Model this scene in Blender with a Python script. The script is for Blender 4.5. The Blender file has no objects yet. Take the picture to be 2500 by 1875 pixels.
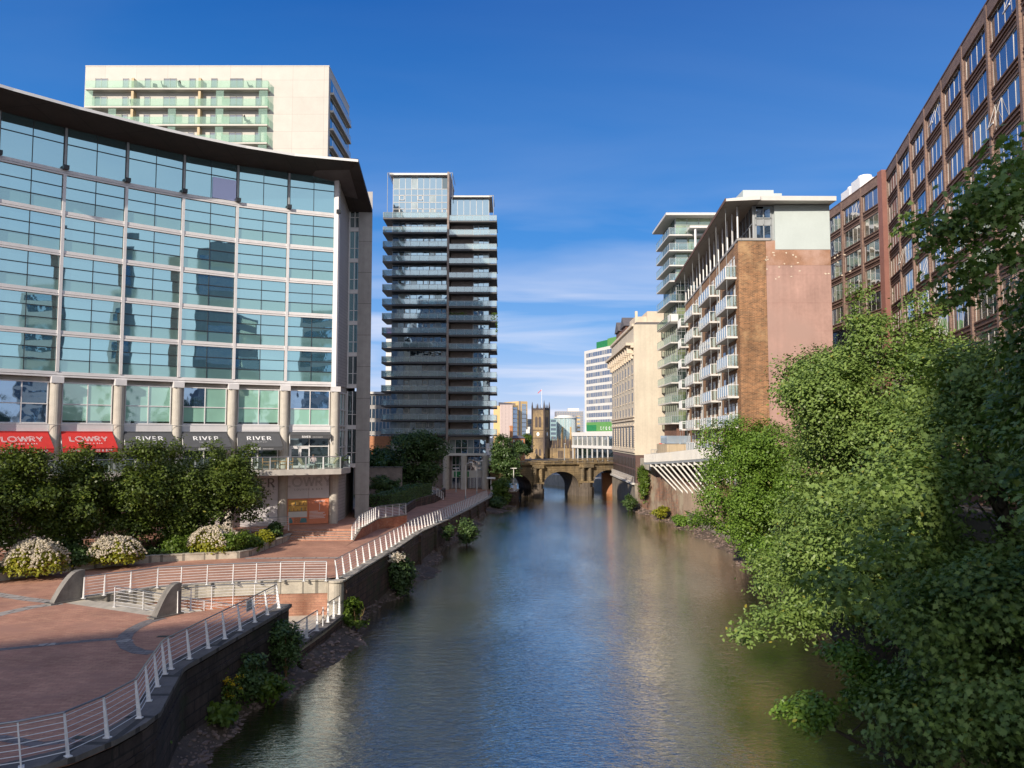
import bpy, bmesh, math, random
import numpy as np
from mathutils import Vector, Matrix
from mathutils.geometry import tessellate_polygon
SC = bpy.context.scene
COL = SC.collection
R = math.radians
HC = 11.9                       # eye height above the water
FPX = 2500*27.03/36             # focal length in photo pixels
PITCH = math.atan(51.4/769)
def at(x, y, Y=None, z=None):
    """photo pixel -> point on the ground height z or at distance Y"""
    u = (x-1250)/FPX; v = (937.5-y)/FPX
    d = (u, math.cos(PITCH)-v*math.sin(PITCH), math.sin(PITCH)+v*math.cos(PITCH))
    t = (Y/d[1]) if Y is not None else (z-HC)/d[2]
    return (d[0]*t, d[1]*t, HC+d[2]*t)
def z3(x, y, z): return at(x*.437, 1150+.437*y, z=z)
def c4(x, y, z): return at(860+x/5.027, 1000+y/5.027, z=z)

# ------------------------------------------------------------------ materials
def nt(name):
    m = bpy.data.materials.new(name); m.use_nodes = True
    t = m.node_tree; t.nodes.clear()
    return m, t, t.nodes, t.links
def principled(N, L, col=None, rough=.6, metal=0, spec=.5):
    b = N.new('ShaderNodeBsdfPrincipled')
    if col is not None: b.inputs['Base Color'].default_value = (*col, 1)
    b.inputs['Roughness'].default_value = rough; b.inputs['Metallic'].default_value = metal
    b.inputs['Specular IOR Level'].default_value = spec
    return b
def mixc(N, L, a, b, f, mode='MIX'):
    n = N.new('ShaderNodeMix'); n.data_type = 'RGBA'; n.blend_type = mode
    for k, s in ((6, a), (7, b)):
        if isinstance(s, tuple): n.inputs[k].default_value = (*s, 1) if len(s) == 3 else s
        else: L.new(s, n.inputs[k])
    if isinstance(f, (int, float)): n.inputs[0].default_value = f
    else: L.new(f, n.inputs[0])
    return n.outputs[2]
def ramp(N, L, fac, stops):
    r = N.new('ShaderNodeValToRGB'); e = r.color_ramp.elements
    while len(e) < len(stops): e.new(.5)
    for k, (p, c) in enumerate(stops):
        e[k].position = p; e[k].color = (*c, 1) if isinstance(c, tuple) else (c, c, c, 1)
    L.new(fac, r.inputs[0]); return r.outputs[0]
def noise(N, L, vec, scale, detail=4, rough=.55, dist=0):
    n = N.new('ShaderNodeTexNoise'); n.inputs['Scale'].default_value = scale
    n.inputs['Detail'].default_value = detail; n.inputs['Roughness'].default_value = rough
    n.inputs['Distortion'].default_value = dist
    if vec is not None: L.new(vec, n.inputs['Vector'])
    return n.outputs['Fac']
def mapping(N, L, vec, scale=(1, 1, 1), rot=(0, 0, 0)):
    m = N.new('ShaderNodeMapping'); m.inputs['Scale'].default_value = scale; m.inputs['Rotation'].default_value = rot
    L.new(vec, m.inputs['Vector']); return m.outputs[0]
MATS = {}
def mat(name, col, rough=.6, metal=0, spec=.4, var=.25, vs=1.5, bump=.0, bs=20, brick=None, streak=0, dirt=None, panel=None):
    """col varied by noise; brick=(w,h,mortar,col2); streak = vertical weather marks; dirt=(colour, amount); panel=(w,h,gap colour)"""
    m, t, N, L = nt(name)
    uv = N.new('ShaderNodeTexCoord').outputs['UV']
    geo = N.new('ShaderNodeNewGeometry').outputs['Position']
    c = tuple(col); hb = None
    if brick:
        w, h, mort, c2 = brick
        b = N.new('ShaderNodeTexBrick'); L.new(uv, b.inputs['Vector'])
        b.inputs['Scale'].default_value = 1; b.inputs['Brick Width'].default_value = w; b.inputs['Row Height'].default_value = h
        b.inputs['Mortar Size'].default_value = min(w, h)*.07; b.inputs['Bias'].default_value = 0
        b.inputs['Color1'].default_value = (*col, 1); b.inputs['Color2'].default_value = (*c2, 1); b.inputs['Mortar'].default_value = (*mort, 1)
        c = b.outputs['Color']; hb = b.outputs['Fac']
    if panel:
        w, h, pc = panel
        b = N.new('ShaderNodeTexBrick'); L.new(uv, b.inputs['Vector']); b.offset = 0
        b.inputs['Scale'].default_value = 1; b.inputs['Brick Width'].default_value = w; b.inputs['Row Height'].default_value = h
        b.inputs['Mortar Size'].default_value = .025; b.inputs['Mortar Smooth'].default_value = 0
        b.inputs['Color1'].default_value = (*col, 1); b.inputs['Color2'].default_value = (*[x*.93 for x in col], 1); b.inputs['Mortar'].default_value = (*pc, 1)
        c = b.outputs['Color']
    n1 = noise(N, L, geo, vs, 6)
    v = ramp(N, L, n1, [(.3, 1-var), (.7, 1+var*.6)])
    c = mixc(N, L, c, v, 1.0, 'MULTIPLY')
    n2 = noise(N, L, geo, vs*9, 3)
    c = mixc(N, L, c, ramp(N, L, n2, [(.3, 1-var*.5), (.7, 1+var*.3)]), 1.0, 'MULTIPLY')
    if streak:
        n3 = noise(N, L, mapping(N, L, uv, (1.6, .07, 1)), 1.0, 5, .6)
        c = mixc(N, L, c, ramp(N, L, n3, [(.38, 1-streak), (.62, 1.0)]), 1.0, 'MULTIPLY')
    if dirt:
        n4 = noise(N, L, geo, vs*.45, 7, .65)
        f = ramp(N, L, n4, [(.62-dirt[1]*.3, 0.0), (.75-dirt[1]*.25, 1.0)])
        c = mixc(N, L, c, dirt[0], f)
    b = principled(N, L, None, rough, metal, spec)
    if isinstance(c, tuple): b.inputs['Base Color'].default_value = (*c, 1)
    else: L.new(c, b.inputs['Base Color'])
    if bump:
        bn = N.new('ShaderNodeBump'); bn.inputs['Strength'].default_value = bump; bn.inputs['Distance'].default_value = .03
        nb = noise(N, L, geo, bs, 4)
        if hb is not None:
            mm = N.new('ShaderNodeMath'); mm.operation = 'MULTIPLY_ADD'; L.new(hb, mm.inputs[0]); mm.inputs[1].default_value = -.8; L.new(nb, mm.inputs[2]); nb = mm.outputs[0]
        L.new(nb, bn.inputs['Height']); L.new(bn.outputs[0], b.inputs['Normal'])
    o = N.new('ShaderNodeOutputMaterial'); L.new(b.outputs[0], o.inputs[0])
    MATS[name] = m; return m
def glass(name, tint, base, refl=.6, rough=.015, wob=.02, wscale=.5, var=0.):
    """mirror-like window glass in front of a dim room: dark diffuse below a tinted reflection"""
    m, t, N, L = nt(name)
    geo = N.new('ShaderNodeNewGeometry').outputs['Position']
    d = principled(N, L, base, .4, 0, .2)
    if var:
        v = ramp(N, L, noise(N, L, geo, .35, 3), [(.35, 1-var), (.65, 1+var)])
        L.new(mixc(N, L, tuple(base), v, 1., 'MULTIPLY'), d.inputs['Base Color'])
    g = N.new('ShaderNodeBsdfGlossy'); g.inputs['Color'].default_value = (*tint, 1); g.inputs['Roughness'].default_value = rough
    if wob:
        bn = N.new('ShaderNodeBump'); bn.inputs['Strength'].default_value = wob; bn.inputs['Distance'].default_value = 1.
        L.new(noise(N, L, geo, wscale, 2), bn.inputs['Height']); L.new(bn.outputs[0], g.inputs['Normal'])
    lw = N.new('ShaderNodeLayerWeight'); lw.inputs['Blend'].default_value = .35
    f = N.new('ShaderNodeMapRange'); f.inputs['To Min'].default_value = refl; f.inputs['To Max'].default_value = .97
    L.new(lw.outputs['Facing'], f.inputs['Value'])
    mx = N.new('ShaderNodeMixShader'); L.new(f.outputs[0], mx.inputs[0]); L.new(d.outputs[0], mx.inputs[1]); L.new(g.outputs[0], mx.inputs[2])
    o = N.new('ShaderNodeOutputMaterial'); L.new(mx.outputs[0], o.inputs[0]); MATS[name] = m; return m
def clear_glass(name, tint, trans=.65, frost=(.5, .6, .6), fr=.3):
    m, t, N, L = nt(name)
    a = N.new('ShaderNodeBsdfTransparent'); a.inputs[0].default_value = (*tint, 1)
    g = N.new('ShaderNodeBsdfGlossy'); g.inputs['Roughness'].default_value = .03; g.inputs['Color'].default_value = (.9, .95, .95, 1)
    d = N.new('ShaderNodeBsdfDiffuse'); d.inputs[0].default_value = (*frost, 1)
    m1 = N.new('ShaderNodeMixShader'); m1.inputs[0].default_value = 1-fr; L.new(d.outputs[0], m1.inputs[1]); L.new(g.outputs[0], m1.inputs[2])
    m2 = N.new('ShaderNodeMixShader'); m2.inputs[0].default_value = 1-trans; L.new(a.outputs[0], m2.inputs[1]); L.new(m1.outputs[0], m2.inputs[2])
    o = N.new('ShaderNodeOutputMaterial'); L.new(m2.outputs[0], o.inputs[0]); MATS[name] = m; return m
def leafmat(name, c1, c2, c3, trans=.3, rough=.45):
    """leaf colours picked per leaf from an attribute"""
    m, t, N, L = nt(name)
    a = N.new('ShaderNodeAttribute'); a.attribute_name = 'tone'
    c = ramp(N, L, a.outputs['Fac'], [(0, c1), (.55, c2), (.93, c2), (1., c3)])
    b = principled(N, L, None, rough, 0, .35); L.new(c, b.inputs['Base Color'])
    tr = N.new('ShaderNodeBsdfTranslucent'); L.new(mixc(N, L, c, (1., 1.25, .4), 1., 'MULTIPLY'), tr.inputs[0])
    mx = N.new('ShaderNodeMixShader'); mx.inputs[0].default_value = trans; L.new(b.outputs[0], mx.inputs[1]); L.new(tr.outputs[0], mx.inputs[2])
    o = N.new('ShaderNodeOutputMaterial'); L.new(mx.outputs[0], o.inputs[0]); MATS[name] = m; return m

paving = mat('brick_paving', (.53, .285, .185), .8, var=.25, vs=.5, bump=.12, bs=12, brick=(.42, .14, (.3, .16, .12), (.43, .21, .14)), dirt=((.34, .18, .13), .36))
band_m = mat('paving_stone', (.4, .36, .32), .8, var=.2, vs=2, brick=(.9, .6, (.16, .14, .13), (.35, .32, .29)), bump=.2)
darkband_m = mat('paving_stone_grey', (.2, .185, .18), .8, var=.2, vs=2, brick=(.45, .3, (.13, .11, .1), (.23, .2, .19)), bump=.2)
pale_stone = mat('pale_stone', (.56, .5, .4), .8, var=.2, vs=1.2, bump=.15, streak=.2)
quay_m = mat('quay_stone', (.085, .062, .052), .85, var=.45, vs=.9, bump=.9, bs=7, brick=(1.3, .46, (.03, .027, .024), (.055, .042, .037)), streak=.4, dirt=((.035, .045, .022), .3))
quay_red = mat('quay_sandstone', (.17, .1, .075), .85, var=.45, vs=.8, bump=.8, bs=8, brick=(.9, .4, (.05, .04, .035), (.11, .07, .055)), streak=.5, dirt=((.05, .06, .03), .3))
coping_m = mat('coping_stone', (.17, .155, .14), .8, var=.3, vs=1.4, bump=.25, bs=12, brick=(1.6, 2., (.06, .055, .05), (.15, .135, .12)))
coping_pale = mat('coping_pale', (.47, .42, .34), .8, var=.25, vs=1.4, bump=.2, bs=12, brick=(1.4, 2., (.2, .18, .15), (.42, .38, .31)))
redbrick = mat('red_brick_wall', (.45, .17, .09), .8, var=.25, vs=1.3, bump=.3, brick=(.46, .15, (.4, .28, .2), (.36, .12, .07)), dirt=((.5, .3, .22), .22))
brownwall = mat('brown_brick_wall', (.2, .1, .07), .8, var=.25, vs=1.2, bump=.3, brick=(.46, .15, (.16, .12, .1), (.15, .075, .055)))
white_paint = mat('white_paint', (.78, .77, .76), .35, var=.1, vs=6)
steel = mat('steel_handrail', (.3, .31, .32), .35, .7, var=.1)
nib_m = mat('nib_concrete', (.2, .185, .165), .75, var=.25, vs=3, bump=.15, streak=.35)
concrete = mat('concrete_panel', (.5, .465, .42), .75, var=.1, vs=1.2, bump=.06, streak=.12)
concrete_grey = mat('concrete_grey', (.42, .4, .385), .75, var=.12, vs=1.5, bump=.06, streak=.15, panel=(8, 3.1, (.2, .19, .18)))
facade_white = mat('white_facade_metal', (.7, .68, .68), .4, var=.06, vs=2)
fascia_m = mat('roof_fascia', (.75, .74, .72), .5, var=.06)
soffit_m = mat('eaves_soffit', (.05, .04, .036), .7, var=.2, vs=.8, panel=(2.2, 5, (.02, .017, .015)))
col_m = mat('round_column_concrete', (.52, .48, .42), .7, var=.12, vs=2, bump=.05, streak=.15)
dark_frame = mat('dark_frame', (.03, .035, .04), .4, var=.1)
hotel_glass = glass('hotel_glass', (.47, .73, .78), (.05, .12, .14), .66, .012, .006, .3)
hotel_spandrel = glass('hotel_spandrel_glass', (.43, .64, .66), (.15, .29, .27), .5, .03, .006, .3)
blind_glass = glass('blind_glass', (.7, .85, .85), (.3, .55, .44), .22, .03, .02, var=.1)
deep_window = mat('deep_window', (.035, .034, .036), .3, var=.2)
dark_glass = glass('dark_glass', (.6, .72, .75), (.02, .03, .03), .3, .02, .02)
awn_red = mat('red_awning_cloth', (.56, .035, .03), .8, var=.1, vs=2)
awn_grey = mat('grey_awning_cloth', (.085, .088, .095), .8, var=.1, vs=2)
letter_w = mat('white_letters', (.8, .8, .8), .6, var=0.02)
letter_g = mat('grey_letters', (.2, .19, .19), .6, var=0.02)
poster_white = mat('white_board', (.66, .63, .64), .5, var=.05)
poster_orange = mat('orange_board', (.68, .23, .12), .5, var=.06)
poster_pic = mat('picture_yellow', (.72, .42, .1), .5, var=.3, vs=3)
teal = mat('teal_cloth', (.1, .25, .27), .7)
tower_clear = clear_glass('tower_balustrade_glass', (.8, .92, .92), .42, (.36, .48, .52), .5)
clear = clear_glass('balustrade_glass', (.88, .96, .94), .82)
green_clear = clear_glass('green_balustrade_glass', (.84, .96, .9), .8, (.5, .68, .56), .75)
blue_clear = clear_glass('blue_balustrade_glass', (.8, .9, .95), .35, (.52, .62, .72), .6)
apt_cream = mat('cream_cladding', (.52, .49, .44), .6, var=.06, vs=.6, panel=(4.4, 2.47, (.4, .36, .32)))
apt_inner = mat('cream_wall', (.56, .53, .47), .6, var=.06, vs=.6)
tan_m = mat('tan_partition', (.5, .38, .22), .6, var=.1)
apt_glass = glass('apartment_glass', (.45, .48, .56), (.1, .11, .14), .3, .02, .02)
tower_glass = glass('tower_glass', (.62, .8, .9), (.035, .06, .07), .62, .015, .03, .4)
curtain_glass = glass('curtained_glass', (.7, .82, .85), (.3, .34, .33), .3, .02, .02, var=.3)
tower_brick = mat('purple_grey_brick', (.3, .245, .215), .8, var=.2, vs=1.2, bump=.15, brick=(.5, .17, (.2, .17, .16), (.25, .2, .18)))
slab_dark = mat('dark_balcony_slab', (.085, .088, .095), .6, var=.15)
grey_metal = mat('grey_metal', (.36, .38, .39), .45, .2, var=.1)
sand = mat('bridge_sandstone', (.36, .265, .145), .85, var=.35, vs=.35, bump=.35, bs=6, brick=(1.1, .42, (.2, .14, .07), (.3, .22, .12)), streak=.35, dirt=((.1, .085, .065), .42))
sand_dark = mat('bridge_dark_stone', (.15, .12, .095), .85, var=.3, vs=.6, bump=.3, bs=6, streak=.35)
cath = mat('cathedral_stone', (.37, .26, .135), .85, var=.35, vs=.18, bump=.2, bs=3, streak=.25, dirt=((.11, .085, .065), .42))
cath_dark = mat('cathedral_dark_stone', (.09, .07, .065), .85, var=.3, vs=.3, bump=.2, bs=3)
white_panel = mat('white_panel', (.66, .64, .6), .6, var=.06, vs=.4)
green_sign = mat('green_board', (.02, .2, .065), .5, var=.08)
green_light = mat('light_green_board', (.12, .3, .08), .5, var=.08)
cream = mat('cream_stone', (.62, .55, .44), .75, var=.1, vs=.35, bump=.05, streak=.1, dirt=((.56, .49, .4), .25))
cream_trim = mat('cream_stone_carved', (.66, .56, .44), .75, var=.12, vs=.8, bump=.1, bs=4)
granite = mat('brown_granite', (.13, .078, .066), .6, var=.2, vs=.8, bump=.05)
granite_conc = mat('stained_concrete', (.3, .26, .21), .8, var=.25, vs=.5, bump=.15, streak=.35)
pinkconc = mat('warm_concrete', (.5, .37, .27), .8, var=.15, vs=.5, bump=.1, streak=.2, panel=(30, 30, (.4, .3, .2)))
wh_brick = mat('orange_brown_brick', (.39, .185, .085), .8, var=.3, vs=.45, bump=.25, brick=(.34, .115, (.5, .36, .22), (.17, .085, .045)), dirt=((.46, .3, .16), .3), streak=.2)
wh_brick2 = mat('warehouse_brick', (.36, .2, .105), .8, var=.25, vs=.5, bump=.25, brick=(.5, .16, (.32, .22, .14), (.27, .145, .075)))
pink = mat('pink_render', (.46, .29, .245), .85, var=.16, vs=.35, bump=.05, streak=.16, panel=(40, 2.75, (.4, .24, .205)), dirt=((.38, .25, .215), .5))
pale_clad = mat('pale_green_cladding', (.5, .56, .55), .5, var=.05, vs=.5)
eave_white = mat('eaves_white', (.62, .6, .57), .5, var=.06)
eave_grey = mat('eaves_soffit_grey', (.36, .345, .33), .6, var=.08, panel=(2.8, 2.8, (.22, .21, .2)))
door_blue = glass('balcony_door_glass', (.8, .88, .95), (.2, .25, .28), .35, .03, .02, var=.3)
gt_glass = glass('green_tower_glass', (.42, .53, .53), (.035, .055, .05), .42, .02, .03, .5, var=.3)
gt_curtain = glass('green_curtain_glass', (.6, .75, .7), (.2, .24, .13), .25, .03, .02, var=.5)
bb = mat('brown_brick', (.26, .165, .125), .8, var=.2, vs=.8, bump=.3, brick=(.46, .15, (.28, .215, .18), (.18, .112, .09)))
bb_ledge = mat('brown_brick_ledge', (.15, .085, .062), .8, var=.2, vs=1.2)
red_pipe = mat('red_brown_panel', (.27, .125, .1), .6, var=.1)
bb_glass = glass('office_glass', (.5, .54, .6), (.1, .085, .07), .42, .015, .03, .4, var=.3)
bb_blind = glass('office_blind_glass', (.7, .72, .7), (.27, .22, .16), .22, .02, .02, var=.3)
white_frame = mat('white_window_frame', (.62, .59, .55), .45, var=.05)
bgbrown = mat('pinkish_cladding', (.5, .4, .37), .7, var=.06, vs=.1)
bggold = mat('gold_cladding', (.62, .43, .2), .6, var=.08, vs=.1)
bgglass = glass('far_blue_glass', (.6, .7, .8), (.14, .18, .22), .4, .05, 0)
bgcyan = glass('far_cyan_glass', (.7, .88, .9), (.35, .5, .5), .3, .05, 0)
bggrey = mat('far_grey_roof', (.3, .28, .28), .7, var=.06, vs=.1)
orange_brick = mat('orange_brick', (.48, .2, .09), .8, var=.15, vs=.4, brick=(.6, .2, (.4, .25, .15), (.4, .16, .08)))
roof_slate = mat('slate_roof', (.13, .12, .125), .7, var=.15)
mud = mat('mud', (.1, .075, .055), .75, var=.4, vs=1.2, bump=.8, bs=5, dirt=((.15, .12, .09), .3))
rock_m = mat('bank_rock', (.24, .175, .145), .8, var=.4, vs=2.5, bump=.4, bs=9)
soil = mat('soil', (.05, .04, .028), .9, var=.4, vs=3, bump=.5)
asphalt = mat('street_ground', (.13, .125, .12), .85, var=.2, vs=.4)
bark = mat('bark', (.1, .08, .06), .85, var=.35, vs=4, bump=.5, bs=14)
stemm = mat('woody_stem', (.22, .14, .06), .85, var=.35, vs=6)
wood = mat('teak', (.48, .22, .06), .6, var=.2, vs=4)
cushion = mat('cushion_cloth', (.42, .36, .22), .8, var=.1)
white_cloth = mat('white_cloth', (.75, .74, .7), .8, var=.06)
skin_m = mat('skin', (.55, .33, .24), .6, var=.05)
hair_m = mat('hair', (.05, .035, .025), .7, var=.1)
dark_cloth = mat('dark_cloth', (.025, .025, .03), .8, var=.1)
pinkshirt = mat('pink_shirt', (.66, .48, .5), .8, var=.1)
clock_white = mat('clock_face', (.8, .8, .76), .5, var=.02)
red_m = mat('red_plastic', (.6, .05, .04), .5, var=.05)
leaf_maple = leafmat('maple_leaf', (.06, .115, .025), (.2, .285, .07), (.34, .3, .05), .25)
leaf_bright = leafmat('bright_leaf', (.06, .12, .018), (.165, .27, .04), (.32, .29, .05), .28)
leaf_dark = leafmat('dark_leaf', (.035, .07, .022), (.08, .135, .038), (.15, .17, .04), .25)
leaf_lime = leafmat('lime_leaf', (.022, .042, .008), (.1, .14, .022), (.27, .26, .045), .24)
leaf_hyd = leafmat('hydrangea_leaf', (.12, .13, .012), (.26, .26, .02), (.36, .3, .05), .25)
leaf_shrub = leafmat('shrub_leaf', (.045, .09, .014), (.11, .17, .022), (.2, .22, .03), .28)
petal = leafmat('hydrangea_petal', (.5, .42, .33), (.64, .56, .45), (.72, .66, .56), .15, .7)
petal_y = leafmat('yellow_petal', (.6, .4, .01), (.75, .5, .02), (.8, .6, .05), .2, .7)
# ------------------------------------------------------------------ mesh builder
class MB:
    def __init__(s): s.v = []; s.f = []; s.m = []
    def poly(s, pts, mi=0):
        k = len(s.v); s.v += [tuple(p) for p in pts]; s.f.append(tuple(range(k, k+len(pts)))); s.m.append(mi)
    def hexa(s, p, mi=0):
        """p: 4 bottom then 4 top points"""
        k = len(s.v); s.v += [tuple(q) for q in p]
        for f in ((3, 2, 1, 0), (4, 5, 6, 7), (0, 1, 5, 4), (1, 2, 6, 5), (2, 3, 7, 6), (3, 0, 4, 7)):
            s.f.append(tuple(k+i for i in f)); s.m.append(mi)
    def box(s, x0, x1, y0, y1, z0, z1, mi=0):
        s.hexa([(x0, y0, z0), (x1, y0, z0), (x1, y1, z0), (x0, y1, z0), (x0, y0, z1), (x1, y0, z1), (x1, y1, z1), (x0, y1, z1)], mi)
    def fbox(s, F, a0, a1, z0, z1, o0, o1, mi=0):
        s.hexa([F(a0, z0, o0), F(a1, z0, o0), F(a1, z0, o1), F(a0, z0, o1), F(a0, z1, o0), F(a1, z1, o0), F(a1, z1, o1), F(a0, z1, o1)], mi)
    def fquad(s, F, a0, a1, z0, z1, o, mi=0, tilt=0):
        s.poly([F(a0, z0, o), F(a1, z0, o), F(a1, z1, o+tilt), F(a0, z1, o+tilt)], mi)
    def prism(s, pl, z0, z1, mi=0, mtop=None, top_only=False):
        k = len(s.v); n = len(pl)
        zf = z1 if callable(z1) else (lambda x, y: z1)
        s.v += [(x, y, z0) for x, y in pl]+[(x, y, zf(x, y)) for x, y in pl]
        for tri in tessellate_polygon([[Vector((x, y, 0)) for x, y in pl]]):
            s.f.append(tuple(k+n+i for i in tri)); s.m.append(mi if mtop is None else mtop)
            if not top_only: s.f.append(tuple(k+i for i in reversed(tri))); s.m.append(mi)
        for i in range(n):
            j = (i+1) % n; s.f.append((k+i, k+j, k+n+j, k+n+i)); s.m.append(mi)
    def tube(s, pts, r, n=6, mi=0, cap=True):
        pts = [Vector(p) for p in pts]; k = len(s.v); rr = r if isinstance(r, (list, tuple)) else [r]*len(pts)
        for i, p in enumerate(pts):
            d = (pts[min(i+1, len(pts)-1)]-pts[max(i-1, 0)]).normalized()
            a = d.cross(Vector((0, 0, 1)) if abs(d.z) < .95 else Vector((1, 0, 0))).normalized(); b = d.cross(a)
            for q in range(n):
                w = 2*math.pi*q/n; s.v.append(tuple(p+(a*math.cos(w)+b*math.sin(w))*rr[i]))
        for i in range(len(pts)-1):
            for q in range(n):
                s.f.append((k+i*n+q, k+i*n+(q+1) % n, k+(i+1)*n+(q+1) % n, k+(i+1)*n+q)); s.m.append(mi)
        if cap:
            s.f.append(tuple(k+q for q in range(n))); s.m.append(mi)
            e = k+(len(pts)-1)*n; s.f.append(tuple(e+q for q in reversed(range(n)))); s.m.append(mi)
    def cyl(s, x, y, z0, z1, r0, r1=None, n=14, mi=0): s.tube([(x, y, z0), (x, y, z1)], [r0, r0 if r1 is None else r1], n, mi)
    def build(s, name, mats, parent=None, smooth=False, recalc=True, origin=None):
        if not isinstance(mats, (list, tuple)): mats = [mats]
        off = Vector((0, 0, 0))
        if parent is not None:
            q = parent
            while q is not None: off += q.location; q = q.parent
        elif origin is not None: off = Vector(origin)
        elif s.v:
            a = np.array(s.v); off = Vector(((a[:, 0].min()+a[:, 0].max())/2, (a[:, 1].min()+a[:, 1].max())/2, a[:, 2].min()))
        me = bpy.data.meshes.new(name)
        me.from_pydata([(x-off.x, y-off.y, z-off.z) for x, y, z in s.v], [], s.f)
        for m in mats: me.materials.append(m)
        me.polygons.foreach_set('material_index', s.m)
        if recalc and len(s.f) < 60000:
            bm = bmesh.new(); bm.from_mesh(me); bmesh.ops.recalc_face_normals(bm, faces=bm.faces); bm.to_mesh(me); bm.free()
        uvl = me.uv_layers.new(name='UVMap'); n = len(me.loops)
        co = np.empty(len(me.vertices)*3); me.vertices.foreach_get('co', co); co = co.reshape(-1, 3)+np.array(off)
        lv = np.empty(n, np.int32); me.loops.foreach_get('vertex_index', lv)
        pn = np.empty(len(me.polygons)*3); me.polygons.foreach_get('normal', pn); pn = pn.reshape(-1, 3)
        lt = np.empty(len(me.polygons), np.int32); me.polygons.foreach_get('loop_total', lt)
        ln = np.repeat(pn, lt, axis=0); P = co[lv]
        h = np.hypot(ln[:, 0], ln[:, 1]); flat = h < .5; hs = np.where(h < 1e-6, 1, h)
        tx, ty = -ln[:, 1]/hs, ln[:, 0]/hs; sg = np.where((np.abs(tx) > np.abs(ty)), np.sign(tx), np.sign(ty))
        u = np.where(flat, P[:, 0], (P[:, 0]*tx+P[:, 1]*ty)*sg); v = np.where(flat, P[:, 1], P[:, 2])
        uvl.data.foreach_set('uv', np.stack([u, v], 1).ravel())
        if smooth: me.polygons.foreach_set('use_smooth', [True]*len(me.polygons))
        o = bpy.data.objects.new(name, me); COL.objects.link(o)
        if parent is not None: o.parent = parent
        else: o.location = off
        return o
class Frame:
    """vertical plane through p0 and p1; a runs along it, o outwards (side=+1: to the right of p0->p1)"""
    def __init__(s, p0, p1, side=1):
        s.p = p0; dx, dy = p1[0]-p0[0], p1[1]-p0[1]; s.len = math.hypot(dx, dy); s.u = (dx/s.len, dy/s.len); s.n = (s.u[1]*side, -s.u[0]*side)
    def __call__(s, a, z, o=0): return (s.p[0]+s.u[0]*a+s.n[0]*o, s.p[1]+s.u[1]*a+s.n[1]*o, z)
    def hit(s, x, y):
        """photo pixel -> (a, z) on the plane"""
        A = at(x, y, Y=1.0); d = (A[0], 1.0, A[2]-HC)
        den = d[0]*s.n[0]+d[1]*s.n[1]; t = (s.p[0]*s.n[0]+s.p[1]*s.n[1])/den
        px, py = d[0]*t, d[1]*t
        return ((px-s.p[0])*s.u[0]+(py-s.p[1])*s.u[1], HC+d[2]*t)
def thing(name, label, cat, loc, group=None):
    o = bpy.data.objects.new(name, None); COL.objects.link(o); o.location = loc; o.empty_display_size = .5
    o['label'] = label; o['category'] = cat
    if group: o['group'] = group
    return o
def tag(o, label=None, cat=None, group=None, kind=None):
    if label: o['label'] = label
    if cat: o['category'] = cat
    if group: o['group'] = group
    if kind: o['kind'] = kind
    return o
def struct(mb, name, mats, smooth=False): return tag(mb.build(name, mats, smooth=smooth), kind='structure')
def lerp(a, b, t): return tuple(a[i]+(b[i]-a[i])*t for i in range(len(a)))
def along(pts, step=None, n=None):
    """evenly spaced points on a polyline"""
    seg = [math.dist(pts[i], pts[i+1]) for i in range(len(pts)-1)]; L = sum(seg)
    n = n or max(1, round(L/step)); out = []
    for k in range(n+1):
        d = L*k/n; i = 0
        while i < len(seg)-1 and d > seg[i]: d -= seg[i]; i += 1
        out.append(lerp(pts[i], pts[i+1], min(1, d/seg[i])))
    return out
def offset(pts, d):
    """plan polyline moved d to the right of its direction"""
    out = []
    for i, p in enumerate(pts):
        a = pts[max(i-1, 0)]; b = pts[min(i+1, len(pts)-1)]; dx, dy = b[0]-a[0], b[1]-a[1]; l = math.hypot(dx, dy) or 1
        out.append((p[0]+dy/l*d, p[1]-dx/l*d)+tuple(p[2:]))
    return out
# text: letters of the built-in font laid on a surface given by fn(x, y) -> point
DG = None
def text_mb(mb, body, size, fn, mi=0, align='CENTER', spacing=1.0):
    cu = bpy.data.curves.new('lettering', 'FONT'); cu.body = body; cu.size = size; cu.align_x = align; cu.space_character = spacing; cu.resolution_u = 3
    ob = bpy.data.objects.new('lettering', cu); COL.objects.link(ob)
    dg = bpy.context.evaluated_depsgraph_get(); me = bpy.data.meshes.new_from_object(ob.evaluated_get(dg))
    k = len(mb.v); mb.v += [fn(v.co.x, v.co.y) for v in me.vertices]
    for p in me.polygons: mb.f.append(tuple(k+i for i in p.vertices)); mb.m.append(mi)
    bpy.data.objects.remove(ob); bpy.data.curves.remove(cu); bpy.data.meshes.remove(me)
def circ(cx, cy, rx, ry, a0, a1, n=10): return [(cx+rx*math.cos(R(a0+(a1-a0)*i/n)), cy+ry*math.sin(R(a0+(a1-a0)*i/n))) for i in range(n+1)]
GLY = {'L': (.6, [[(0, 1), (0, 0), (.55, 0)]]), 'O': (1.05, [circ(.5, .5, .5, .5, 0, 360, 20)]), 'W': (1.25, [[(0, 1), (.32, 0), (.6, 1), (.88, 0), (1.2, 1)]]),
       'R': (.72, [[(0, 0), (0, 1)], [(0, 1), (.32, 1)]+circ(.34, .75, .25, .25, 90, -90, 8)+[(0, .5)], [(.28, .5), (.64, 0)]]), 'Y': (.8, [[(0, 1), (.38, .45), (.76, 1)], [(.38, .45), (.38, 0)]]),
       'I': (.12, [[(.06, 0), (.06, 1)]]), 'V': (.85, [[(0, 1), (.4, 0), (.8, 1)]]), 'E': (.62, [[(0, 0), (0, 1)], [(0, 1), (.55, 1)], [(0, .5), (.45, .5)], [(0, 0), (.55, 0)]])}
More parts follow.
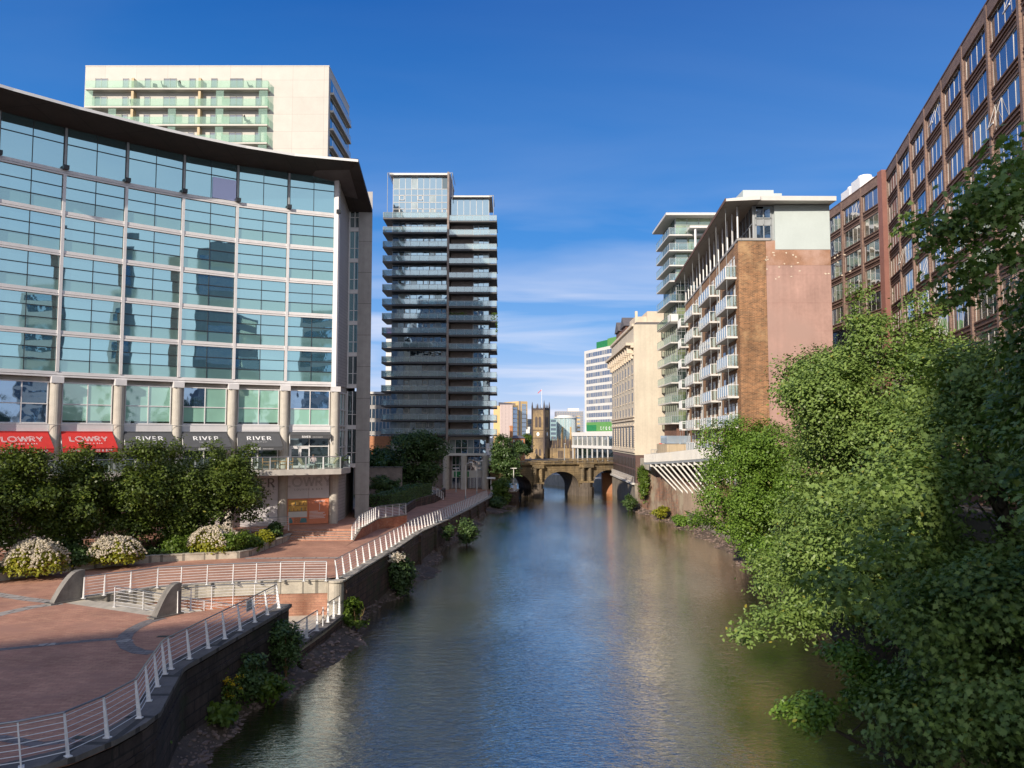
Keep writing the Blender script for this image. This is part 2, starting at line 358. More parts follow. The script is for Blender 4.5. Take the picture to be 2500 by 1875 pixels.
SERIF = {'R': [(-.12, .12, 0), (-.12, .05, 1), (.54, .76, 0)], 'I': [(-.1, .22, 0), (-.1, .22, 1)], 'V': [(-.14, .14, 1), (.68, .94, 1)], 'E': [(-.12, .05, 0), (-.12, .05, 1)]}
def stroke(mb, P, Q, w, fn, mi):
    dx, dy = Q[0]-P[0], Q[1]-P[1]; l = math.hypot(dx, dy) or 1; nx, ny = -dy/l*w/2, dx/l*w/2
    mb.poly([fn(P[0]+nx, P[1]+ny), fn(P[0]-nx, P[1]-ny), fn(Q[0]-nx, Q[1]-ny), fn(Q[0]+nx, Q[1]+ny)], mi)
def word(mb, body, h, gap, w, fn, mi=0, double=0, serif=False):
    tot = sum(GLY[c][0] for c in body)+gap*(len(body)-1); x = -tot/2
    for c in body:
        for pl in GLY[c][1]:
            for i in range(len(pl)-1):
                P = ((x+pl[i][0])*h, pl[i][1]*h); Q = ((x+pl[i+1][0])*h, pl[i+1][1]*h); dx, dy = Q[0]-P[0], Q[1]-P[1]; l = math.hypot(dx, dy) or 1
                ww = w*(1.5 if serif and abs(dy) > abs(dx) else 1)
                for s in ((-1, 1) if double else (0,)):
                    ox, oy = -dy/l*double*s, dx/l*double*s
                    stroke(mb, (P[0]+ox, P[1]+oy), (Q[0]+ox, Q[1]+oy), ww, fn, mi)
        if serif:
            for x0, x1, yy in SERIF.get(c, ()): stroke(mb, ((x+x0)*h, yy*h), ((x+x1)*h, yy*h), w*.7, fn, mi)
        x += GLY[c][0]+gap
# ------------------------------------------------------------------ foliage
MAPLE = np.array([(0, -.5), (.16, -.2), (.42, -.34), (.3, -.06), (.55, .1), (.24, .14), (.2, .3), (0, .62), (-.2, .3), (-.24, .14), (-.55, .1), (-.3, -.06), (-.42, -.34), (-.16, -.2)])
OVAL = np.array([(0, -.5), (.24, -.22), (.27, .1), (0, .55), (-.27, .1), (-.24, -.22)])
DIAM = np.array([(0, -.5), (.33, -.02), (0, .52), (-.33, -.02)])
BLOB = np.array([(.5*math.cos(i*math.pi/3), .5*math.sin(i*math.pi/3)) for i in range(6)])
def leaf_object(name, C, Nrm, size, shape, material, parent=None, seed=0, tone=None, origin=None, fold=.22):
    rng = np.random.default_rng(seed); n = len(C); k = len(shape)
    Nrm = Nrm/np.linalg.norm(Nrm, axis=1, keepdims=True)
    r = rng.normal(size=(n, 3)); t = r-(r*Nrm).sum(1, keepdims=True)*Nrm; t /= np.linalg.norm(t, axis=1, keepdims=True); b = np.cross(Nrm, t)
    sz = size*rng.uniform(.65, 1.25, (n, 1, 1))
    V = C[:, None, :]+sz*(shape[None, :, 0, None]*t[:, None, :]+shape[None, :, 1, None]*b[:, None, :]-(fold*np.abs(shape[None, :, 0, None])+.25*shape[None, :, 1, None]**2)*Nrm[:, None, :])
    off = np.zeros(3)
    if parent is not None:
        q = parent
        while q is not None: off += np.array(q.location); q = q.parent
    elif origin is not None: off = np.array(origin)
    V = (V.reshape(-1, 3)-off)
    me = bpy.data.meshes.new(name); me.vertices.add(n*k); me.vertices.foreach_set('co', V.ravel())
    me.loops.add(n*k); me.loops.foreach_set('vertex_index', np.arange(n*k, dtype=np.int32))
    me.polygons.add(n); me.polygons.foreach_set('loop_start', np.arange(0, n*k, k, dtype=np.int32))
    me.update(calc_edges=True)
    a = me.attributes.new('tone', 'FLOAT', 'FACE'); a.data.foreach_set('value', (rng.random(n) if tone is None else tone).astype(np.float32))
    me.materials.append(material)
    o = bpy.data.objects.new(name, me); COL.objects.link(o)
    if parent is not None: o.parent = parent
    else: o.location = off
    return o
def lobes_for(c, rad, nl, seed, spread=.62, size=(.32, .55), flat=.8):
    rng = np.random.default_rng(seed); out = [(c[0], c[1], c[2], rad[0]*.7, rad[1]*.7, rad[2]*.7)]
    for i in range(nl):
        d = rng.normal(size=3); d /= np.linalg.norm(d); s = rng.uniform(*size); k = spread*rng.uniform(.75, 1.15)
        out.append((c[0]+d[0]*rad[0]*k, c[1]+d[1]*rad[1]*k, c[2]+d[2]*rad[2]*k, rad[0]*s, rad[1]*s, rad[2]*s*flat))
    return out
def crown_points(lobes, n, seed, per=22, cl=.3, up=.55, zmin=-9e9, hollow=.3, keep=None):
    rng = np.random.default_rng(seed); Lb = np.array(lobes); ar = (Lb[:, 3]*Lb[:, 4]+Lb[:, 3]*Lb[:, 5]+Lb[:, 4]*Lb[:, 5]); nc = int(n/per*1.5)+1
    idx = rng.choice(len(Lb), nc, p=ar/ar.sum()); d = rng.normal(size=(nc, 3)); d /= np.linalg.norm(d, axis=1, keepdims=True)
    d[:, 2] = np.where((d[:, 2] < -.2) & (rng.random(nc) < .5), -d[:, 2], d[:, 2])
    r = 1-hollow*rng.random(nc)**2+.06*rng.normal(size=nc)
    cc = Lb[idx, :3]+d*Lb[idx, 3:]*r[:, None]
    ph = rng.uniform(0, 6, 3); g = np.sin(cc[:, 0]*1.9+ph[0])+np.sin(cc[:, 1]*2.1+ph[1])+np.sin(cc[:, 2]*2.4+ph[2])
    ok = (g > -1.15) & (cc[:, 2] > zmin)
    if keep is not None: ok &= keep(cc)
    cc, d = cc[ok], d[ok]
    m = len(cc); pr = max(1, int(n/max(m, 1))); lf = rng.normal(size=(m, pr, 3))*np.array([cl, cl, cl*.6]); C = (cc[:, None, :]+lf).reshape(-1, 3)
    base = rng.random(m)*.45; tone = np.clip(np.repeat(base, pr)+rng.random(m*pr)*.55+np.where(rng.random(m*pr) < .012, .4, 0), 0, 1)
    Nn = np.repeat(d*.8+np.array([0, 0, up])+rng.normal(size=(m, 3))*.3, pr, axis=0)+rng.normal(size=(m*pr, 3))*.36
    return C, Nn, tone
def trunk_mb(base, top, r, rng, limbs=5, spread=2.5):
    mb = MB(); b = Vector(base); t = Vector(top); pts = []; n = 7
    for i in range(n):
        f = i/(n-1); p = b.lerp(t, f)+Vector((rng.uniform(-1, 1), rng.uniform(-1, 1), 0))*r*.7*(0 if i == 0 else 1); pts.append(p)
    mb.tube(pts, [r*(1.25-.95*i/(n-1)) for i in range(n)], 8)
    for k in range(limbs):
        f = .35+.6*k/max(1, limbs); p = b.lerp(t, f); w = rng.uniform(0, 6.28); l = spread*rng.uniform(.6, 1.1)
        q = p+Vector((math.cos(w)*l*.5, math.sin(w)*l*.5, l*.35)); e = p+Vector((math.cos(w)*l, math.sin(w)*l, l*.75))
        mb.tube([p, q, e], [r*.45, r*.3, r*.1], 6)
    return mb
def tree(name, label, base, lobes, n, size, shape, material, seed, top=None, r=.2, group=None, cat='tree', cl=.3, per=22, up=.55, zmin=-9e9, hollow=.3, limbs=5, keep=None):
    root = thing(name, label, cat, base, group); rng = random.Random(seed)
    L0 = lobes[0]; top = top or (L0[0], L0[1], L0[2]+L0[5]*.5)
    trunk_mb(base, top, r, rng, limbs, max(L0[3], L0[4])*1.1).build('trunk', bark, root, smooth=True)
    C, Nn, tn = crown_points(lobes, n, seed, per, cl, up, zmin, hollow, keep)
    leaf_object('crown', C, Nn, size, shape, material, root, seed, tn)
    return root
def shrub(name, label, c, rad, n, size, shape, material, seed, group=None, cat='bush', nl=9, cl=.16, stems=7, up=.5, per=14, hollow=.45):
    base = (c[0], c[1], c[2]-rad[2]*.9); root = thing(name, label, cat, base, group); rng = random.Random(seed); mb = MB()
    for k in range(stems):
        w = rng.uniform(0, 6.28); q = rng.uniform(.2, .7)
        mb.tube([base, (c[0]+math.cos(w)*rad[0]*q*.5, c[1]+math.sin(w)*rad[1]*q*.5, c[2]-rad[2]*.3), (c[0]+math.cos(w)*rad[0]*q, c[1]+math.sin(w)*rad[1]*q, c[2]+rad[2]*.4)], [.03, .022, .01], 5)
    mb.build('stem', stemm, root)
    C, Nn, tn = crown_points(lobes_for(c, rad, nl, seed, .55, (.35, .6), 1.), n, seed, per, cl, up, c[2]-rad[2], hollow)
    leaf_object('foliage', C, Nn, size, shape, material, root, seed, tn)
    return root
# ------------------------------------------------------------------ world, sun, camera
SUN_AZ, SUN_EL = R(30), R(25)          # the sun stands behind and to the left of the viewer
W = bpy.data.worlds.new('World'); SC.world = W; W.use_nodes = True
N, L = W.node_tree.nodes, W.node_tree.links; N.clear()
sky = N.new('ShaderNodeTexSky'); sky.sky_type = 'NISHITA'; sky.sun_disc = False
sky.sun_elevation = SUN_EL; sky.sun_rotation = R(180)+SUN_AZ; sky.air_density = 1.0; sky.dust_density = .4; sky.ozone_density = 4.0
tc = N.new('ShaderNodeTexCoord').outputs['Generated']
sx = N.new('ShaderNodeSeparateXYZ'); L.new(tc, sx.inputs[0])
grad = ramp(N, L, sx.outputs['Z'], [(0, (2.7, 3.1, 4.1)), (.05, (1.95, 2.6, 4.0)), (.13, (.8, 1.85, 3.75)), (.25, (.2, 1.16, 3.2)), (.5, (.01, .52, 2.1)), (1., (.01, .36, 1.6))])
base = mixc(N, L, sky.outputs[0], grad, .92)
back = N.new('ShaderNodeMapRange'); back.interpolation_type = 'SMOOTHSTEP'; back.inputs['From Min'].default_value = .1; back.inputs['From Max'].default_value = -.8; back.inputs['To Max'].default_value = .68; L.new(sx.outputs['Y'], back.inputs['Value'])
veil = noise(N, L, mapping(N, L, tc, (1.5, 1.5, 4)), 1.2, 5)
bf = N.new('ShaderNodeMath'); bf.operation = 'MULTIPLY'; L.new(back.outputs[0], bf.inputs[0]); L.new(ramp(N, L, veil, [(.3, .7), (.65, 1.)]), bf.inputs[1])
base = mixc(N, L, base, (6.6, 6.5, 6.2), bf.outputs[0])
mz = N.new('ShaderNodeMath'); mz.operation = 'ADD'; L.new(sx.outputs['Z'], mz.inputs[0]); mz.inputs[1].default_value = .12
dv = N.new('ShaderNodeVectorMath'); dv.operation = 'DIVIDE'; L.new(tc, dv.inputs[0])
cz = N.new('ShaderNodeCombineXYZ')
for k in range(3): L.new(mz.outputs[0], cz.inputs[k])
L.new(cz.outputs[0], dv.inputs[1])
cl = noise(N, L, mapping(N, L, dv.outputs[0], (.5, 1.3, 1), (0, 0, R(28))), 1.1, 5, .5, .5)
cm = ramp(N, L, cl, [(.43, 0.0), (.7, 1.0)])
el = ramp(N, L, sx.outputs['Z'], [(0., .9), (.14, .8), (.23, .4), (.32, .07), (.5, .02), (1., .02)])
ff = N.new('ShaderNodeMath'); ff.operation = 'MULTIPLY'; L.new(cm, ff.inputs[0]); L.new(el, ff.inputs[1])
skyc = mixc(N, L, base, (3.9, 4.0, 4.6), ff.outputs[0])
bg = N.new('ShaderNodeBackground'); bg.inputs['Strength'].default_value = .15; L.new(skyc, bg.inputs[0])
wo = N.new('ShaderNodeOutputWorld'); L.new(bg.outputs[0], wo.inputs[0])
sun = bpy.data.lights.new('sun', 'SUN'); sun.energy = 4.0; sun.angle = R(.5); sun.color = (1., .89, .755)
so = bpy.data.objects.new('sun', sun); COL.objects.link(so)
sd = Vector((math.sin(SUN_AZ)*math.cos(SUN_EL), math.cos(SUN_AZ)*math.cos(SUN_EL), -math.sin(SUN_EL)))
so.rotation_euler = sd.to_track_quat('-Z', 'Y').to_euler(); so.location = (-60, -60, 80)
cam = bpy.data.cameras.new('camera'); cam.lens = 27.03; cam.sensor_width = 36; cam.clip_end = 6000; cam.clip_start = .1
co = bpy.data.objects.new('camera', cam); COL.objects.link(co); co.location = (0, 0, HC); co.rotation_euler = (R(90)+PITCH, 0, 0); SC.camera = co
SC.view_settings.view_transform = 'Standard'; SC.view_settings.look = 'None'; SC.view_settings.exposure = 0.55; SC.view_settings.gamma = 1
try:
    SC.cycles.max_bounces = 8; SC.cycles.transparent_max_bounces = 12; SC.cycles.use_denoising = True; SC.cycles.caustics_reflective = False; SC.cycles.sample_clamp_indirect = 4
except Exception: pass
# ------------------------------------------------------------------ water, ground
def water_mat():
    m, t, N, L = nt('river_water')
    geo = N.new('ShaderNodeNewGeometry').outputs['Position']
    d = N.new('ShaderNodeBsdfDiffuse'); g = N.new('ShaderNodeBsdfGlossy'); g.inputs['Roughness'].default_value = .012; g.inputs['Color'].default_value = (.97, .95, .86, 1)
    c = mixc(N, L, (.022, .032, .016), (.075, .06, .024), ramp(N, L, noise(N, L, geo, .06, 3), [(.35, 0.), (.65, 1.)])); L.new(c, d.inputs['Color'])
    w1 = noise(N, L, mapping(N, L, geo, (.8, 2.0, 1), (0, 0, R(10))), .9, 3, .5, .5)
    w2 = noise(N, L, mapping(N, L, geo, (.9, 2.2, 1), (0, 0, R(-14))), 2.4, 3, .55, .7)
    w4 = noise(N, L, mapping(N, L, geo, (.7, 2.4, 1), (0, 0, R(4))), 5.2, 2, .5, .9)
    w3 = ramp(N, L, noise(N, L, mapping(N, L, geo, (1, .35, 1)), .12, 3), [(.35, .4), (.62, 1.0)])
    def mad(a, k, b):
        n = N.new('ShaderNodeMath'); n.operation = 'MULTIPLY_ADD'; L.new(a, n.inputs[0]); n.inputs[1].default_value = k
        if b is None: n.inputs[2].default_value = 0
        else: L.new(b, n.inputs[2])
        return n.outputs[0]
    h = mad(w4, .5, mad(w2, .7, w1))
    mu = N.new('ShaderNodeMath'); mu.operation = 'MULTIPLY'; L.new(h, mu.inputs[0]); L.new(w3, mu.inputs[1])
    bn = N.new('ShaderNodeBump'); bn.inputs['Strength'].default_value = .5; bn.inputs['Distance'].default_value = .1; L.new(mu.outputs[0], bn.inputs['Height']); L.new(bn.outputs[0], g.inputs['Normal'])
    lw = N.new('ShaderNodeLayerWeight'); lw.inputs['Blend'].default_value = .5; L.new(bn.outputs[0], lw.inputs['Normal'])
    f = ramp(N, L, lw.outputs['Facing'], [(0, .12), (.45, .36), (.7, .68), (.85, .88), (1., 1.)])
    mx = N.new('ShaderNodeMixShader'); L.new(f, mx.inputs[0]); L.new(d.outputs[0], mx.inputs[1]); L.new(g.outputs[0], mx.inputs[2])
    o = N.new('ShaderNodeOutputMaterial'); L.new(mx.outputs[0], o.inputs[0]); return m
mb = MB(); mb.poly([(-80, -120, 0), (90, -120, 0), (90, 420, 0), (-140, 420, 0)]); struct(mb, 'river', water_mat())
NR = [(-30.5, 5.3), (-16.5, 17.8), (-12.86, 20.77), (-12.15, 21.45), (-11.72, 22.5), (-11.52, 23.6), (-11.5, 24.35), (-11.92, 25.87), (-12.3, 27.31), (-12.67, 28.72), (-12.71, 29.32), (-12.57, 30.63), (-12.43, 32.15), (-12.14, 35.05), (-11.99, 36.53), (-11.88, 38.04), (-11.76, 39.2)]
NW = offset(NR, .42)
IN = [(-22.85, 41.64), (-22.19, 42.47), (-21.21, 43.37), (-20.25, 44.2), (-19.0, 44.79), (-17.76, 45.42), (-16.41, 45.85), (-15.15, 46.18), (-13.82, 46.5), (-12.42, 46.62), (-11.11, 46.75), (-10.55, 46.86)]
UP = [(-10.5, 46.9, 3.2), (-10.4, 48.45, 3.2), (-9.96, 53.5, 3.2), (-9.4, 59.3, 3.2), (-8.75, 70.9, 3.1), (-7.6, 85.1, 2.6), (-6.03, 102.4, 2.2), (-3.98, 126, 1.8), (-3.6, 138, 1.8), (.4, 139.2, 1.8), (.8, 145, 1.8)]
UW = offset(UP, .42)
def zprom(x, y):
    ys = [0, 60, 71, 85, 102, 126, 4000]; zs = [3.2, 3.2, 3.1, 2.6, 2.2, 1.8, 1.8]
    return float(np.interp(y, ys, zs))
VOID = [(-11.4, 39.25), (-14.19, 39.72), (-16.32, 38.15), (-16.94, 37.59), (-23.43, 40.76)]
plz = [(p[0], p[1]) for p in NW]+VOID+[(x, y) for x, y in IN]+[(p[0], p[1]) for p in UW[:4]]+[(-9.0, 60.0), (-13.1, 60.0), (-13.1, 66.1), (-70, 66.1), (-70, -120), (-30, -120)]
mb = MB(); mb.prism(plz, -1.5, 3.2, 0); struct(mb, 'plaza', paving)
prom = [(-9.0+.02, 60.0)]+[(p[0], p[1]) for p in UW[4:]]+[(-2.4, 156), (-22, 200), (-26, 200), (-26, 128), (-11.0, 127), (-11.5, 114), (-13.2, 106), (-13.0, 91.5), (-12.5, 86), (-10.6, 77.4), (-12.87, 73.8), (-12.87, 67.6), (-13.1, 66.2), (-13.1, 60.0)]
mb = MB(); mb.prism(prom, -1.5, zprom); struct(mb, 'riverside_path', paving)
mb = MB(); mb.prism([(-3000, -400), (-70, -400), (-70, 60.0), (-13.1, 60.0), (-12.5, 86), (-13.0, 91.5), (-13.2, 106), (-11.5, 114), (-11.0, 127), (-26, 128), (-26, 200), (-26, 201), (-3000, 201)], -1.5, 2.99)
mb.prism([(-22.2, 200.5), (-44, 250), (-98, 371), (-1200, 3000), (-3000, 3000), (-3000, 201.5), (-26, 201.5)], -1.5, 2.0)
mb.prism([(20.8, 124.4), (21, 160), (21, 166), (3000, 166), (3000, -400), (40, -400), (28, -20), (28.5, 40), (29, 70), (24.5, 78), (24.2, 92), (23.6, 108), (21.2, 124)], -1.5, 6.8)
mb.prism([(21, 162), (-9, 228), (-39, 295), (-84, 395), (-1190, 3000), (3000, 3000), (3000, 166), (21, 166)], -1.5, 2.0)
mb.prism([(-98, 371), (-84, 395), (-1190, 3000), (-1200, 3000)], -1.5, 1.99)
mb.prism([(-69.9, -120), (-69.9, -40), (-12, -40), (-12, -120)], -1.5, 2.99)
struct(mb, 'ground', asphalt)
# forecourt of the hotel with its flight of five steps
mb = MB(); mb.prism([(-52, 36), (-34.5, 51.5), (-27, 58.5), (-19.0, 65.9), (-13.1, 66.2), (-12.9, 67.6), (-12.87, 73.8), (-10.6, 77.4), (-12.5, 86), (-52, 86)], 3.0, 3.95)
struct(mb, 'forecourt', paving)
mb = MB()
for k in range(4):
    y0 = 64.3+.38*k
    mb.box(-18.5, -13.12, y0, 66.3, 3.2+.15*k+(.002 if k else .0), 3.2+.15*(k+1), 0); mb.box(-18.5, -13.12, y0-.02, y0+.1, 3.2+.15*(k+1)-.03, 3.2+.15*(k+1)+.004, 1)
tag(mb.build('stone_steps', [paving, band_m]), 'wide flight of brick steps with pale nosings up to the hotel forecourt', 'steps')
# pale and grey bands laid in the plaza
def strip(mb, pts, w, z, mi=0):
    a = offset(pts, w/2); b = offset(pts, -w/2)
    for i in range(len(pts)-1): mb.poly([(a[i][0], a[i][1], z), (a[i+1][0], a[i+1][1], z), (b[i+1][0], b[i+1][1], z), (b[i][0], b[i][1], z)], mi)
mb = MB()
P = [z3(x, y, 3.2)[:2] for x, y in [(-300, 880), (0, 800), (180, 760), (345, 738)]]; strip(mb, P, .75, 3.206)
P = [z3(x, y, 3.2)[:2] for x, y in [(-300, 640), (0, 692), (150, 716), (300, 733)]]; strip(mb, P, .7, 3.21)
P = [z3(x, y, 3.2)[:2] for x, y in [(1370, 488), (1600, 487), (1900, 485)]]; strip(mb, P, .55, 3.206)
P = [z3(x, y, 3.2)[:2] for x, y in [(215, 975), (310, 966)]]; strip(mb, P, .42, 3.214)
P = [z3(x, y, 3.2)[:2] for x, y in [(660, 958), (735, 942)]]; strip(mb, P, .5, 3.216)
mb2 = MB()
P = [z3(x, y, 3.2)[:2] for x, y in [(-400, 1040), (0, 998), (300, 968), (500, 948), (670, 936)]]; strip(mb2, P, .42, 3.206)
P = [z3(x, y, 3.2)[:2] for x, y in [(905, 820), (820, 845), (750, 880), (705, 915), (690, 950), (715, 985), (775, 1010), (850, 1017)]]; strip(mb2, P, .6, 3.21)
P = [z3(x, y, 3.2)[:2] for x, y in [(-200, 1500), (0, 1490), (220, 1530), (420, 1500)]]; strip(mb2, P, .4, 3.206)
struct(mb, 'pale_paving_band', band_m); struct(mb2, 'grey_paving_band', darkband_m)
# gully grates
for (x, y, w) in ((510, 1490, .5), (925, 925, .35), (285, 735, .3)):
    p = z3(x, y, 3.2); g = MB(); g.box(p[0]-w, p[0]+w, p[1]-.12, p[1]+.12, 3.2, 3.216)
    for k in range(6): g.box(p[0]-w+.08+k*(2*w-.1)/6, p[0]-w+.11+k*(2*w-.1)/6, p[1]-.1, p[1]+.1, 3.216, 3.226)
    tag(g.build('drain_grate', dark_frame), {510: 'dark drain grate in the bricks near the corner of the near railing', 925: 'small dark drain grate beside the curved grey paving band', 285: 'narrow drain grate on the pale band left of the stairs'}[x], 'drain')
# ------------------------------------------------------------------ quay walls
def wall_run(mb, pts, thick, z0, z1, mi=0):
    """pts: outer face; thick to the left"""
    b = offset(pts, -thick)
    for i in range(len(pts)-1):
        a0, a1, b0, b1 = pts[i], pts[i+1], b[i], b[i+1]
        ta = a0[2] if z1 is None else z1; tb = a1[2] if z1 is None else z1
        mb.hexa([(a0[0], a0[1], z0), (a1[0], a1[1], z0), (b1[0], b1[1], z0), (b0[0], b0[1], z0), (a0[0], a0[1], ta), (a1[0], a1[1], tb), (b1[0], b1[1], tb), (b0[0], b0[1], ta)], mi)
def coping(mb, pts, thick, over, h, z=None, mi=0):
    o = offset(pts, over); b = offset(pts, -thick)
    for i in range(len(pts)-1):
        za = pts[i][2] if z is None else z; zb = pts[i+1][2] if z is None else z
        q = [o[i], o[i+1], b[i+1], b[i]]; zz = [za, zb, zb, za]
        mb.hexa([(p[0], p[1], w+.004) for p, w in zip(q, zz)]+[(p[0], p[1], w+h) for p, w in zip(q, zz)], mi)
root = thing('embankment_wall', 'dark stone river wall below the near plaza railing, with an S-bend', 'wall', (-12, 24, 0))
mb = MB(); fw = offset(NW, .1)+[(-11.2, 39.42)]
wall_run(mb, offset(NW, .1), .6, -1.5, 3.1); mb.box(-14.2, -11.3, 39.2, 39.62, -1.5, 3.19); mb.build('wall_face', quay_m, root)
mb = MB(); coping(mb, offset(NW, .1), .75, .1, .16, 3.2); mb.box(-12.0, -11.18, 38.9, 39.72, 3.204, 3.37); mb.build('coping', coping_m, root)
mb = MB(); wall_run(mb, offset(NW, .16), .1, 2.35, 2.55); mb.build('string_course', quay_m, root)
root = thing('embankment_wall', 'long dark river wall under the far white railing towards the bridge', 'wall', (-8, 80, 0))
mb = MB(); uw = [(x, y, z-.1) for x, y, z in offset(UW, .1)]; wall_run(mb, uw, .6, -1.5, None); mb.build('wall_face', quay_red, root)
mb = MB(); coping(mb, [(x, y, z) for x, y, z in offset(UW, .1)], .62, .06, .1); mb.build('coping', coping_pale, root)
mb = MB(); wall_run(mb, [(x, y, z-.55) for x, y, z in offset(UW, .15)], .1, None, None) if 0 else None
for i in range(len(UW)-1):
    a, b = offset(UW, .17)[i], offset(UW, .17)[i+1]; c, d = offset(UW, .05)[i], offset(UW, .05)[i+1]
    mb.hexa([(a[0], a[1], a[2]-.75), (b[0], b[1], b[2]-.75), (d[0], d[1], d[2]-.75), (c[0], c[1], c[2]-.75), (a[0], a[1], a[2]-.55), (b[0], b[1], b[2]-.55), (d[0], d[1], d[2]-.55), (c[0], c[1], c[2]-.55)])
mb.build('string_course', quay_red, root)
mb = MB()
for k in range(1, 9):
    p = along([q[:2] for q in UW[2:8]], n=9)[k]; z = zprom(*p); mb.box(p[0]-.2, p[0]+.34, p[1]-.5, p[1]+.5, -1.5, z-.05)
mb.build('buttress', quay_red, root)
# inner retaining wall beside the sunken stairs, its rounded corner pillar, the stair, the landing
root = thing('retaining_wall', 'curved retaining wall with pale band above orange brick beside the sunken stairs', 'wall', (-15, 45.5, 1.2))
iw = [(x, y) for x, y in IN]
mb = MB(); wall_run(mb, iw, .3, .5, 2.5); mb.build('brick_face', redbrick, root)
mb = MB(); wall_run(mb, offset(iw, .06), .4, 2.5, 3.19); coping(mb, offset(iw, .06), .5, .05, .1, 3.2); mb.build('concrete_beam', coping_pale, root)
mb = MB(); mb.cyl(-10.55, 46.75, -1.5, 3.19, .52, .48, 20); mb.cyl(-10.55, 46.75, 3.19, 3.3, .6, .6, 20); mb.build('corner_pillar', coping_pale, root, smooth=False)
mb = MB(); A = along([(x, y) for x, y in IN[:8]], n=12); B = along([(-16.94, 37.59), (-16.32, 38.15), (-14.19, 39.72), (-12.6, 39.6)], n=12)
TP = lerp((-23.43, 40.76), (-22.85, 41.64), 0)
A = [(-23.43, 40.76)]+A
for k in range(12):
    z = 3.2-.165*(k+.0); a0, a1, b0, b1 = A[k], A[k+1], B[k], B[min(k+1, 12)]
    mb.prism([a0, b0, b1, a1] if math.dist(a0, a1) > .02 else [a0, b0, b1], .6, z, 0)
    d = Vector((a1[0]-a0[0], a1[1]-a0[1], 0))
tag(mb.build('sunken_stairs', [pale_stone]), 'pale fan-shaped stone stairs going down from the plaza to the river landing', 'stairs')
mb = MB(); mb.prism([(-23.4, 40.7), (-16.9, 37.6), (-16.3, 38.1), (-14.1, 39.6), (-10.75, 39.2), (-10.3, 43), (-10.1, 46.4), (-10.6, 46.9), (-16, 46), (-19, 44.8)], -1.5, 1.2)
struct(mb, 'river_landing', pale_stone)
root = thing('landing_wall', 'low stained river wall below the landing gate rails', 'wall', (-10.3, 43, 0))
mb = MB(); wall_run(mb, [(-10.72, 39.25), (-10.25, 43), (-10.0, 46.2)], .5, -1.5, 1.0); mb.build('wall_face', quay_red, root)
mb = MB(); coping(mb, [(-10.72, 39.25), (-10.25, 43), (-10.0, 46.2)], .6, .06, .16, 1.2); mb.build('coping', coping_m, root)
# curved concrete nibs at the stair head
def nib(label, foot, top, h):
    d = Vector((top[0]-foot[0], top[1]-foot[1], 0)); l = d.length; d /= l; n = Vector((d.y, -d.x, 0))
    prof = [(0, 0), (l, 0), (l, h), (l*.8, h)]+[(l*(.8-.8*t), h*(1-t**1.6)*(1)+.12*t) for t in (.15, .3, .45, .6, .75, .9)]+[(0, .12)]
    mb = MB(); w = .21; k = len(prof)
    f = [Vector((foot[0], foot[1], 3.2))+d*a+Vector((0, 0, z))+n*w for a, z in prof]; b = [p-n*2*w for p in f]
    mb.poly(f); mb.poly(b[::-1])
    for i in range(k): j = (i+1) % k; mb.poly([f[i], f[j], b[j], b[i]])
    root = thing('stair_nib', label, 'stone nib', (foot[0], foot[1], 3.2)); mb.build('nib_body', nib_m, root)
    mb = MB(); mb.hexa([Vector((foot[0], foot[1], 3.204))+d*a+n*o+Vector((0, 0, z)) for z in (0, .07) for a, o in ((-.2, -.3), (l+.1, -.3), (l+.1, .3), (-.2, .3))]); mb.build('plinth', nib_m, root)
nib('grey curved concrete nib at the left end of the curved white railing', (-23.75, 40.35), (-22.95, 41.7), 1.55)
nib('grey curved concrete nib at the near side of the stair head', (-17.05, 37.3), (-16.35, 38.35), 1.5)
# ------------------------------------------------------------------ railings
def railing(label, pts, step=1.5, h=1.1, lean=(0, 0), nw=7, wire=.011, posts=None, hand=None, pr=1., rails=True, group='white wire railings'):
    pp = posts or along(pts, step); root = thing('railing', label, 'railing', pp[len(pp)//2], group)
    lx, ly = lean
    def up(p, t): return (p[0]+lx*t, p[1]+ly*t, p[2]+h*t)
    first = None
    for i, p in enumerate(pp):
        a = pp[max(i-1, 0)]; b = pp[min(i+1, len(pp)-1)]; d = Vector((b[0]-a[0], b[1]-a[1], 0)); d = d.normalized() if d.length else Vector((1, 0, 0)); n = Vector((d.y, -d.x, 0))
        mb = MB(); w0, w1, th = .075*pr, .03*pr, .022*pr
        q0, q1 = Vector(p), Vector(up(p, 1))
        mb.hexa([q0-n*w0-d*th, q0+n*w0-d*th, q0+n*w0+d*th, q0-n*w0+d*th, q1-n*w1-d*th, q1+n*w1-d*th, q1+n*w1+d*th, q1-n*w1+d*th])
        mb.hexa([q0+Vector((0, 0, z))+n*s*.11*pr+d*t*.08*pr for z in (.0, .025) for s, t in ((-1, -1), (1, -1), (1, 1), (-1, 1))])
        mb.build('post', white_paint, root)
    mb = MB(); mb.tube([up(p, 1.03) for p in pp], .032*pr, 8); mb.build('handrail', hand or steel, root)
    if rails:
        mb = MB()
        for k in range(nw): mb.tube([up(p, .12+.82*k/(nw-1)) for p in pp], wire, 4, cap=False)
        mb.build('rail_wires', white_paint, root)
    return root
NP = [z3(x, y, 3.37) for x, y in [(118, 1655), (380, 1595), (600, 1490), (778, 1380), (832, 1285), (880, 1205), (922, 1135), (957, 1107), (1060, 1050), (1165, 990), (1258, 938), (1344, 890), (1425, 845), (1495, 803), (1560, 765)]]
NP = [(-16.6, 17.45, 3.37), (-15.2, 18.7, 3.37), (-14.0, 19.75, 3.37)]+NP
railing('white wire railing along the near plaza edge, with its S-bend and leaning posts', NP, posts=NP, lean=(-.17, .05), wire=.012, pr=.9)
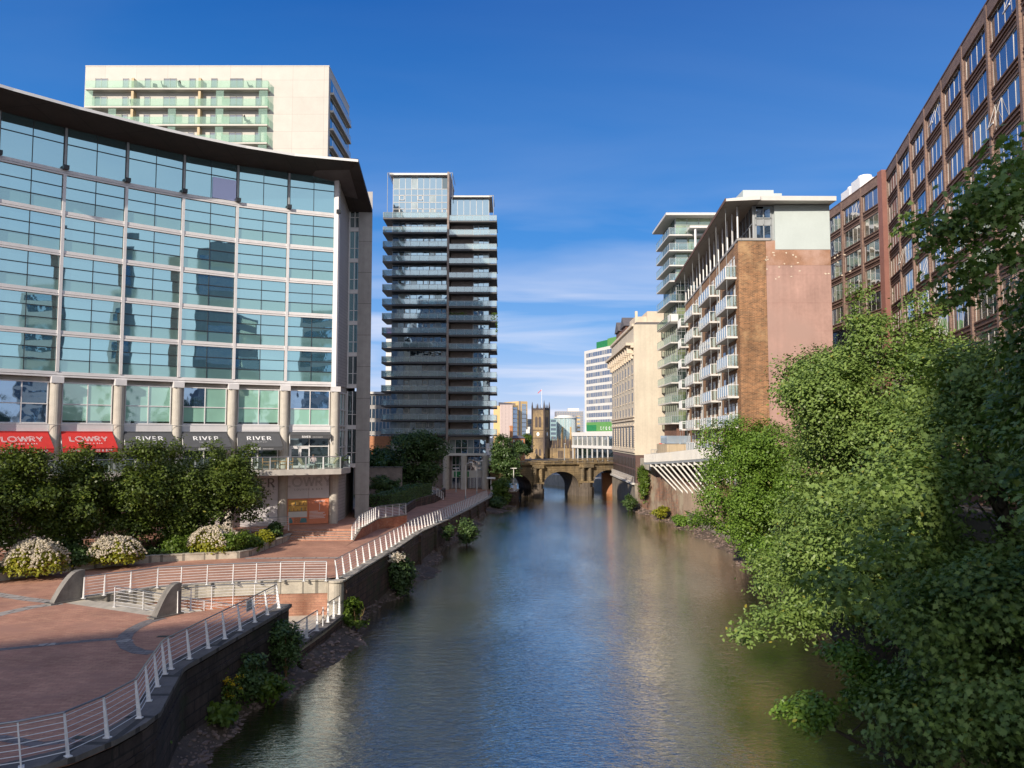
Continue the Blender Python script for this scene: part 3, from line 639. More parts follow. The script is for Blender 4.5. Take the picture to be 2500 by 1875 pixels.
IP = [z3(x, y, 3.3) for x, y in [(465, 712), (580, 695), (727, 676), (877, 653), (1010, 645), (1155, 635), (1300, 628), (1430, 622), (1565, 617), (1698, 615), (1822, 614)]]
railing('white wire railing curving above the retaining wall beside the sunken stairs', IP, posts=IP, wire=.012, lean=(0, .05))
UPP = [(x, y, z+.1) for x, y, z in UP]
railing('long white wire railing on the far river wall running to the lamp posts', UPP[:8], 1.5, lean=(-.16, .02), wire=.014, pr=.85)
railing('short pale railing round the river bastion by the stone bridge', [(-3.6, 138, 1.9), (.4, 139.2, 1.9), (.8, 144, 1.9)], 1.5, wire=.02, pr=1.2)
HP = [z3(x, y, 3.22) for x, y in [(990, 800), (1065, 780), (1180, 768), (1300, 760), (1420, 756), (1545, 752)]]
railing('thin grey railing along the near side of the sunken stairs', HP, posts=HP, wire=.009, pr=.7, lean=(0, 0))
CP = [lerp((-20.2, 39.7, 3.2), (-13.2, 43.0, 1.25), t) for t in (0, .17, .36, .55, .75, 1.)]
railing('stair handrail down the middle of the pale fan-shaped stairs', CP, posts=CP, h=1., nw=6, wire=.013, pr=.8, hand=steel)
railing('white rail on the landing edge, left of the gate chains', [(-10.9, 39.4, 1.36), (-10.7, 41.0, 1.36), (-10.55, 42.4, 1.36)], 1.4, h=1.05, wire=.012)
railing('white rail on the landing edge, between the chains and the corner pillar', [(-10.42, 44.3, 1.36), (-10.3, 45.3, 1.36), (-10.2, 46.2, 1.36)], 1.1, h=1.05, wire=.012)
root = thing('chain_barrier', 'dark chains hung on a white post across the landing gate', 'chain', (-10.48, 43.4, 1.36)); mb = MB(); mb.cyl(-10.48, 43.4, 1.36, 2.4, .035, .03, 8); mb.build('post', white_paint, root)
mb = MB()
for a, b in (((-10.55, 42.4), (-10.48, 43.4)), ((-10.48, 43.4), (-10.42, 44.3))):
    for z in (2.3, 1.9): mb.tube([(a[0]+(b[0]-a[0])*t, a[1]+(b[1]-a[1])*t, z-.9*t*(1-t)) for t in (0, .15, .3, .5, .7, .85, 1)], .016, 5)
mb.build('chain', dark_frame, root)
root = thing('notice_board', 'small grey notice board on the near railing by the stairs', 'sign', (-12.0, 37.0, 3.6)); mb = MB(); F = Frame((-12.3, 36.0), (-12.15, 37.6)); mb.fbox(F, .2, .85, 3.75, 4.25, -.02, .02); mb.build('board', grey_metal, root)
# railing and wall between forecourt and path
RW = [(-13.25, 64.3, 3.2), (-13.0, 66.3, 3.95), (-12.9, 67.6, 3.95), (-12.87, 73.8, 3.95), (-10.6, 77.4, 3.95)]
root = thing('ramp_wall', 'low brick wall with pale coping right of the hotel steps', 'wall', (-12.9, 70, 3))
mb = MB(); wall_run(mb, [(x+.12, y, z) for x, y, z in RW], .3, 2.0, None); mb.build('wall_face', redbrick, root); mb = MB(); coping(mb, [(x+.12, y, z) for x, y, z in RW], .36, .05, .09); mb.build('coping', coping_pale, root)
railing('white railing on the low brick wall right of the hotel steps', [(x, y, z+.08) for x, y, z in RW], 1.0, wire=.015, pr=.75)
HR = [(-18.75, 65.2, 3.95), (-20.5, 64.5, 3.95), (-23, 62.2, 3.95), (-27.2, 58.4, 3.95), (-31, 54.7, 3.95), (-34.2, 51.8, 3.95)]
railing('thin railing between the hotel forecourt and the planted bed', HR, 1.6, wire=.012, pr=.8)
# ------------------------------------------------------------------ planter bed
KB = [(-40, 32.5), (-34, 42.2), (-30.6, 46.7), (-28.4, 49.8), (-26.6, 51.9), (-24.5, 53.5), (-21.5, 54.6), (-19.3, 55.2), (-18.85, 56.2), (-18.8, 59.3), (-18.5, 64.1), (-18.55, 65.6)]
root = thing('planter_kerb', 'long curved pale kerb wall round the planted bed', 'kerb wall', (-24.5, 53.5, 3.2))
mb = MB(); wall_run(mb, KB, .35, 3.1, 3.62); mb.build('kerb_face', coping_pale, root)
mb = MB(); coping(mb, KB, .42, .05, .07, 3.616); mb.build('coping', coping_pale, root)
mb = MB(); mb.prism([(x-.2, y+.1) for x, y in KB]+[(-19.1, 65.85), (-27, 58.5), (-34.5, 51.5), (-52, 36)], 3.0, 3.55); struct(mb, 'planting_soil', soil)
# ------------------------------------------------------------------ mud and stones at the water's edge
def bank(name, pts, wfn, h0, seed, side=1, mtl=mud):
    rng = random.Random(seed); P = along([p[:2] for p in pts], .8); D = offset(P, side); mb = MB(); rows = []
    ph = [rng.uniform(0, 6) for _ in range(4)]
    for i, p in enumerate(P):
        d = (D[i][0]-p[0], D[i][1]-p[1]); w = wfn(p[1])*(1+.35*math.sin(i*.55+ph[0])+.25*math.sin(i*1.3+ph[1])); row = []
        for k in range(6):
            t = k/5; row.append((p[0]+d[0]*(w*t-.1), p[1]+d[1]*(w*t-.1), h0*(1-t)**1.3-.12*t+rng.uniform(-.05, .05)))
        rows.append(row)
    for i in range(len(rows)-1):
        for k in range(5): mb.poly([rows[i][k], rows[i+1][k], rows[i+1][k+1], rows[i][k+1]])
    struct(mb, name, mtl); return rows
def rock(mb, c, s, rng):
    bm = bmesh.new(); bmesh.ops.create_icosphere(bm, subdivisions=1, radius=1); k = len(mb.v)
    sc = (s*rng.uniform(.7, 1.4), s*rng.uniform(.6, 1.2), s*rng.uniform(.35, .6)); a = rng.uniform(0, 6.28)
    for v in bm.verts:
        q = v.co*rng.uniform(.75, 1.15); x, y, z = q.x*sc[0], q.y*sc[1], q.z*sc[2]
        mb.v.append((c[0]+x*math.cos(a)-y*math.sin(a), c[1]+x*math.sin(a)+y*math.cos(a), c[2]+z))
    for f in bm.faces: mb.f.append(tuple(k+v.index for v in f.verts)); mb.m.append(0)
    bm.free()
def rubble(label, rows, n, seed, smin=.05, smax=.2):
    rng = random.Random(seed); mb = MB()
    for _ in range(n):
        i = rng.randrange(len(rows)-1); k = rng.random()**.8*4.6; r = rows[i]; a = r[int(k)]; b = r[int(k)+1]; t = k-int(k); q = rows[i+1][int(k)]
        s = rng.random(); p = [a[j]+(b[j]-a[j])*t+(q[j]-a[j])*s for j in range(3)]
        rock(mb, p, smin+(smax-smin)*rng.random()**2.5, rng)
    tag(mb.build('rubble', rock_m, recalc=False), label, 'rubble', kind='stuff')
nf = offset(NW, .12)
rows = bank('mud_bank', nf[2:], lambda y: 1.05 if y < 34 else 1.5, .75, 4); rubble('broken stones on the mud below the near river wall', rows, 700, 5, .05, .17)
rows = bank('mud_bank', [(-10.6, 39.3), (-10.1, 43), (-9.85, 46.3), (-9.9, 48.4)], lambda y: 1.3, .7, 6); rubble('broken stones on the mud below the landing wall', rows, 300, 7, .05, .2)
uf = offset(UW, .14)
rows = bank('mud_bank', uf[1:9], lambda y: 1.2+.9*math.sin(y*.21)+(1.6 if y > 118 else 0), .6, 8); rubble('broken stones on the mud below the far river wall', rows, 700, 9, .07, .24)
RB = [(17, -60), (18, 0), (18.6, 25), (20, 50), (22.3, 68), (23.5, 80), (23.4, 92), (22.5, 108), (20.3, 124.5)]
rows = bank('river_shingle', RB[4:][::-1], lambda y: 1.9, .55, 10, 1, mud); rubble('pale broken stones on the shore below the cantilevered deck', rows, 900, 11, .07, .26)
# sloping earth bank under the trees on the right
mb = MB(); Pn = along(RB[:6], 3.)
for i in range(len(Pn)-1):
    a, b = Pn[i], Pn[i+1]
    mb.poly([(a[0]-1.5, a[1], -.3), (b[0]-1.5, b[1], -.3), (b[0]+3.5, b[1], 2.8), (a[0]+3.5, a[1], 2.8)]); mb.poly([(a[0]+3.5, a[1], 2.8), (b[0]+3.5, b[1], 2.8), (b[0]+12, b[1], 6.9), (a[0]+12, a[1], 6.9)])
struct(mb, 'earth_bank', soil)
# ------------------------------------------------------------------ the hotel with the curved glass front
HC_ = [(-16.2, 70.4), (-20.35, 68.8), (-24.3, 66.8), (-28.0, 64.3), (-31.45, 61.5), (-34.76, 58.5), (-37.85, 55.3), (-40.7, 51.9), (-43.4, 48.3)]
hotel = thing('hotel_building', 'curved blue glass hotel with dark overhanging eaves, awnings and a terrace', 'hotel', (-24, 72, 3.95))
LV = [16.65, 19.8, 22.9, 26.0, 29.1, 32.35]; ZT = 35.8
rng = random.Random(3)
arc = [(x, y) for x, y in HC_]
FR = [Frame(arc[i+1], arc[i], 1) for i in range(len(arc)-1)]     # bay frames, left to right, outwards to the river
def bay_out(i, o):                                               # shared normals at the columns keep the bands continuous
    ns = [FR[k].n for k in (i-1, i) if 0 <= k < len(FR)]; nx = sum(n[0] for n in ns); ny = sum(n[1] for n in ns); l = math.hypot(nx, ny)
    return (arc[i][0]+nx/l*o, arc[i][1]+ny/l*o)
# body behind the glass
mb = MB(); back = [bay_out(i, -.35) for i in range(len(arc))]
mb.prism(back[::-1]+[(-16.15, 74.8), (-17.2, 84), (-52, 84), (-56, 60)], 3.95, 33.9); mb.build('wall', concrete, hotel)
mb = MB(); mb.prism([(-15.15, 74.75), (-13.8, 74.75), (-15.6, 84), (-17, 84)], 2.5, 36.0); mb.build('concrete_tower', concrete_grey, hotel)
mb = MB(); F = Frame((-16.2, 70.4), (-16.12, 74.8), 1); mb.fbox(F, .35, 4.4, 16.5, 35.9, -.3, .02); mb.fbox(F, .35, 4.4, 3.9, 9.2, -.3, .02); mb.build('side_cladding', mat('side_cladding', (.46, .43, .42), .6, var=.08, panel=(8, .3, (.3, .28, .28))), hotel)
mb = MB(); mb.fbox(F, -.28, .35, 15.9, 35.85, -.3, .1); mb.build('corner_pier', facade_white, hotel)
# glazed slot between the end wall and the concrete tower
fr = MB(); gl = MB(); F2 = Frame((-16.1, 74.8), (-15.15, 74.8), 1)
for k, z0 in enumerate([32.4, 29.3, 26.2, 23.1, 20, 16.9, 12.9, 9.2]):
    z1 = z0+2.75 if k < 6 else z0+3.3
    w = MB(); w.fquad(F2, .12, .92, z0, z1, -.1, 0); wo = w.build('slot_window', hotel_glass if 0 < k < 5 else dark_glass, hotel)
    f = MB(); f.fbox(F2, .52, .6, z0, z1, -.1, -.03); f.fbox(F2, .0, .12, z0-.4, z1, -.2, .0); f.fbox(F2, .12, .95, z0-.06, z0, -.15, .04); f.fbox(F2, .12, .95, z0+1.0, z0+1.06, -.1, -.04); f.fbox(F2, .0, .95, z0-.4, z0-.06, -.2, .02); f.build('frame', facade_white, wo)
w = MB()
for z0 in (9.4, 12.9): w.fquad(F, .6, 4.2, z0, z0+2.9, -.05)
wo = w.build('side_window', dark_glass, hotel); f = MB()
for a in (.6, 1.8, 3., 4.2): f.fbox(F, a-.05, a+.05, 9.2, 15.9, -.1, .04)
for z in (9.3, 10.8, 12.4, 12.8, 14.3, 15.9): f.fbox(F, .5, 4.3, z-.06, z+.06, -.1, .05)
f.build('frame', facade_white, wo)
# windows of the curved front
NB = len(FR)
for i, F in enumerate(FR):
    Lb = F.len
    for k, z0 in enumerate(LV):
        top = k == 5; z1 = ZT if top else LV[k+1]-.3; zb = z0+.12
        w = MB(); rows = [zb, zb+(z1-zb)*.62, z1] if top else [zb, zb+(z1-zb)/3, zb+(z1-zb)*2/3, z1]
        for r in range(len(rows)-1):
            for c in range(2):
                a0 = .12+(Lb-.24)*c/2; a1 = a0+(Lb-.24)/2; t = rng.uniform(-.006, .006); s = rng.uniform(-.002, .002)
                w.poly([F(a0, rows[r], .0-s), F(a1, rows[r], s), F(a1, rows[r+1], t+s), F(a0, rows[r+1], t-s)], 1 if (r == 0 and not top) else 0)
        wo = w.build('window', [hotel_glass, hotel_spandrel], hotel, recalc=False)
        f = MB(); f.fbox(F, Lb/2-.025, Lb/2+.025, zb, z1, -.06, .05)
        for z in rows[1:-1]: f.fbox(F, .1, Lb-.1, z-.03, z+.03, -.06, .055)
        f.fbox(F, .1, .14, zb, z1, -.06, .05); f.fbox(F, Lb-.14, Lb-.1, zb, z1, -.06, .05); f.build('frame', dark_frame, wo)
        if i == 2 and top:      # the open vent with a curtain behind it
            v = MB(); a0 = Lb/2+.1; v.fbox(F, a0, Lb-.15, zb+.05, zb+1.9, .06, .1); v.build('open_pane', glass('pale_pane_glass', (.6, .6, .8), (.25, .28, .42), .3), wo)
for k, z0 in enumerate(LV):
    m = MB(); h0, h1 = (z0-.3, z0+.12)
    for i in range(len(arc)-1):
        for za, zb, o in ((h0, h0+.13, .16), (h0+.17, h1, .13)):
            a, b = bay_out(i, o), bay_out(i+1, o); c, d = bay_out(i+1, -.2), bay_out(i, -.2)
            m.hexa([(p[0], p[1], za) for p in (a, b, c, d)]+[(p[0], p[1], zb) for p in (a, b, c, d)])
    m.build('floor_band', facade_white, hotel)
for i in range(len(arc)):
    m = MB(); F = FR[min(i, NB-1)]; a0 = F.len if i < NB else 0; 
    m.fbox(F, a0-.11, a0+.11, LV[0]+.12, LV[5]-.32, -.2, .2); m.build('mullion', facade_white, hotel)
    m = MB(); m.fbox(F, a0-.08, a0+.08, LV[5]+.12, ZT, -.2, .12); t = m.build('top_mullion', grey_metal, hotel)
    m = MB(); m.fbox(F, a0-.2, a0+.2, LV[5]+.1, LV[5]+.42, .12, .5); m.build('lamp_box', dark_frame, hotel)
# columns with their square heads
for i in range(len(arc)):
    x, y = bay_out(i, -.02); m = MB(); m.cyl(x, y, 3.95, 15.9, .4, .4, 20); c = m.build('column', col_m, hotel, smooth=False)
    F = FR[min(i, NB-1)]; a0 = F.len if i < NB else 0; m = MB(); m.fbox(F, a0-.42, a0+.42, 15.88, 16.36, -.45, .42); m.build('column_head', facade_white, c)
# second storey: set-back windows with blinds, sill band, awnings, doors, ground-floor boards
blue_dark = glass('blue_dark_glass', (.5, .7, .95), (.03, .06, .1), .45, .02, .02)
for i, F in enumerate(FR):
    Lb = F.len; o = -.22
    w = MB(); m0 = 3 if i in (5,) else 0
    for r, (z0, z1) in enumerate(((12.85, 14.3), (14.3, 15.95))):
        for c in range(2):
            a0 = .5+(Lb-1)*c/2; mi = 0
            if i == 5: mi = 2
            if i == 0 and r == 1: mi = 2
            if i == 2 and r == 1 and c == 0: mi = 2
            w.fquad(F, a0, a0+(Lb-1)/2, z0, z1, o, mi, rng.uniform(-.01, .01))
    wo = w.build('upper_window', [blind_glass, dark_glass, blue_dark], hotel, recalc=False)
    f = MB()
    for a in (.5, Lb/2, Lb-.5): f.fbox(F, a-.035, a+.035, 12.8, 16.0, o-.05, o+.07)
    for z in (12.85, 14.3, 15.95): f.fbox(F, .5, Lb-.5, z-.04, z+.04, o-.05, o+.06)
    f.build('frame', facade_white, wo)
    if i in (1, 2, 3, 4):       # gap below the blinds
        g = MB(); g.fbox(F, .55, Lb-.55, 12.9, 13.05, o+.0, o+.02); g.build('blind_gap', dark_glass, wo)
    m = MB(); m.fbox(F, .38, Lb-.38, 12.22, 12.8, -.35, -.1); m.fbox(F, .38, Lb-.38, 12.14, 12.2, -.35, -.02); m.build('sill_band', facade_white, hotel)
    m = MB(); m.tube([F(.1, 12.72, .42), F(Lb-.1, 12.72, .42)], .02, 5)
    for a in (.36, Lb-.36): m.fbox(F, a-.05, a+.05, 12.05, 12.75, -.1, .12)
    m.build('awning_rail', grey_metal, hotel)
    w = MB()
    for c in range(2):
        a0 = .5+(Lb-1)*c/2; w.fquad(F, a0, a0+(Lb-1)/2, 9.0, 10.9, o); w.fquad(F, a0, a0+(Lb-1)/2, 10.95, 12.2, o)
    wo = w.build('restaurant_window', dark_glass, hotel, recalc=False)
    f = MB()
    for a in (.5, Lb/2, Lb-.5): f.fbox(F, a-.04, a+.04, 9.0, 12.2, o-.05, o+.07)
    f.fbox(F, .5, Lb-.5, 10.88, 10.96, o-.05, o+.06); f.build('frame', facade_white, wo)
    if i in (0, 1, 3, 5):
        d = MB(); a0 = .55
        for q in range(2):
            b0 = a0+q*.87; d.fbox(F, b0, b0+.12, 9.0, 10.85, o+.02, o+.1); d.fbox(F, b0+.75, b0+.85, 9.0, 10.85, o+.02, o+.1); d.fbox(F, b0, b0+.85, 10.7, 10.86, o+.02, o+.1); d.fbox(F, b0, b0+.85, 9.0, 9.2, o+.02, o+.1)
        dd = d.build('terrace_door', facade_white, hotel); h = MB(); h.fbox(F, a0+.78, a0+.82, 9.7, 10.4, o+.1, o+.16); h.fbox(F, a0+.92, a0+.96, 9.7, 10.4, o+.1, o+.16); h.build('handle', steel, dd)
    # awning
    red = i >= 4
    if i == 0: zt, zo, zb_, zbo, vh = 12.12, .1, 11.98, .6, .3
    else: zt, zo, zb_, zbo, vh = 12.12, .12, 10.95, 1.35, .28
    A0, A1 = .45, Lb-.45
    def onaw(x, y, F=F, Lb=Lb, zt=zt, zo=zo, zb_=zb_, zbo=zbo):
        s = math.hypot(zt-zb_, zbo-zo); t = y/s; return F(Lb/2+x, zb_+(zt-zb_)*t+.012, zbo+(zo-zbo)*t+.02)
    m = MB(); ext = .0 if i == 0 else .12
    m.poly([F(A0-ext, zb_, zbo), F(A1+ext, zb_, zbo), F(A1, zt, zo), F(A0, zt, zo)]); m.poly([F(A0-ext, zb_-.03, zbo-.02), F(A1+ext, zb_-.03, zbo-.02), F(A1, zt-.03, zo-.02), F(A0, zt-.03, zo-.02)])
    m.fbox(F, A0, A1, zt-.06, zt+.1, -.05, zo+.04)
    aw = m.build('awning', awn_red if red else awn_grey, hotel, recalc=False)
    m = MB(); m.fbox(F, A0-ext, A1+ext, zb_-.06, zb_+.0, zbo-.04, zbo+.03); m.fbox(F, A0-ext, A1+ext, zb_-.06-vh, zb_-.06, zbo-.01, zbo+.01); m.build('valance', awn_red if red else awn_grey, aw)
    m = MB()
    for a in (A0, A1): m.tube([F(a, 12.0, .0), F(a, zb_-.5 if i else 11.2, zbo*.55 if i else .55), F(a, zb_-.02, zbo-.04)], .03, 5)
    m.build('awning_arm', white_paint, aw)
    t = MB()
    if red:
        word(t, 'LOWRY', .5, .2, .026, lambda x, y: onaw(x, .72+y), double=.038)
        text_mb(t, 'LOUNGE & BAR', .17, lambda x, y: onaw(x, .42+y), spacing=1.6)
        text_mb(t, 'LOWRY LOUNGE & BAR', .25, lambda x, y, F=F, Lb=Lb: F(Lb/2+x, zb_-.06-vh+.06+y, zbo+.02), spacing=1.15)
    else:
        if i: word(t, 'RIVER', .42, .42, .06, lambda x, y: onaw(x, .8+y), serif=True); text_mb(t, 'RESTAURANT', .13, lambda x, y: onaw(x, .5+y), spacing=1.7)
        word(t, 'RIVER', .17, .3, .03, lambda x, y, F=F, Lb=Lb: F(Lb/2-.35+x, zb_-.06-vh+.07+y, zbo+.02), serif=True); text_mb(t, 'RESTAURANT', .12, lambda x, y, F=F, Lb=Lb: F(Lb/2+.65+x, zb_-.06-vh+.09+y, zbo+.02), spacing=1.25)
    t.build('lettering', letter_w, aw, recalc=False)
    # ground floor
    m = MB(); zj = 6.25
    m.fbox(F, .42, Lb/2-.01, zj+.01, 8.5, -.3, -.12); m.fbox(F, Lb/2+.01, Lb-.42, zj+.01, 8.5, -.3, -.12)
    if i: m.fbox(F, .42, Lb/2-.01, 3.97, zj-.01, -.3, -.12); m.fbox(F, Lb/2+.01, Lb-.42, 3.97, zj-.01, -.3, -.12)
    bd = m.build('board', poster_white, hotel)
    t = MB()
    if i % 2 == 0:
        word(t, 'LOWRY', .78, .17, .03, lambda x, y, F=F, Lb=Lb: F(Lb/2+x, 7.35+y, -.1), double=.045); text_mb(t, 'LOUNGE & BAR', .24, lambda x, y, F=F, Lb=Lb: F(Lb/2+x, 6.98+y, -.1), spacing=1.6)
    else:
        word(t, 'RIVER', .72, .28, .09, lambda x, y, F=F, Lb=Lb: F(Lb/2+x, 7.35+y, -.1), serif=True); text_mb(t, 'RESTAURANT', .2, lambda x, y, F=F, Lb=Lb: F(Lb/2+x, 6.98+y, -.1), spacing=1.6)
    if i:
        for q in range(5): t.fquad(F, .7, .7+rng.uniform(1.4, 2.2), 5.35-.2*q, 5.39-.2*q, -.1)
    t.build('lettering', letter_g, bd, recalc=False)
    if i == 0:
        m = MB(); m.fbox(F, .42, Lb/2-.01, 3.97, zj-.01, -.3, -.12); pb = m.build('picture_board', poster_orange, hotel)
        m = MB(); m.fquad(F, .5, Lb/2-.1, 5.1, zj-.12, -.112, 0); m.fquad(F, .5, Lb/2-.1, 4.6, 5.1, -.112, 1); m.fquad(F, .5, Lb/2-.1, 4.05, 4.6, -.112, 2)
        for z in (5.12, 5.62): m.fquad(F, .52, Lb/2-.12, z, z+.05, -.106, 3)
        for q in range(9): a = .62+q*.16+rng.uniform(-.04, .04); m.fquad(F, a, a+.06, 5.67 if q % 2 else 5.17, (5.67 if q % 2 else 5.17)+rng.uniform(.12, .3), -.106, 3 if q % 3 else 4)
        for q in range(6): m.fquad(F, 1.02+q*.09, 1.06+q*.09, 4.1, 4.58, -.106, 3)
        m.poly([F(a, z, -.1) for a, z in ((.52, 4.1), (.9, 4.1), (.86, 4.35), (.74, 4.55), (.58, 4.55))], 4); m.poly([F(a, z, -.1) for a, z in ((1.5, 4.1), (2.1, 4.1), (2.1, 4.45), (1.95, 4.52), (1.6, 4.5))], 4)
        m.build('picture', [poster_pic, white_panel, poster_orange, wh_brick, teal], pb, recalc=False)
        m = MB(); m.fbox(F, Lb/2+.01, Lb-.42, 3.97, zj-.01, -.3, -.12); pb = m.build('orange_board', poster_orange, hotel); t = MB()
        word(t, 'LOWRY', .16, .2, .012, lambda x, y, F=F, Lb=Lb: F(Lb*.73+x, 5.88+y, -.1), double=.014); t.fquad(F, Lb*.72, Lb*.72+.03, 5.15, 5.75, -.1)
        for q, l in enumerate((.75, 1.35, 1.2, 1.45, 1.3, 1.4)): t.fquad(F, Lb/2+.1, Lb/2+.1+l, 5.06-.12*q, 5.1-.12*q, -.1)
        t.build('lettering', letter_w, pb, recalc=False)
# terrace slab and its glass balustrade
fo = [bay_out(i, 3.0) for i in range(len(arc))]; fo[0] = (-15.0, 67.9)
mb = MB(); mb.prism(fo[::-1]+[(-14.75, 70.6), (-16.0, 74.7)]+[bay_out(i, -.3) for i in range(1, len(arc))], 8.5, 8.98, 0); tr = mb.build('terrace_slab', concrete, hotel)
fo2 = [(-14.85, 70.6), (-15.12, 68.0)]+[bay_out(i, 2.88) for i in range(1, len(arc))]
pts = along([(x, y) for x, y in fo2[1:]], 1.5); pts = [fo2[0]]+pts
for i in range(len(pts)-1):
    a, b = pts[i], pts[i+1]; F = Frame(a, b, -1); m = MB(); m.fbox(F, .05, F.len-.05, 9.08, 9.98, -.012, .012); m.build('glass_panel', clear, hotel)
    m = MB(); m.fbox(F, -.05, .05, 8.98, 10.02, -.05, .05); m.build('balustrade_post', white_paint if i % 2 == 0 else grey_metal, hotel)
m = MB(); m.tube([(x, y, 10.05) for x, y in pts], .04, 6); m.build('terrace_handrail', steel, hotel)
# eaves: a wing-shaped roof rising outwards, white edge strip on top
ins = [bay_out(i, -.25) for i in range(len(arc))]; out = [bay_out(i, 3.3) for i in range(len(arc))]
out[0] = (-13.75, 67.25); e_in = (-16.05, 74.73, 33.95); e_out = (-13.8, 74.73, 33.9)
mb = MB(); zi, zo = 35.78, 36.3
for i in range(len(arc)-1): mb.poly([(*ins[i], zi), (*out[i], zo), (*out[i+1], zo), (*ins[i+1], zi)])
mb.poly([(*ins[0], zi), e_in, e_out, (*out[0], zo)]); mb.poly([(*out[0], zo), e_out, (e_out[0], e_out[1], e_out[2]+.3), (*out[0], zo+.3)])
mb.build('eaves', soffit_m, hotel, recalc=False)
mb = MB()
for i in range(len(arc)-1):
    p, q = out[i], out[i+1]; r, t = bay_out(i, 2.6) if i else (-14.0, 68.0), bay_out(i+1, 2.6)
    mb.hexa([(*p, zo), (*q, zo), (*t, zo), (*r, zo), (*p, zo+.22), (*q, zo+.22), (*t, zo+.3), (*r, zo+.3)])
mb.build('roof_edge', fascia_m, hotel)
mb = MB(); mb.poly([(*out[0], zo+.28)]+[(*p, zo+.28) for p in [bay_out(i, 2.5) for i in range(1, len(arc))]]+[(-56, 60, zo+.28), (-52, 84, zo-.5), (-20, 84, 34.3), (e_out[0], e_out[1], e_out[2]+.3)]); mb.build('roof_sheet', roof_slate, hotel)
mb = MB(); mb.prism([(-38, 62), (-22, 72), (-22, 80), (-44, 80)], zo+.42, zo+1.0); mb.build('roof_plant', grey_metal, hotel)
# ------------------------------------------------------------------ on the terrace
def armchair(label, x, y, rz, z=8.98):
    root = thing('wooden_armchair', label, 'chair', (x, y, z), 'wooden armchairs on the hotel terrace')
    ca, sa = math.cos(rz), math.sin(rz); P = lambda a, b, c: (x+a*ca-b*sa, y+a*sa+b*ca, z+c)
    def bx(mb, a0, a1, b0, b1, c0, c1): mb.hexa([P(a0, b0, c0), P(a1, b0, c0), P(a1, b1, c0), P(a0, b1, c0), P(a0, b0, c1), P(a1, b0, c1), P(a1, b1, c1), P(a0, b1, c1)])
    for s in (-1, 1):
        for t in (-1, 1): m = MB(); bx(m, s*.29-.03, s*.29+.03, t*.27-.03, t*.27+.03, 0, .66 if t < 0 else .98); m.build('leg', wood, root)
        m = MB(); bx(m, s*.3-.035, s*.3+.035, -.32, .3, .64, .69); m.build('armrest', wood, root)
    m = MB(); bx(m, -.28, .28, -.3, .28, .36, .43); m.build('seat', wood, root); m = MB(); bx(m, -.27, .27, .24, .29, .5, .97); m.build('backrest', cushion, root)
    return root
def table(label, x, y, r=.42, top=wood, z=8.98, h=.74, name='terrace_table'):
    root = thing(name, label, 'table', (x, y, z)); m = MB(); m.cyl(x, y, z+h-.04, z+h, r, r, 16); m.build('table_top', top, root)
    m = MB(); m.cyl(x, y, z, z+h-.04, .04, .04, 8); m.cyl(x, y, z, z+.03, .25, .25, 12); m.build('pedestal', top, root)
    return root
def on_terrace(i, a, o): p = FR[i](a, 0, o); return p[0], p[1]
x, y = on_terrace(1, .9, 1.9); armchair('wooden armchair on the terrace, leftmost one clear of the trees', x, y, 1.9)
x, y = on_terrace(1, 2.6, 1.9); armchair('wooden armchair on the terrace below the rightmost open grey awning', x, y, 1.9)
x, y = on_terrace(1, 3.4, 1.8); table('small round wooden table between two terrace armchairs', x, y)
x, y = on_terrace(1, 4.05, 1.9); armchair('wooden armchair on the terrace, right of the small round table', x, y, -1.2)
x, y = on_terrace(0, .35, 1.9); armchair('wooden armchair on the terrace in front of the white doors', x, y, -1.3)
def lounge(label, x, y, rz, z=8.98):
    root = thing('lounge_chair', label, 'lounge chair', (x, y, z)); ca, sa = math.cos(rz), math.sin(rz); P = lambda a, b, c: (x+a*ca-b*sa, y+a*sa+b*ca, z+c)
    m = MB(); m.hexa([P(*q) for q in ((-.55, -.35, .3), (.4, -.35, .3), (.4, .35, .3), (-.55, .35, .3), (-.55, -.35, .42), (.4, -.35, .42), (.4, .35, .42), (-.55, .35, .42))]); m.build('seat', white_cloth, root)
    m = MB(); m.hexa([P(*q) for q in ((.32, -.36, .36), (.44, -.36, .36), (.44, .36, .36), (.32, .36, .36), (.7, -.36, .95), (.8, -.36, .95), (.8, .36, .95), (.7, .36, .95))]); m.build('backrest', cushion, root)
    for s in (-1, 1):
        for t in (-.45, .35): m = MB(); m.tube([P(t, s*.3, 0), P(t, s*.3, .3)], .025, 5); m.build('leg', white_paint, root)
x, y = on_terrace(0, 1.85, 1.75); lounge('pale lounge chair with grey back beside the seated person', x, y, FR[0].u[1]+3.4)
x, y = on_terrace(0, 3.75, 1.8); lounge('pale lounge chair at the right end of the terrace by the potted palm', x, y, .4)
x, y = on_terrace(0, 3.0, 1.9); table('low white table between the lounge chairs on the terrace', x, y, .45, white_cloth, 8.98, .5, 'low_table')
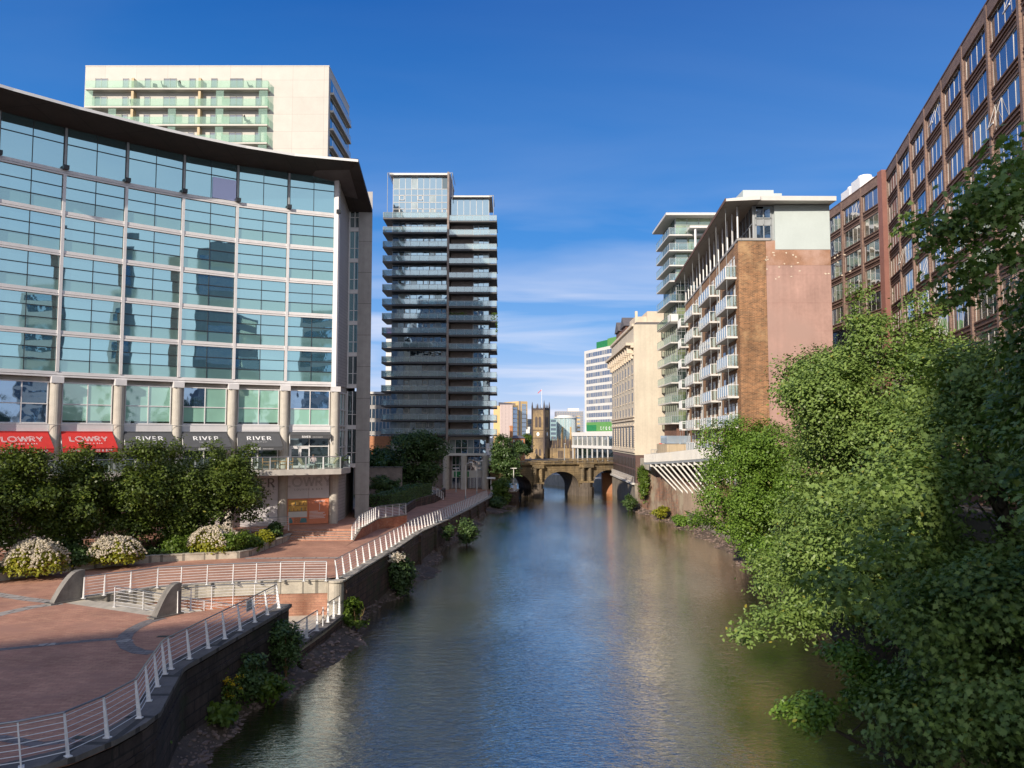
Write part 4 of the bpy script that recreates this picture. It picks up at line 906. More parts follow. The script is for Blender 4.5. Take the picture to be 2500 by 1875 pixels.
def person(label, bones, hips_i, mats_r, loc, hair_at, cat='person'):
    """one continuous skinned body: bones = list of (name, parent, pos, radius)"""
    idx = {b[0]: k for k, b in enumerate(bones)}; me = bpy.data.meshes.new('person')
    me.from_pydata([b[2] for b in bones], [(idx[b[1]], k) for k, b in enumerate(bones) if b[1]], [])
    o = bpy.data.objects.new('person', me); COL.objects.link(o); o.location = loc; tag(o, label, cat)
    sk = o.modifiers.new('skin', 'SKIN'); lay = me.skin_vertices[0] if me.skin_vertices else None
    if lay is None:
        bm = bmesh.new(); bm.from_mesh(me); bm.verts.layers.skin.verify(); bm.to_mesh(me); bm.free(); lay = me.skin_vertices[0]
    for k, b in enumerate(bones):
        r = b[3]; lay.data[k].radius = r if isinstance(r, tuple) else (r, r); lay.data[k].use_root = b[1] is None
    sb = o.modifiers.new('smooth', 'SUBSURF'); sb.levels = 1; sb.render_levels = 2; sk.use_smooth_shade = True
    # clothing and skin follow the height on the figure
    m, t, N, L = nt('person_clothes'); tcn = N.new('ShaderNodeTexCoord').outputs['Object']; s = N.new('ShaderNodeSeparateXYZ'); L.new(tcn, s.inputs[0])
    r = N.new('ShaderNodeValToRGB'); r.color_ramp.interpolation = 'CONSTANT'; e = r.color_ramp.elements
    st = mats_r
    while len(e) < len(st): e.new(.5)
    for k, (p, c) in enumerate(st): e[k].position = p/2; e[k].color = (*c, 1)
    mu = N.new('ShaderNodeMath'); mu.operation = 'MULTIPLY'; mu.inputs[1].default_value = .5; L.new(s.outputs['Z'], mu.inputs[0]); L.new(mu.outputs[0], r.inputs[0])
    b = principled(N, L, None, .7); L.new(r.outputs[0], b.inputs['Base Color']); oo = N.new('ShaderNodeOutputMaterial'); L.new(b.outputs[0], oo.inputs[0]); me.materials.append(m)
    h = MB(); bm = bmesh.new(); bmesh.ops.create_uvsphere(bm, u_segments=10, v_segments=8, radius=.108); 
    for v in bm.verts: h.v.append((loc[0]+hair_at[0]+v.co.x, loc[1]+hair_at[1]+.015+v.co.y*1.05, loc[2]+hair_at[2]+max(v.co.z, -.02)))
    for f in bm.faces: h.f.append(tuple(v.index for v in f.verts)); h.m.append(0)
    bm.free(); h.build('hair', hair_m, o, smooth=True)
    f = MB(); hx, hy, hz = loc[0]+hair_at[0], loc[1]+hair_at[1]-.1, loc[2]+hair_at[2]
    f.tube([(hx, hy, hz-.0), (hx, hy-.025, hz-.05)], [.012, .018], 6); f.build('nose', skin_m, o)
    return o
SK = (.55, .33, .24)
stand = [('pelvis', None, (0, 0, .95), (.15, .11)), ('belly', 'pelvis', (0, 0, 1.12), (.14, .1)), ('chest', 'belly', (0, 0, 1.34), (.17, .11)), ('neck', 'chest', (0, 0, 1.5), .06), ('head', 'neck', (0, -.02, 1.6), (.085, .1)), ('crown', 'head', (0, -.01, 1.7), (.07, .085)),
         ('hipl', 'pelvis', (-.1, 0, .88), .095), ('kneel', 'hipl', (-.11, -.06, .5), .065), ('anklel', 'kneel', (-.12, .02, .09), .042), ('toel', 'anklel', (-.13, -.16, .04), .035),
         ('hipr', 'pelvis', (.1, 0, .88), .095), ('kneer', 'hipr', (.11, .03, .5), .065), ('ankler', 'kneer', (.12, .12, .09), .042), ('toer', 'ankler', (.13, -.06, .04), .035),
         ('shl', 'chest', (-.2, 0, 1.42), .06), ('ell', 'shl', (-.27, .03, 1.15), .045), ('wrl', 'ell', (-.27, -.05, .92), .032), ('hal', 'wrl', (-.27, -.07, .82), .03),
         ('shr', 'chest', (.2, 0, 1.42), .06), ('elr', 'shr', (.27, .0, 1.15), .045), ('wrr', 'elr', (.26, -.12, .96), .032), ('har', 'wrr', (.25, -.17, .88), .03)]
p = c4(1048, 1076, 1.85)
person('person walking on the riverside path by the far hedge, white top and dark trousers', stand, 0, [(0, (.02, .02, .025)), (1.0, (.7, .7, .7)), (1.47, SK)], (p[0], p[1], 1.83), (0, 0, 1.66))
sit = [('pelvis', None, (0, .1, .48), (.15, .12)), ('belly', 'pelvis', (0, .06, .64), (.14, .11)), ('chest', 'belly', (0, -.04, .85), (.17, .11)), ('neck', 'chest', (0, -.1, 1.0), .06), ('head', 'neck', (0, -.16, 1.09), (.085, .1)), ('crown', 'head', (0, -.17, 1.19), (.07, .085)),
       ('kneel', 'pelvis', (-.13, -.36, .5), .08), ('anklel', 'kneel', (-.13, -.36, .09), .045), ('toel', 'anklel', (-.14, -.55, .04), .035),
       ('kneer', 'pelvis', (.13, -.34, .5), .08), ('ankler', 'kneer', (.13, -.3, .09), .045), ('toer', 'ankler', (.14, -.5, .04), .035),
       ('shl', 'chest', (-.2, -.04, .93), .06), ('ell', 'shl', (-.25, -.18, .68), .045), ('wrl', 'ell', (-.12, -.4, .64), .032), ('hal', 'wrl', (-.06, -.46, .64), .03),
       ('shr', 'chest', (.2, -.04, .93), .06), ('elr', 'shr', (.25, -.18, .68), .045), ('wrr', 'elr', (.12, -.4, .66), .032), ('har', 'wrr', (.06, -.46, .68), .03)]
x, y = on_terrace(0, 2.45, 1.5)
m = MB(); m.box(x-.22, x+.22, y-.12, y+.3, 9.38, 9.42); st = thing('stool', 'small stool under the seated person on the terrace', 'stool', (x, y, 8.98)); m.build('seat', wood, st)
for s in (-.18, .18):
    for t in (-.08, .26): m = MB(); m.tube([(x+s, y+t, 8.98), (x+s, y+t, 9.38)], .02, 5); m.build('leg', wood, st)
person('person in a pink shirt sitting on the hotel terrace, leaning over a low table', sit, 0, [(0, (.3, .2, .15)), (.42, (.12, .12, .16)), (.57, (.66, .48, .5)), (.98, SK)], (x, y, 8.98), (0, -.165, 1.15))
root = thing('potted_palm', 'potted palm at the right end of the terrace balustrade', 'plant', (-15.3, 69.2, 8.98)); m = MB(); m.cyl(-15.3, 69.2, 8.98, 9.6, .18, .26, 12); m.build('pot', dark_frame, root)
rg = np.random.default_rng(5); m = MB()
for k in range(34):
    w = rg.uniform(0, 6.28); l = rg.uniform(.5, .9); e = rg.uniform(.3, 1.3); pts = [(-15.3+math.cos(w)*l*t*math.cos(e*.6), 69.2+math.sin(w)*l*t*math.cos(e*.6), 9.6+l*1.3*t*math.sin(e)-.35*t*t) for t in (0, .4, .75, 1)]
    m.tube(pts, [.02, .035, .025, .005], 4)
m.build('fronds', leafmat('palm_leaf', (.08, .12, .02), (.12, .16, .03), (.2, .2, .05)), root)
# ------------------------------------------------------------------ the pale apartment block behind the hotel
YA = 105.0
def r1(x, y, Y): return at(x*.4295, 150+y*.4295, Y=Y)
AX0, AX1 = r1(480, 200, YA)[0], r1(1868, 200, YA)[0]; AZ = r1(1000, 30, YA)[2]
apt = thing('apartment_block', 'pale cream apartment block with green glass balconies rising behind the hotel', 'apartment block', ((AX0+AX1)/2, YA, 3))
FA = Frame((AX0, YA), (AX1, YA), 1)
def ax(x, y=200, d=0.): return r1(x, y, YA-d)[0]-AX0
DEEP = 13.5
mb = MB(); mb.box(AX0, AX1-.01, YA, YA+DEEP-.01, 3, AZ); mb.build('wall', apt_cream, apt)
FS = Frame((AX1, YA), (AX1, YA+DEEP), 1)
xs_b1 = ax(1522, 200, 1.0); xs_b0 = ax(481, 200, 1.0)
st = 103*.4295/FPX*YA
for k in range(8):
    zs = r1(1000, 150+103*k, YA-1.0)[2]
    if zs < 36: break
    m = MB(); m.fbox(FA, xs_b0, xs_b1, zs-.22, zs, .0, 1.0); bal = m.build('balcony', apt_cream, apt)
    m = MB(); m.fbox(FA, xs_b0+.02, xs_b1-.02, zs+.04, zs+1.08, 0.92, 0.96); m.fbox(FA, xs_b1-.06, xs_b1-.03, zs+.04, zs+1.08, .1, .92); m.build('glass_balustrade', green_clear, bal)
    if k:
        for a, b in ((480, 525), (615, 660), (955, 1000), (1225, 1270), (1470, 1520)):
            if k == 1 and a in (615, 955): continue
            m = MB(); m.fbox(FA, ax(a+1, 200, 1.0), ax(b, 200, 1.0), zs+1.08, zs+st-.24, 0.88, 0.92); m.build('glass_screen', green_clear, bal)
    for a in (762, 1140):
        m = MB(); m.fbox(FA, ax(a), ax(a+14), zs+.01, zs+(st-.26 if k else 1.5), .02, .85); m.build('partition', tan_m, bal)
    zb = zs+.02; zt = zs+(1.78 if k else 1.8)
    for a, b, big in ((540, 608, 1), (697, 728, 0), (822, 853, 0), (930, 1000, 1), (1076, 1108, 0), (1200, 1232, 0), (1308, 1380, 1), (1455, 1485, 0)):
        x0, x1 = ax(a), ax(b); w = MB(); z0 = zb if big else zb+.05; w.fbox(FA, x0, x1, z0, zt, .0, .015); wo = w.build('balcony_door' if big else 'window', apt_glass, apt)
        f = MB()
        for q in ([x0, (x0+x1)/2, x1] if big else [x0, x1]): f.fbox(FA, q-.05, q+.05, z0, zt, .0, .06)
        f.fbox(FA, x0, x1, zt-.08, zt+.02, 0, .06); f.fbox(FA, x0, x1, z0, z0+.06, 0, .06); f.build('frame', dark_frame, wo)
    w = MB(); w.fbox(FS, 1.0, DEEP-.8, zs+.25, zs+st-.25, -.5, .02, 0); w.build('loggia', dark_glass, apt)
    w = MB(); w.fbox(FS, .9, DEEP-.6, zs-.1, zs+.2, 0, .5); w.build('loggia_slab', apt_cream, apt)
    w = MB(); w.fbox(FS, .9, DEEP-.6, zs+.2, zs+1.05, .42, .46); w.build('loggia_glass', blue_clear, apt)
mb = MB(); mb.box(AX0-.02, AX1+.03, YA-.03, YA+DEEP+.02, AZ, AZ+.18); mb.build('parapet', apt_cream, apt)
def balcony_chair(i, x, y, z, rz):
    root = thing('balcony_chair', APL[i], 'chair', (x, y, z), 'folding chairs on the apartment balconies'); ca, sa = math.cos(rz), math.sin(rz); P = lambda a, b, c: (x+a*ca-b*sa, y+a*sa+b*ca, z+c)
    m = MB(); m.hexa([P(*q) for q in ((-.28, -.28, .4), (.28, -.28, .4), (.28, .28, .4), (-.28, .28, .4), (-.28, -.28, .46), (.28, -.28, .46), (.28, .28, .46), (-.28, .28, .46))]); m.build('seat', dark_cloth, root)
    m = MB(); m.hexa([P(*q) for q in ((-.28, .26, .4), (.28, .26, .4), (.28, .32, .4), (-.28, .32, .4), (-.28, .46, 1.05), (.28, .46, 1.05), (.28, .52, 1.05), (-.28, .52, 1.05))]); m.build('backrest', dark_cloth, root)
    m = MB()
    for s in (-.25, .25): m.tube([P(s, -.3, 0), P(s, .3, .62)], .025, 5); m.tube([P(s, .3, 0), P(s, -.3, .62)], .025, 5)
    m.build('leg_frame', dark_frame, root)
APL = ['dark folding chair on the top balcony, left of the middle glass doors', 'dark low chair on the top balcony, just left of the middle glass doors', 'dark chair right in front of the middle doors on the top balcony', 'light-backed folding chair on the top balcony, right of the middle doors', 'dark lounger on the top balcony at the right end', 'dark folding chair on the second balcony down, beside the tan partition', 'folding chair on the third balcony down, near its right end']
zt0 = r1(1000, 150, YA-1.0)[2]
for i, (px, k, rz) in enumerate(((808, 0, 1.2), (880, 0, .5), (935, 0, 2.0), (1032, 0, 2.6), (1425, 0, 1.6), (760, 1, 1.0), (1410, 2, 2.2))):
    balcony_chair(i, AX0+ax(px, 200, .5), YA-.5, zt0-103*k*.4295/FPX*(YA-1.0), rz)
# ------------------------------------------------------------------ the tall riverside tower
YT = 145.0
def z4(x, y, Y): return at(880+x*.5244, 380+y*.5244, Y=Y)
tw = thing('apartment_tower', 'tall twin-block apartment tower in shade with a dark glass balcony on every floor', 'tower', (-12, YT, 1.8))
TX = {k: z4(v, 900, YT)[0] for k, v in dict(l=145, lr=404, fr=419, r=597, rw=523).items()}
TBl, TBr, TBe = z4(98, 900, YT-2)[0], z4(402, 900, YT-2)[0], z4(634, 900, YT-2)[0]
FT = Frame((TX['l'], YT), (TX['r'], YT), 1); ta = lambda x: x-TX['l']
zpl, zpr = z4(270, 95, YT)[2], z4(500, 197, YT)[2]
DT = 9.5
zl = [z4(300, 288+67.2*k, YT-2)[2] for k in range(16)]; zr = [z4(500, 302+66.5*k, YT-2)[2] for k in range(16)]
mb = MB(); mb.box(TX['l']+.02, TX['lr'], YT+.3, YT+DT, zl[15]-1.6, zpl-.1); mb.box(TX['fr'], TX['r']-.02, YT+.35, YT+DT, zr[15]-1.6, zr[0]+1.2); mb.build('wall', tower_brick, tw)
mb = MB(); mb.box(TX['lr']+.02, TX['fr']-.22, YT-2.15, YT+DT, zl[15]-1.6, zpl+.1); mb.build('brick_fin', tower_brick, tw)
rng = random.Random(11)
for k in range(16):
    z0 = zl[k]+.02; z1 = zpl-.1 if k == 0 else zl[k-1]-.45; lo = k > 10
    nc = 9; x0, x1 = 0, ta(TX['lr']); w = MB(); f = MB()
    if k == 0: rows = [z0, z0+1.1, z0+2.2, z0+3.5, z0+4.9, z0+6.1, z1]
    else: rows = [z0, z1]
    for r in range(len(rows)-1):
        for c in range(nc):
            a, b = x0+(x1-x0)*c/nc, x0+(x1-x0)*(c+1)/nc; mi = 1 if rng.random() < (.45 if lo else .12) else (2 if rng.random() < .05 else 0)
            w.fquad(FT, a, b, rows[r], rows[r+1], .0, mi, rng.uniform(-.015, .015))
    wo = w.build('window_band', [tower_glass, curtain_glass, dark_glass], tw, recalc=False)
    for c in range(nc+1): a = x0+(x1-x0)*c/nc; f.fbox(FT, a-.035, a+.035, z0, z1, -.1, .05)
    for z in rows[1:-1]+[z1]: f.fbox(FT, x0, x1, z-.04, z+.04, -.1, .05)
    f.build('frame', white_frame if k == 0 else grey_metal, wo)
    for c in ((1, 4, 6, 8) if k == 0 else [q for q in (2, 5, 6, 8) if rng.random() < .6]):
        a, b = x0+(x1-x0)*c/nc+.05, x0+(x1-x0)*(c+.85)/nc; v = MB(); zz = z0+(1.2 if k else 1.3); zh = min(z1-.1, zz+.95)
        v.fbox(FT, a, a+.1, zz, zh, .05, .1); v.fbox(FT, b-.1, b, zz, zh, .05, .1); v.fbox(FT, a, b, zh-.1, zh, .05, .1); v.fbox(FT, a, b, zz, zz+.1, .05, .1); v.build('casement', white_frame, wo)
        if k == 0: v = MB(); v.fbox(FT, a, a+.1, zz+2.6, zz+3.6, .05, .1); v.fbox(FT, b-.1, b, zz+2.6, zz+3.6, .05, .1); v.fbox(FT, a, b, zz+3.5, zz+3.6, .05, .1); v.fbox(FT, a, b, zz+2.6, zz+2.7, .05, .1); v.build('casement', white_frame, wo) if c in (1, 4) else None
    m = MB(); m.box(TBl, TBr, YT-2, YT+.25, zl[k]-.3, zl[k]); m.box(TBl, TX['l'], YT+.25, YT+4, zl[k]-.3, zl[k]); bl = m.build('balcony', slab_dark, tw)
    m = MB(); m.box(TBl, TBr, YT-1.97, YT-1.94, zl[k]+.06, zl[k]+.98); m.box(TBl+.03, TBl+.06, YT-1.94, YT+4, zl[k]+.06, zl[k]+.98); m.build('glass_balustrade', tower_clear, bl)
    m = MB(); m.tube([(TBl+.04, YT+4, zl[k]+1.03), (TBl+.04, YT-1.95, zl[k]+1.03), (TBr, YT-1.95, zl[k]+1.03)], .035, 5)
    for q in range(8): a = TBl+.04+(TBr-TBl-.08)*q/7; m.box(a-.025, a+.025, YT-2.0, YT-1.95, zl[k]-.1, zl[k]+1.03)
    m.build('handrail', grey_metal, bl)
    # right-hand block: brick with one wide window, balcony reaching to the river side
    z0 = zr[k]+.02; z1 = zpr-.1 if k == 0 else zr[k-1]-.45
    if k: m = MB(); m.fbox(FT, ta(TX['fr']), ta(TX['rw']), z0-.4, zr[k-1]-.4, -.25, .0); m.build('brick_panel', tower_brick, tw)
    w = MB(); f = MB(); a0 = ta(TX['fr']) if k == 0 else ta(TX['rw']); a1 = ta(TX['r']); ncc = 6 if k == 0 else 3
    zz = [z0, z0+1.5, z1] if k == 0 else [z0, z1]
    for r in range(len(zz)-1):
        for c in range(ncc): w.fquad(FT, a0+(a1-a0)*c/ncc, a0+(a1-a0)*(c+1)/ncc, zz[r], zz[r+1], .0, 1 if rng.random() < (.4 if lo else .15) else 0, rng.uniform(-.015, .015))
    wo = w.build('window', [tower_glass, curtain_glass], tw, recalc=False)
    for c in range(ncc+1): a = a0+(a1-a0)*c/ncc; f.fbox(FT, a-.035, a+.035, z0, z1, -.1, .05)
    for z in zz[1:]: f.fbox(FT, a0, a1, z-.04, z+.04, -.1, .05)
    if k: f.fbox(FT, a0, a0+(a1-a0)/3, z0+1.05, z0+1.18, .0, .09); f.fbox(FT, a0, a0+.12, z0, z1, 0, .09); f.fbox(FT, a0+(a1-a0)/3-.1, a0+(a1-a0)/3, z0, z1, 0, .09)
    f.build('frame', white_frame, wo)
    m = MB(); m.box(TX['fr']-.2, TBe, YT-2, YT+.3, zr[k]-.3, zr[k]); m.box(TX['r'], TBe, YT+.3, YT+6, zr[k]-.3, zr[k]); br = m.build('balcony', slab_dark, tw)
    m = MB(); m.box(TX['fr']-.2, TBe, YT-1.97, YT-1.94, zr[k]+.06, zr[k]+.98); m.box(TBe-.06, TBe-.03, YT-1.94, YT+6, zr[k]+.06, zr[k]+.98); m.build('glass_balustrade', tower_clear, br)
    m = MB(); m.tube([(TX['fr']-.2, YT-1.95, zr[k]+1.03), (TBe-.04, YT-1.95, zr[k]+1.03), (TBe-.04, YT+6, zr[k]+1.03)], .035, 5)
    for q in range(7): a = TX['fr']-.16+(TBe-TX['fr'])*q/6-.02; m.box(a-.025, a+.025, YT-2.0, YT-1.95, zr[k]-.1, zr[k]+1.03)
    m.build('handrail', grey_metal, br)
mb = MB(); mb.box(TX['r']-.4, TX['r']+.02, YT+.36, YT+DT, zr[15]-1.6, zr[0]+1); mb.build('river_side_wall', slab_dark, tw)
mb = MB(); mb.box(TX['l']-.6, TX['lr']+.5, YT-.9, YT+DT, zpl-.08, zpl+.3); mb.box(TX['fr']+.05, TX['r']+.6, YT-.9, YT+DT, zpr-.1, zpr+.2); mb.build('roof', eave_white, tw)
mb = MB()
for x, z, zz in ((TX['l']-.9, zpl+.2, zl[0]), (TX['lr']+.9, zpl+.2, zpl-5), (TX['r']+.9, zpr+.1, zr[0])):
    mb.tube([(x, YT-1.2, z), (x, YT-1.2, zz)], .06, 5); mb.tube([(x, YT-1.2, z), (x-.9*(1 if x > -12 else -1), YT-1.2, z)], .06, 5); mb.tube([(x, YT-1.2, z), (x, YT+6, z)], .06, 5)
mb.build('roof_frame', grey_metal, tw)
# foot of the tower
def k4(x, y, Y): return at(860+x/5.027, 1000+y/5.027, Y=Y)
xa, xb = k4(1190, 500, YT)[0], k4(1640, 500, YT)[0]; z_a, z_b, z_c, z_d = (k4(1400, y, YT)[2] for y in (340, 370, 535, 565))
mb = MB(); mb.box(xa-.1, xb+.1, YT-.2, YT+8, z_b, zr[15]-.42); mb.box(xa-.1, xb+.1, YT-.2, YT+8, z_d, z_c); mb.box(TX['l'], xa, YT+.5, YT+8, z_d, zl[15]-.42); mb.build('podium_fascia', white_panel, tw)
w = MB(); f = MB()
for c in range(6): w.fquad(Frame((xa, YT), (xb, YT), 1), (xb-xa)*c/6, (xb-xa)*(c+1)/6, z_c, z_b, .0, c % 3 == 0, .01*(c-3))
wo = w.build('podium_window', [tower_glass, curtain_glass], tw, recalc=False); FP = Frame((xa, YT), (xb, YT), 1)
for c in range(7): f.fbox(FP, (xb-xa)*c/6-.06, (xb-xa)*c/6+.06, z_c, z_b, -.05, .1)
f.fbox(FP, 0, xb-xa, z_c+(z_b-z_c)*.4-.06, z_c+(z_b-z_c)*.4+.06, -.05, .1); f.build('frame', white_frame, wo)
for px in (1150, 1370, 1632):
    x = k4(px, 800, YT)[0]; m = MB(); m.cyl(x, YT+.2, 1.8, z_d, .62, .62, 16); m.build('column', col_m, tw)
mb = MB(); mb.box(TX['l'], TX['r'], YT+2.2, YT+8, 1.8, z_d); mb.build('lobby_wall', tower_brick, tw)
w = MB(); FL = Frame((xa+.4, YT+2.15), (xb-.2, YT+2.15), 1); zk = k4(1400, 830, YT)[2]
w.fbox(FL, 0, FL.len, 1.9, z_d-.3, -.02, .0); wo = w.build('lobby_window', tower_glass, tw); f = MB()
for c in range(10): f.fbox(FL, FL.len*c/9-.05, FL.len*c/9+.05, 1.85, z_d, -.02, .08)
f.fbox(FL, 0, FL.len, zk-.2, zk+1.2, -.02, .06); f.fbox(FL, 0, FL.len, z_d-1.9, z_d-1.75, -.02, .08); f.build('frame', white_frame, wo)
xs0, xs1 = k4(1240, 800, YT-.6)[0], k4(1425, 800, YT-.6)[0]; zs0, zs1 = k4(1300, 832, YT-.6)[2], k4(1300, 765, YT-.6)[2]
m = MB(); m.box(xs0, xs1, YT+1.2, YT+1.25, zs0, zs1); sg = m.build('green_banner', green_sign, tw)
m = MB(); m.box(xs0+1.2, xs1-1.6, YT+1.16, YT+1.2, (zs0+zs1)/2+.1, (zs0+zs1)/2+.35); m.box(xs0+1.4, xs1-1.9, YT+1.16, YT+1.2, (zs0+zs1)/2-.35, (zs0+zs1)/2-.2); m.build('lettering', letter_w, sg)
# ------------------------------------------------------------------ lower blocks left of the tower
b = thing('apartment_house', 'grey mid-rise apartment house with an orange brick floor between hotel and tower', 'apartment house', (-27, 175, 3)); Y = 170
def rr2(x, y): return at(x*.4295, 700+y*.4295, Y=Y)
x0, x1 = rr2(2060, 700)[0], rr2(2250, 700)[0]; zt = rr2(2150, 610)[2]
mb = MB(); mb.box(x0, x1+3, Y, Y+12, 3, zt); mb.build('wall', concrete_grey, b); mb = MB(); mb.box(x0-.4, x1+3.4, Y-.6, Y+12.4, zt, zt+.5); mb.build('roof', eave_white, b)
F = Frame((x0, Y), (x1, Y), 1)
for k in range(5):
    z0 = zt-2.9*(k+1)+.2; w = MB(); w.fbox(F, .5, F.len-.5, z0+.3, z0+2.3, 0, .03); wo = w.build('window_band', tower_glass, b); f = MB()
    for c in range(9): f.fbox(F, .5+(F.len-1)*c/8-.06, .5+(F.len-1)*c/8+.06, z0+.3, z0+2.3, 0, .1)
    f.build('frame', white_frame, wo); m = MB(); m.fbox(F, 5.5, F.len, z0-.1, z0+.15, 0, 1.6); m.build('balcony', slab_dark, b)
m = MB(); m.fbox(F, 0, F.len+2, zt-13.5, zt-9.3, -.02, .3); m.build('brick_storey', orange_brick, b)
b = thing('white_block', 'narrow white block glimpsed behind the left balconies of the tower', 'building', (-28, 230, 3)); p0, p1 = z4(120, 800, 230), z4(146, 1100, 230); 
mb = MB(); mb.box(p0[0], p1[0]+3, 230, 242, 3, p0[2]); mb.build('wall', white_panel, b); m = MB(); m.box(p0[0], p1[0], 229.9, 230, p0[2]-3.4, p0[2]-.2); m.build('purple_board', mat('purple_board', (.16, .07, .25), .6), b)
# ------------------------------------------------------------------ stone bridge
FB = Frame((.5, 147), (20.5, 156), 1)
def z1(x, y): return FB.hit(1180+x/3.318, 800+y/3.318)
br = thing('stone_bridge', 'weathered sandstone arch bridge with balustrade crossing the river', 'bridge', (10.5, 151.5, 0))
a_l, a_r = z1(392, 1300)[0], z1(478, 1300)[0]; b_l, b_r = z1(775, 1300)[0], z1(880, 1300)[0]
zc1 = z1(275, 1178)[1]; zc2 = z1(625, 1165)[1]; zc3 = z1(1030, 1152)[1]; zsp = 2.6
zdl, zdr = z1(300, 1112)[1], z1(1045, 1100)[1]; zpl_, zpr_ = z1(300, 1088)[1], z1(1045, 1061)[1]
wid = a_l-z1(200, 1300)[0]+1.5
ARCH = [(a_l-(b_l-a_r)*.98, a_l, zc1), (a_r, b_l, zc2), (b_r, b_r+(b_l-a_r)*.95, zc3)]
AE = FB.len+3.5; AS = -5.0
zd = lambda a: zdl+(zdr-zdl)*a/FB.len
zp = lambda a: zpl_+(zpr_-zpl_)*a/FB.len
BW = 6.0
def archz(a):
    for s, e, zc in ARCH:
        if s < a < e:
            t = (a-(s+e)/2)/((e-s)/2); return zsp-.9+(zc-zsp+.9)*math.sqrt(max(0, 1-t*t))
    return None
xs = sorted(set([AS, AE]+[s for s, e, z in ARCH]+[min(e, AE) for s, e, z in ARCH]+[s+(min(e, AE)-s)*(.5-.5*math.cos(math.pi*i/22)) for s, e, z in ARCH for i in range(23)]))
mb = MB(); sf = MB(); VR = {}
for i in range(len(xs)-1):
    a, c = xs[i], xs[i+1]; mid = archz((a+c)/2); e = 1e-4
    za = (archz(a+e) or -1.5) if mid is not None else -1.5; zc = (archz(c-e) or -1.5) if mid is not None else -1.5
    mb.poly([FB(a, za, 0), FB(c, zc, 0), FB(c, zd(c), 0), FB(a, zd(a), 0)]); mb.poly([FB(a, za, -BW), FB(c, zc, -BW), FB(c, zd(c), -BW), FB(a, zd(a), -BW)])
    mb.poly([FB(a, zd(a), 0), FB(c, zd(c), 0), FB(c, zd(c), -BW), FB(a, zd(a), -BW)])
    if mid is not None:
        sf.poly([FB(a, za, .0), FB(c, zc, .0), FB(c, zc, -BW), FB(a, za, -BW)])
        (VR.setdefault(next(k for k, q in enumerate(ARCH) if q[0] < (a+c)/2 < q[1]), MB())).hexa([FB(a, za, -.02), FB(c, zc, -.02), FB(c, zc, .1), FB(a, za, .1), FB(a, za+.5, -.02), FB(c, zc+.5, -.02), FB(c, zc+.5, .1), FB(a, za+.5, .1)])
for s, e, zc in ARCH:
    for q in (s, min(e, AE)): sf.poly([FB(q, -1.5, 0), FB(q, zsp-.9, 0), FB(q, zsp-.9, -BW), FB(q, -1.5, -BW)])
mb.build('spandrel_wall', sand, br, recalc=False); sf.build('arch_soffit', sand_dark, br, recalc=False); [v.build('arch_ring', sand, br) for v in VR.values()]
for s, e in ((a_l, a_r), (b_l, b_r)):
    m = MB(); c = (s+e)/2; h = (e-s)/2
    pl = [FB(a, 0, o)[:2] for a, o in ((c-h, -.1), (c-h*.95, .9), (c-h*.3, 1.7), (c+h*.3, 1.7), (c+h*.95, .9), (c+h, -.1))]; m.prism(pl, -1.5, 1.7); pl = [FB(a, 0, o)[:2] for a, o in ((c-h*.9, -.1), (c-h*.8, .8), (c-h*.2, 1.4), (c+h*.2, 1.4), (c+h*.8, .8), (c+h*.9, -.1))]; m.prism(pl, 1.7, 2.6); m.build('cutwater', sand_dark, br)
    m = MB()
    for q in (-.55, .55): m.tube([FB(c+q*h, 2.4, .35), FB(c+q*h, zd(c)-.5, .35)], .38, 10)
    m.fbox(FB, c-h, c+h, zd(c)-.7, zd(c)-.05, -.05, .8); m.fbox(FB, c-h*1.0, c+h*1.0, 2.5, 2.9, -.05, .8); m.build('pilaster', sand, br)
m = MB(); n = 40
for i in range(n):
    a, c = AS+(AE-AS)*i/n, AS+(AE-AS)*(i+1)/n
    m.hexa([FB(a, zd(a)-.15, -.05), FB(c, zd(c)-.15, -.05), FB(c, zd(c)-.15, .3), FB(a, zd(a)-.15, .3), FB(a, zd(a)+.12, -.05), FB(c, zd(c)+.12, -.05), FB(c, zd(c)+.12, .45), FB(a, zd(a)+.12, .45)])
m.build('cornice', sand, br)
for o in (.1, -BW):
    m = MB(); m.hexa([FB(AS, zp(AS)-.2, o), FB(AE, zp(AE)-.2, o), FB(AE, zp(AE)-.2, o+.35), FB(AS, zp(AS)-.2, o+.35), FB(AS, zp(AS), o), FB(AE, zp(AE), o), FB(AE, zp(AE), o+.35), FB(AS, zp(AS), o+.35)])
    m.hexa([FB(AS, zd(AS)+.1, o), FB(AE, zd(AE)+.1, o), FB(AE, zd(AE)+.1, o+.35), FB(AS, zd(AS)+.1, o+.35), FB(AS, zd(AS)+.3, o), FB(AE, zd(AE)+.3, o), FB(AE, zd(AE)+.3, o+.35), FB(AS, zd(AS)+.3, o+.35)])
    for i in range(12): a = AS+1.2+(AE-AS-2)*i/12; m.fbox(FB, a-.3, a+.3, zd(a), zp(a)+.02, o-.03, o+.38)
    m.build('parapet', sand, br)
    if o > 0:
        m = MB(); 
        for i in range(150): a = AS+(AE-AS)*(i+.5)/150; m.tube([FB(a, zd(a)+.28, o+.17), FB(a, (zd(a)+zp(a))/2-.03, o+.17), FB(a, zp(a)-.18, o+.17)], [.05, .085, .05], 5)
        m.build('baluster_row', sand_dark, br)
